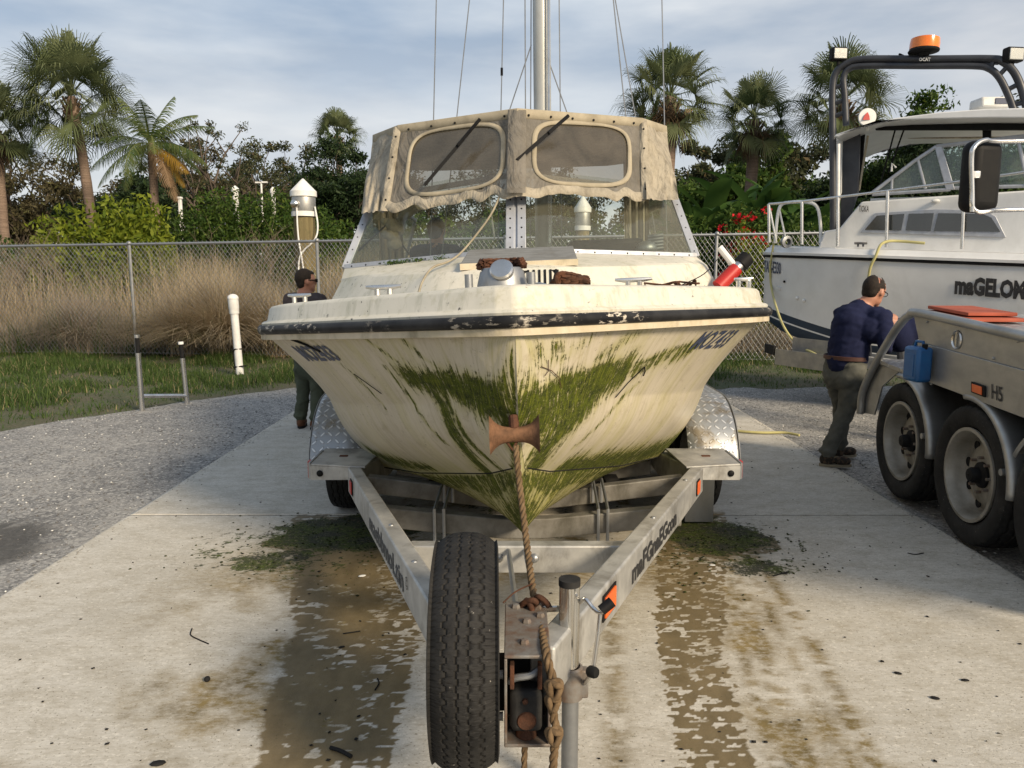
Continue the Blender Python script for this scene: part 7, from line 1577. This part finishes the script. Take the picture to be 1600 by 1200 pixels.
    for s in('L','R'):
        an=L(J['an'+s]); ft=Vector(J.get('ft'+s,f)).normalized(); ftr=Matrix((ft.cross(Vector((0,0,1))),ft,Vector((0,0,1)))).transposed(); z0=-(an.z+r0.z)
        g=Vector((an.x,an.y,-r0.z+(J.get('floor',0)))); m=MB(); m.ball(g+ft*.12+Vector((0,0,.05)),.05,14,10,sc=(.95,1.5,.85),rot=ftr); m.ball(g-ft*.01+Vector((0,0,.06)),.052,14,10,sc=(.85,1.15,1.1),rot=ftr); cap(m,g+Vector((0,0,.05)),g+Vector((0,0,.10)),.05,.048)
        o=m.build('shoe',M[shoe],t,recalc=False); remesh(o,.009,2)
        m=MB(); V_=[]; 
        for q in np.linspace(0,2*math.pi,20,endpoint=False): V_.append(g+ft*(.065+.135*math.cos(q))+ft.cross(Vector((0,0,1)))*(.049+.004*math.cos(q))*math.sin(q)+Vector((0,0,.003)))
        m.prism(V_,(0,0,.022)); m.build('sole',M['sole' if shoe=='shoe' else 'dark'],t)
    # hair
    m=MB(); m.ball(hd_+hu*.030-hf*.018,.101,24,16,sc=(.84,1.0,1.02),rot=rot); m.ball(hd_-hf*.050-hu*.018,.070,16,12,sc=(1.02,.75,1.0),rot=rot)
    for s in(-1,1): m.ball(hd_+hr*s*.070-hf*.012+hu*.01,.035,12,8,sc=(.45,1.0,1.2),rot=rot)
    if not bald: m.ball(hd_+hf*.045+hu*.075,.055,14,10,sc=(1.1,.8,.6),rot=rot)
    o=m.build('hair',M[hairc],t,recalc=False); remesh(o,.009,1)
    # trim the hair off the face
    b=bmesh.new(); b.from_mesh(o.data); kill=[]
    for v in b.verts:
        q=v.co-hd_; y=q.dot(hf); z=q.dot(hu); x=abs(q.dot(hr))
        if (y>.040 and z<.066) or (x>.055 and -.032<y and z<.016) or (y>.012 and z<-.005) or (z<-.085): kill.append(v)
        elif bald and z>.058 and abs(q.dot(hr))<.058+.02*math.sin(y*90) and y>-.062: kill.append(v)
    bmesh.ops.delete(b,geom=kill,context='VERTS'); b.to_mesh(o.data); b.free()
    m=MB()
    if glasses=='specs':
        for s in(-1,1): m.tube([hd_+hr*s*(.034+.024*math.cos(q))+hf*.100+hu*(.004+.018*math.sin(q)) for q in np.linspace(0,2*math.pi,15)],.0028,6,caps=False); m.tube([hd_+hr*s*.058+hf*.098+hu*.008,hd_+hr*s*.086+hf*.0+hu*.010],.0028,6)
        m.build('glasses',M['black'],t)
    elif glasses=='sun':
        for s in(-1,1): m.box(hd_+hr*s*.034+hf*.104+hu*.004,(.056,.012,.036),rot=rot); m.tube([hd_+hr*s*.060+hf*.100+hu*.008,hd_+hr*s*.088+hf*.0+hu*.010],.006,6)
        m.build('sunglasses',M['black'],t,bev=.004)
    return t
# man bending at the right
Y=6.45; hip=at(1320,574,Y); chest=at(1333,505,Y); neck=at(1347,481,Y); head=at(1366,455,Y); f=Vector((.86,.45,0)).normalized(); lt=f.cross(Vector((0,0,1))).normalized()
aR=gz(1297,731,0)+Vector((0,.06,.10)); aL=gz(1316,722,0)+Vector((.03,.16,.10))
J=dict(head=head,neck=neck,chest=chest,hip=hip,hf=(.80,.42,-.32),shR=neck+lt*.205+Vector((0,0,-.07)),shL=neck-lt*.205+Vector((0,0,-.07)),
 elR=at(1384,544,6.20),wrR=at(1391,514,6.30),hdR=Vector((.30,.15,.9)),elL=neck-lt*.22+f*.16+Vector((0,0,-.28)),wrL=neck-lt*.12+f*.40+Vector((0,0,-.24)),hdL=Vector((.7,-.2,.3)),
 hpR=hip+lt*.10+Vector((0,0,-.03)),hpL=hip-lt*.10+Vector((0,0,-.03)),knR=lerp(hip+lt*.10,aR,.50)+f*.05,knL=lerp(hip-lt*.10,aL,.50)+f*.06,anR=aR,anL=aL,ftR=(.95,-.15,0),ftL=(.9,.3,0))
person((aR.x,aR.y,0),J,f,'navyshirt','trouser','shoe','man in navy long-sleeved shirt and grey trousers bending over the front of the heavy trailer',glasses='specs',bald=True)
bg_=at(1400,545,6.6); t=empty('dark_bag',(bg_.x,bg_.y,st.z),'dark navy tool bag standing on the step in front of the bending man','bag')
m=MB(); m.ball((0.02,0,.14),.16,16,10,sc=(.8,.7,.95)); m.ball((.12,.02,.2),.12,14,8); o=m.build('body',M['navyshirt'],t,recalc=False); remesh(o,.015,3)
ph=at(1399,507,6.38); m=MB(); m.beam(ph+Vector((-.06,0,.0)),ph+Vector((.05,.0,-.01)),.035,.03); m.build('torch',M['black'],None,bev=.006,label='small black tool held in the hand of the bending man',category='tool')
# man standing at the left with his back to us
Y=8.15; gL=gz(470,669,0);gR=gz(493,671,0); hip=at(484,566,Y); neck=at(476,461,Y); head=at(478,439,Y); chest=lerp(neck,hip,.35); f=Vector((.45,.89,0)).normalized(); lt=f.cross(Vector((0,0,1))).normalized()
aL=gL+Vector((0,.02,.10)); aR=gR+Vector((.0,.02,.10))
J=dict(head=head,neck=neck,chest=chest,hip=hip,hf=(.86,.50,.0),shR=neck+lt*.20+Vector((0,0,-.06)),shL=neck-lt*.20+Vector((0,0,-.06)),elR=neck+lt*.25+f*.10+Vector((0,0,-.34)),wrR=neck+lt*.10+f*.30+Vector((0,0,-.42)),hdR=(.3,.6,.1),elL=neck-lt*.25+f*.10+Vector((0,0,-.34)),wrL=neck-lt*.10+f*.30+Vector((0,0,-.42)),hdL=(.3,.6,.1),
 hpR=hip+lt*.09,hpL=hip-lt*.09,knR=lerp(hip+lt*.09,aR,.5)+f*.02,knL=lerp(hip-lt*.09,aL,.5)+f*.02,anR=aR,anL=aL,ftR=(.6,.6,0),ftL=(-.1,.9,0))
person((gL.x,gL.y,0),J,f,'brownshirt','olive','boot','man in grey-brown T-shirt and sunglasses standing behind the left side of the old boat',glasses='sun',bald=False,sleeve_short=True)
# man in the cockpit seen through the windscreen
Y=7.5; head=at(683,362,Y); neck=at(682,386,Y); hip=neck+Vector((0,.05,-.55)); chest=lerp(neck,hip,.35); f=Vector((.25,.97,0)).normalized(); lt=f.cross(Vector((0,0,1))).normalized(); fl=.66
J=dict(head=head,neck=neck,chest=chest,hip=hip,hf=(.4,.9,-.1),shR=neck+lt*.21+Vector((0,0,-.06)),shL=neck-lt*.21+Vector((0,0,-.06)),elR=neck+lt*.26+f*.12+Vector((0,0,-.34)),wrR=neck+lt*.16+f*.34+Vector((0,0,-.36)),hdR=(.1,.9,.1),elL=neck-lt*.26+f*.12+Vector((0,0,-.34)),wrL=neck-lt*.16+f*.34+Vector((0,0,-.36)),hdL=(.1,.9,.1),
 hpR=hip+lt*.09,hpL=hip-lt*.09,knR=Vector((hip.x,hip.y,0))+lt*.1+f*.16+Vector((0,0,fl+.38)),knL=Vector((hip.x,hip.y,0))-lt*.1+f*.16+Vector((0,0,fl+.38)),anR=Vector((hip.x,hip.y,0))+lt*.1+Vector((0,0,fl+.1)),anL=Vector((hip.x,hip.y,0))-lt*.1+Vector((0,0,fl+.1)),floor=fl)
person((hip.x,hip.y,fl),dict(J,floor=fl),f,'navyshirt','trouser','boot','man in dark navy shirt seen from behind through the left windscreen pane',glasses=None,bald=False,belt=False)
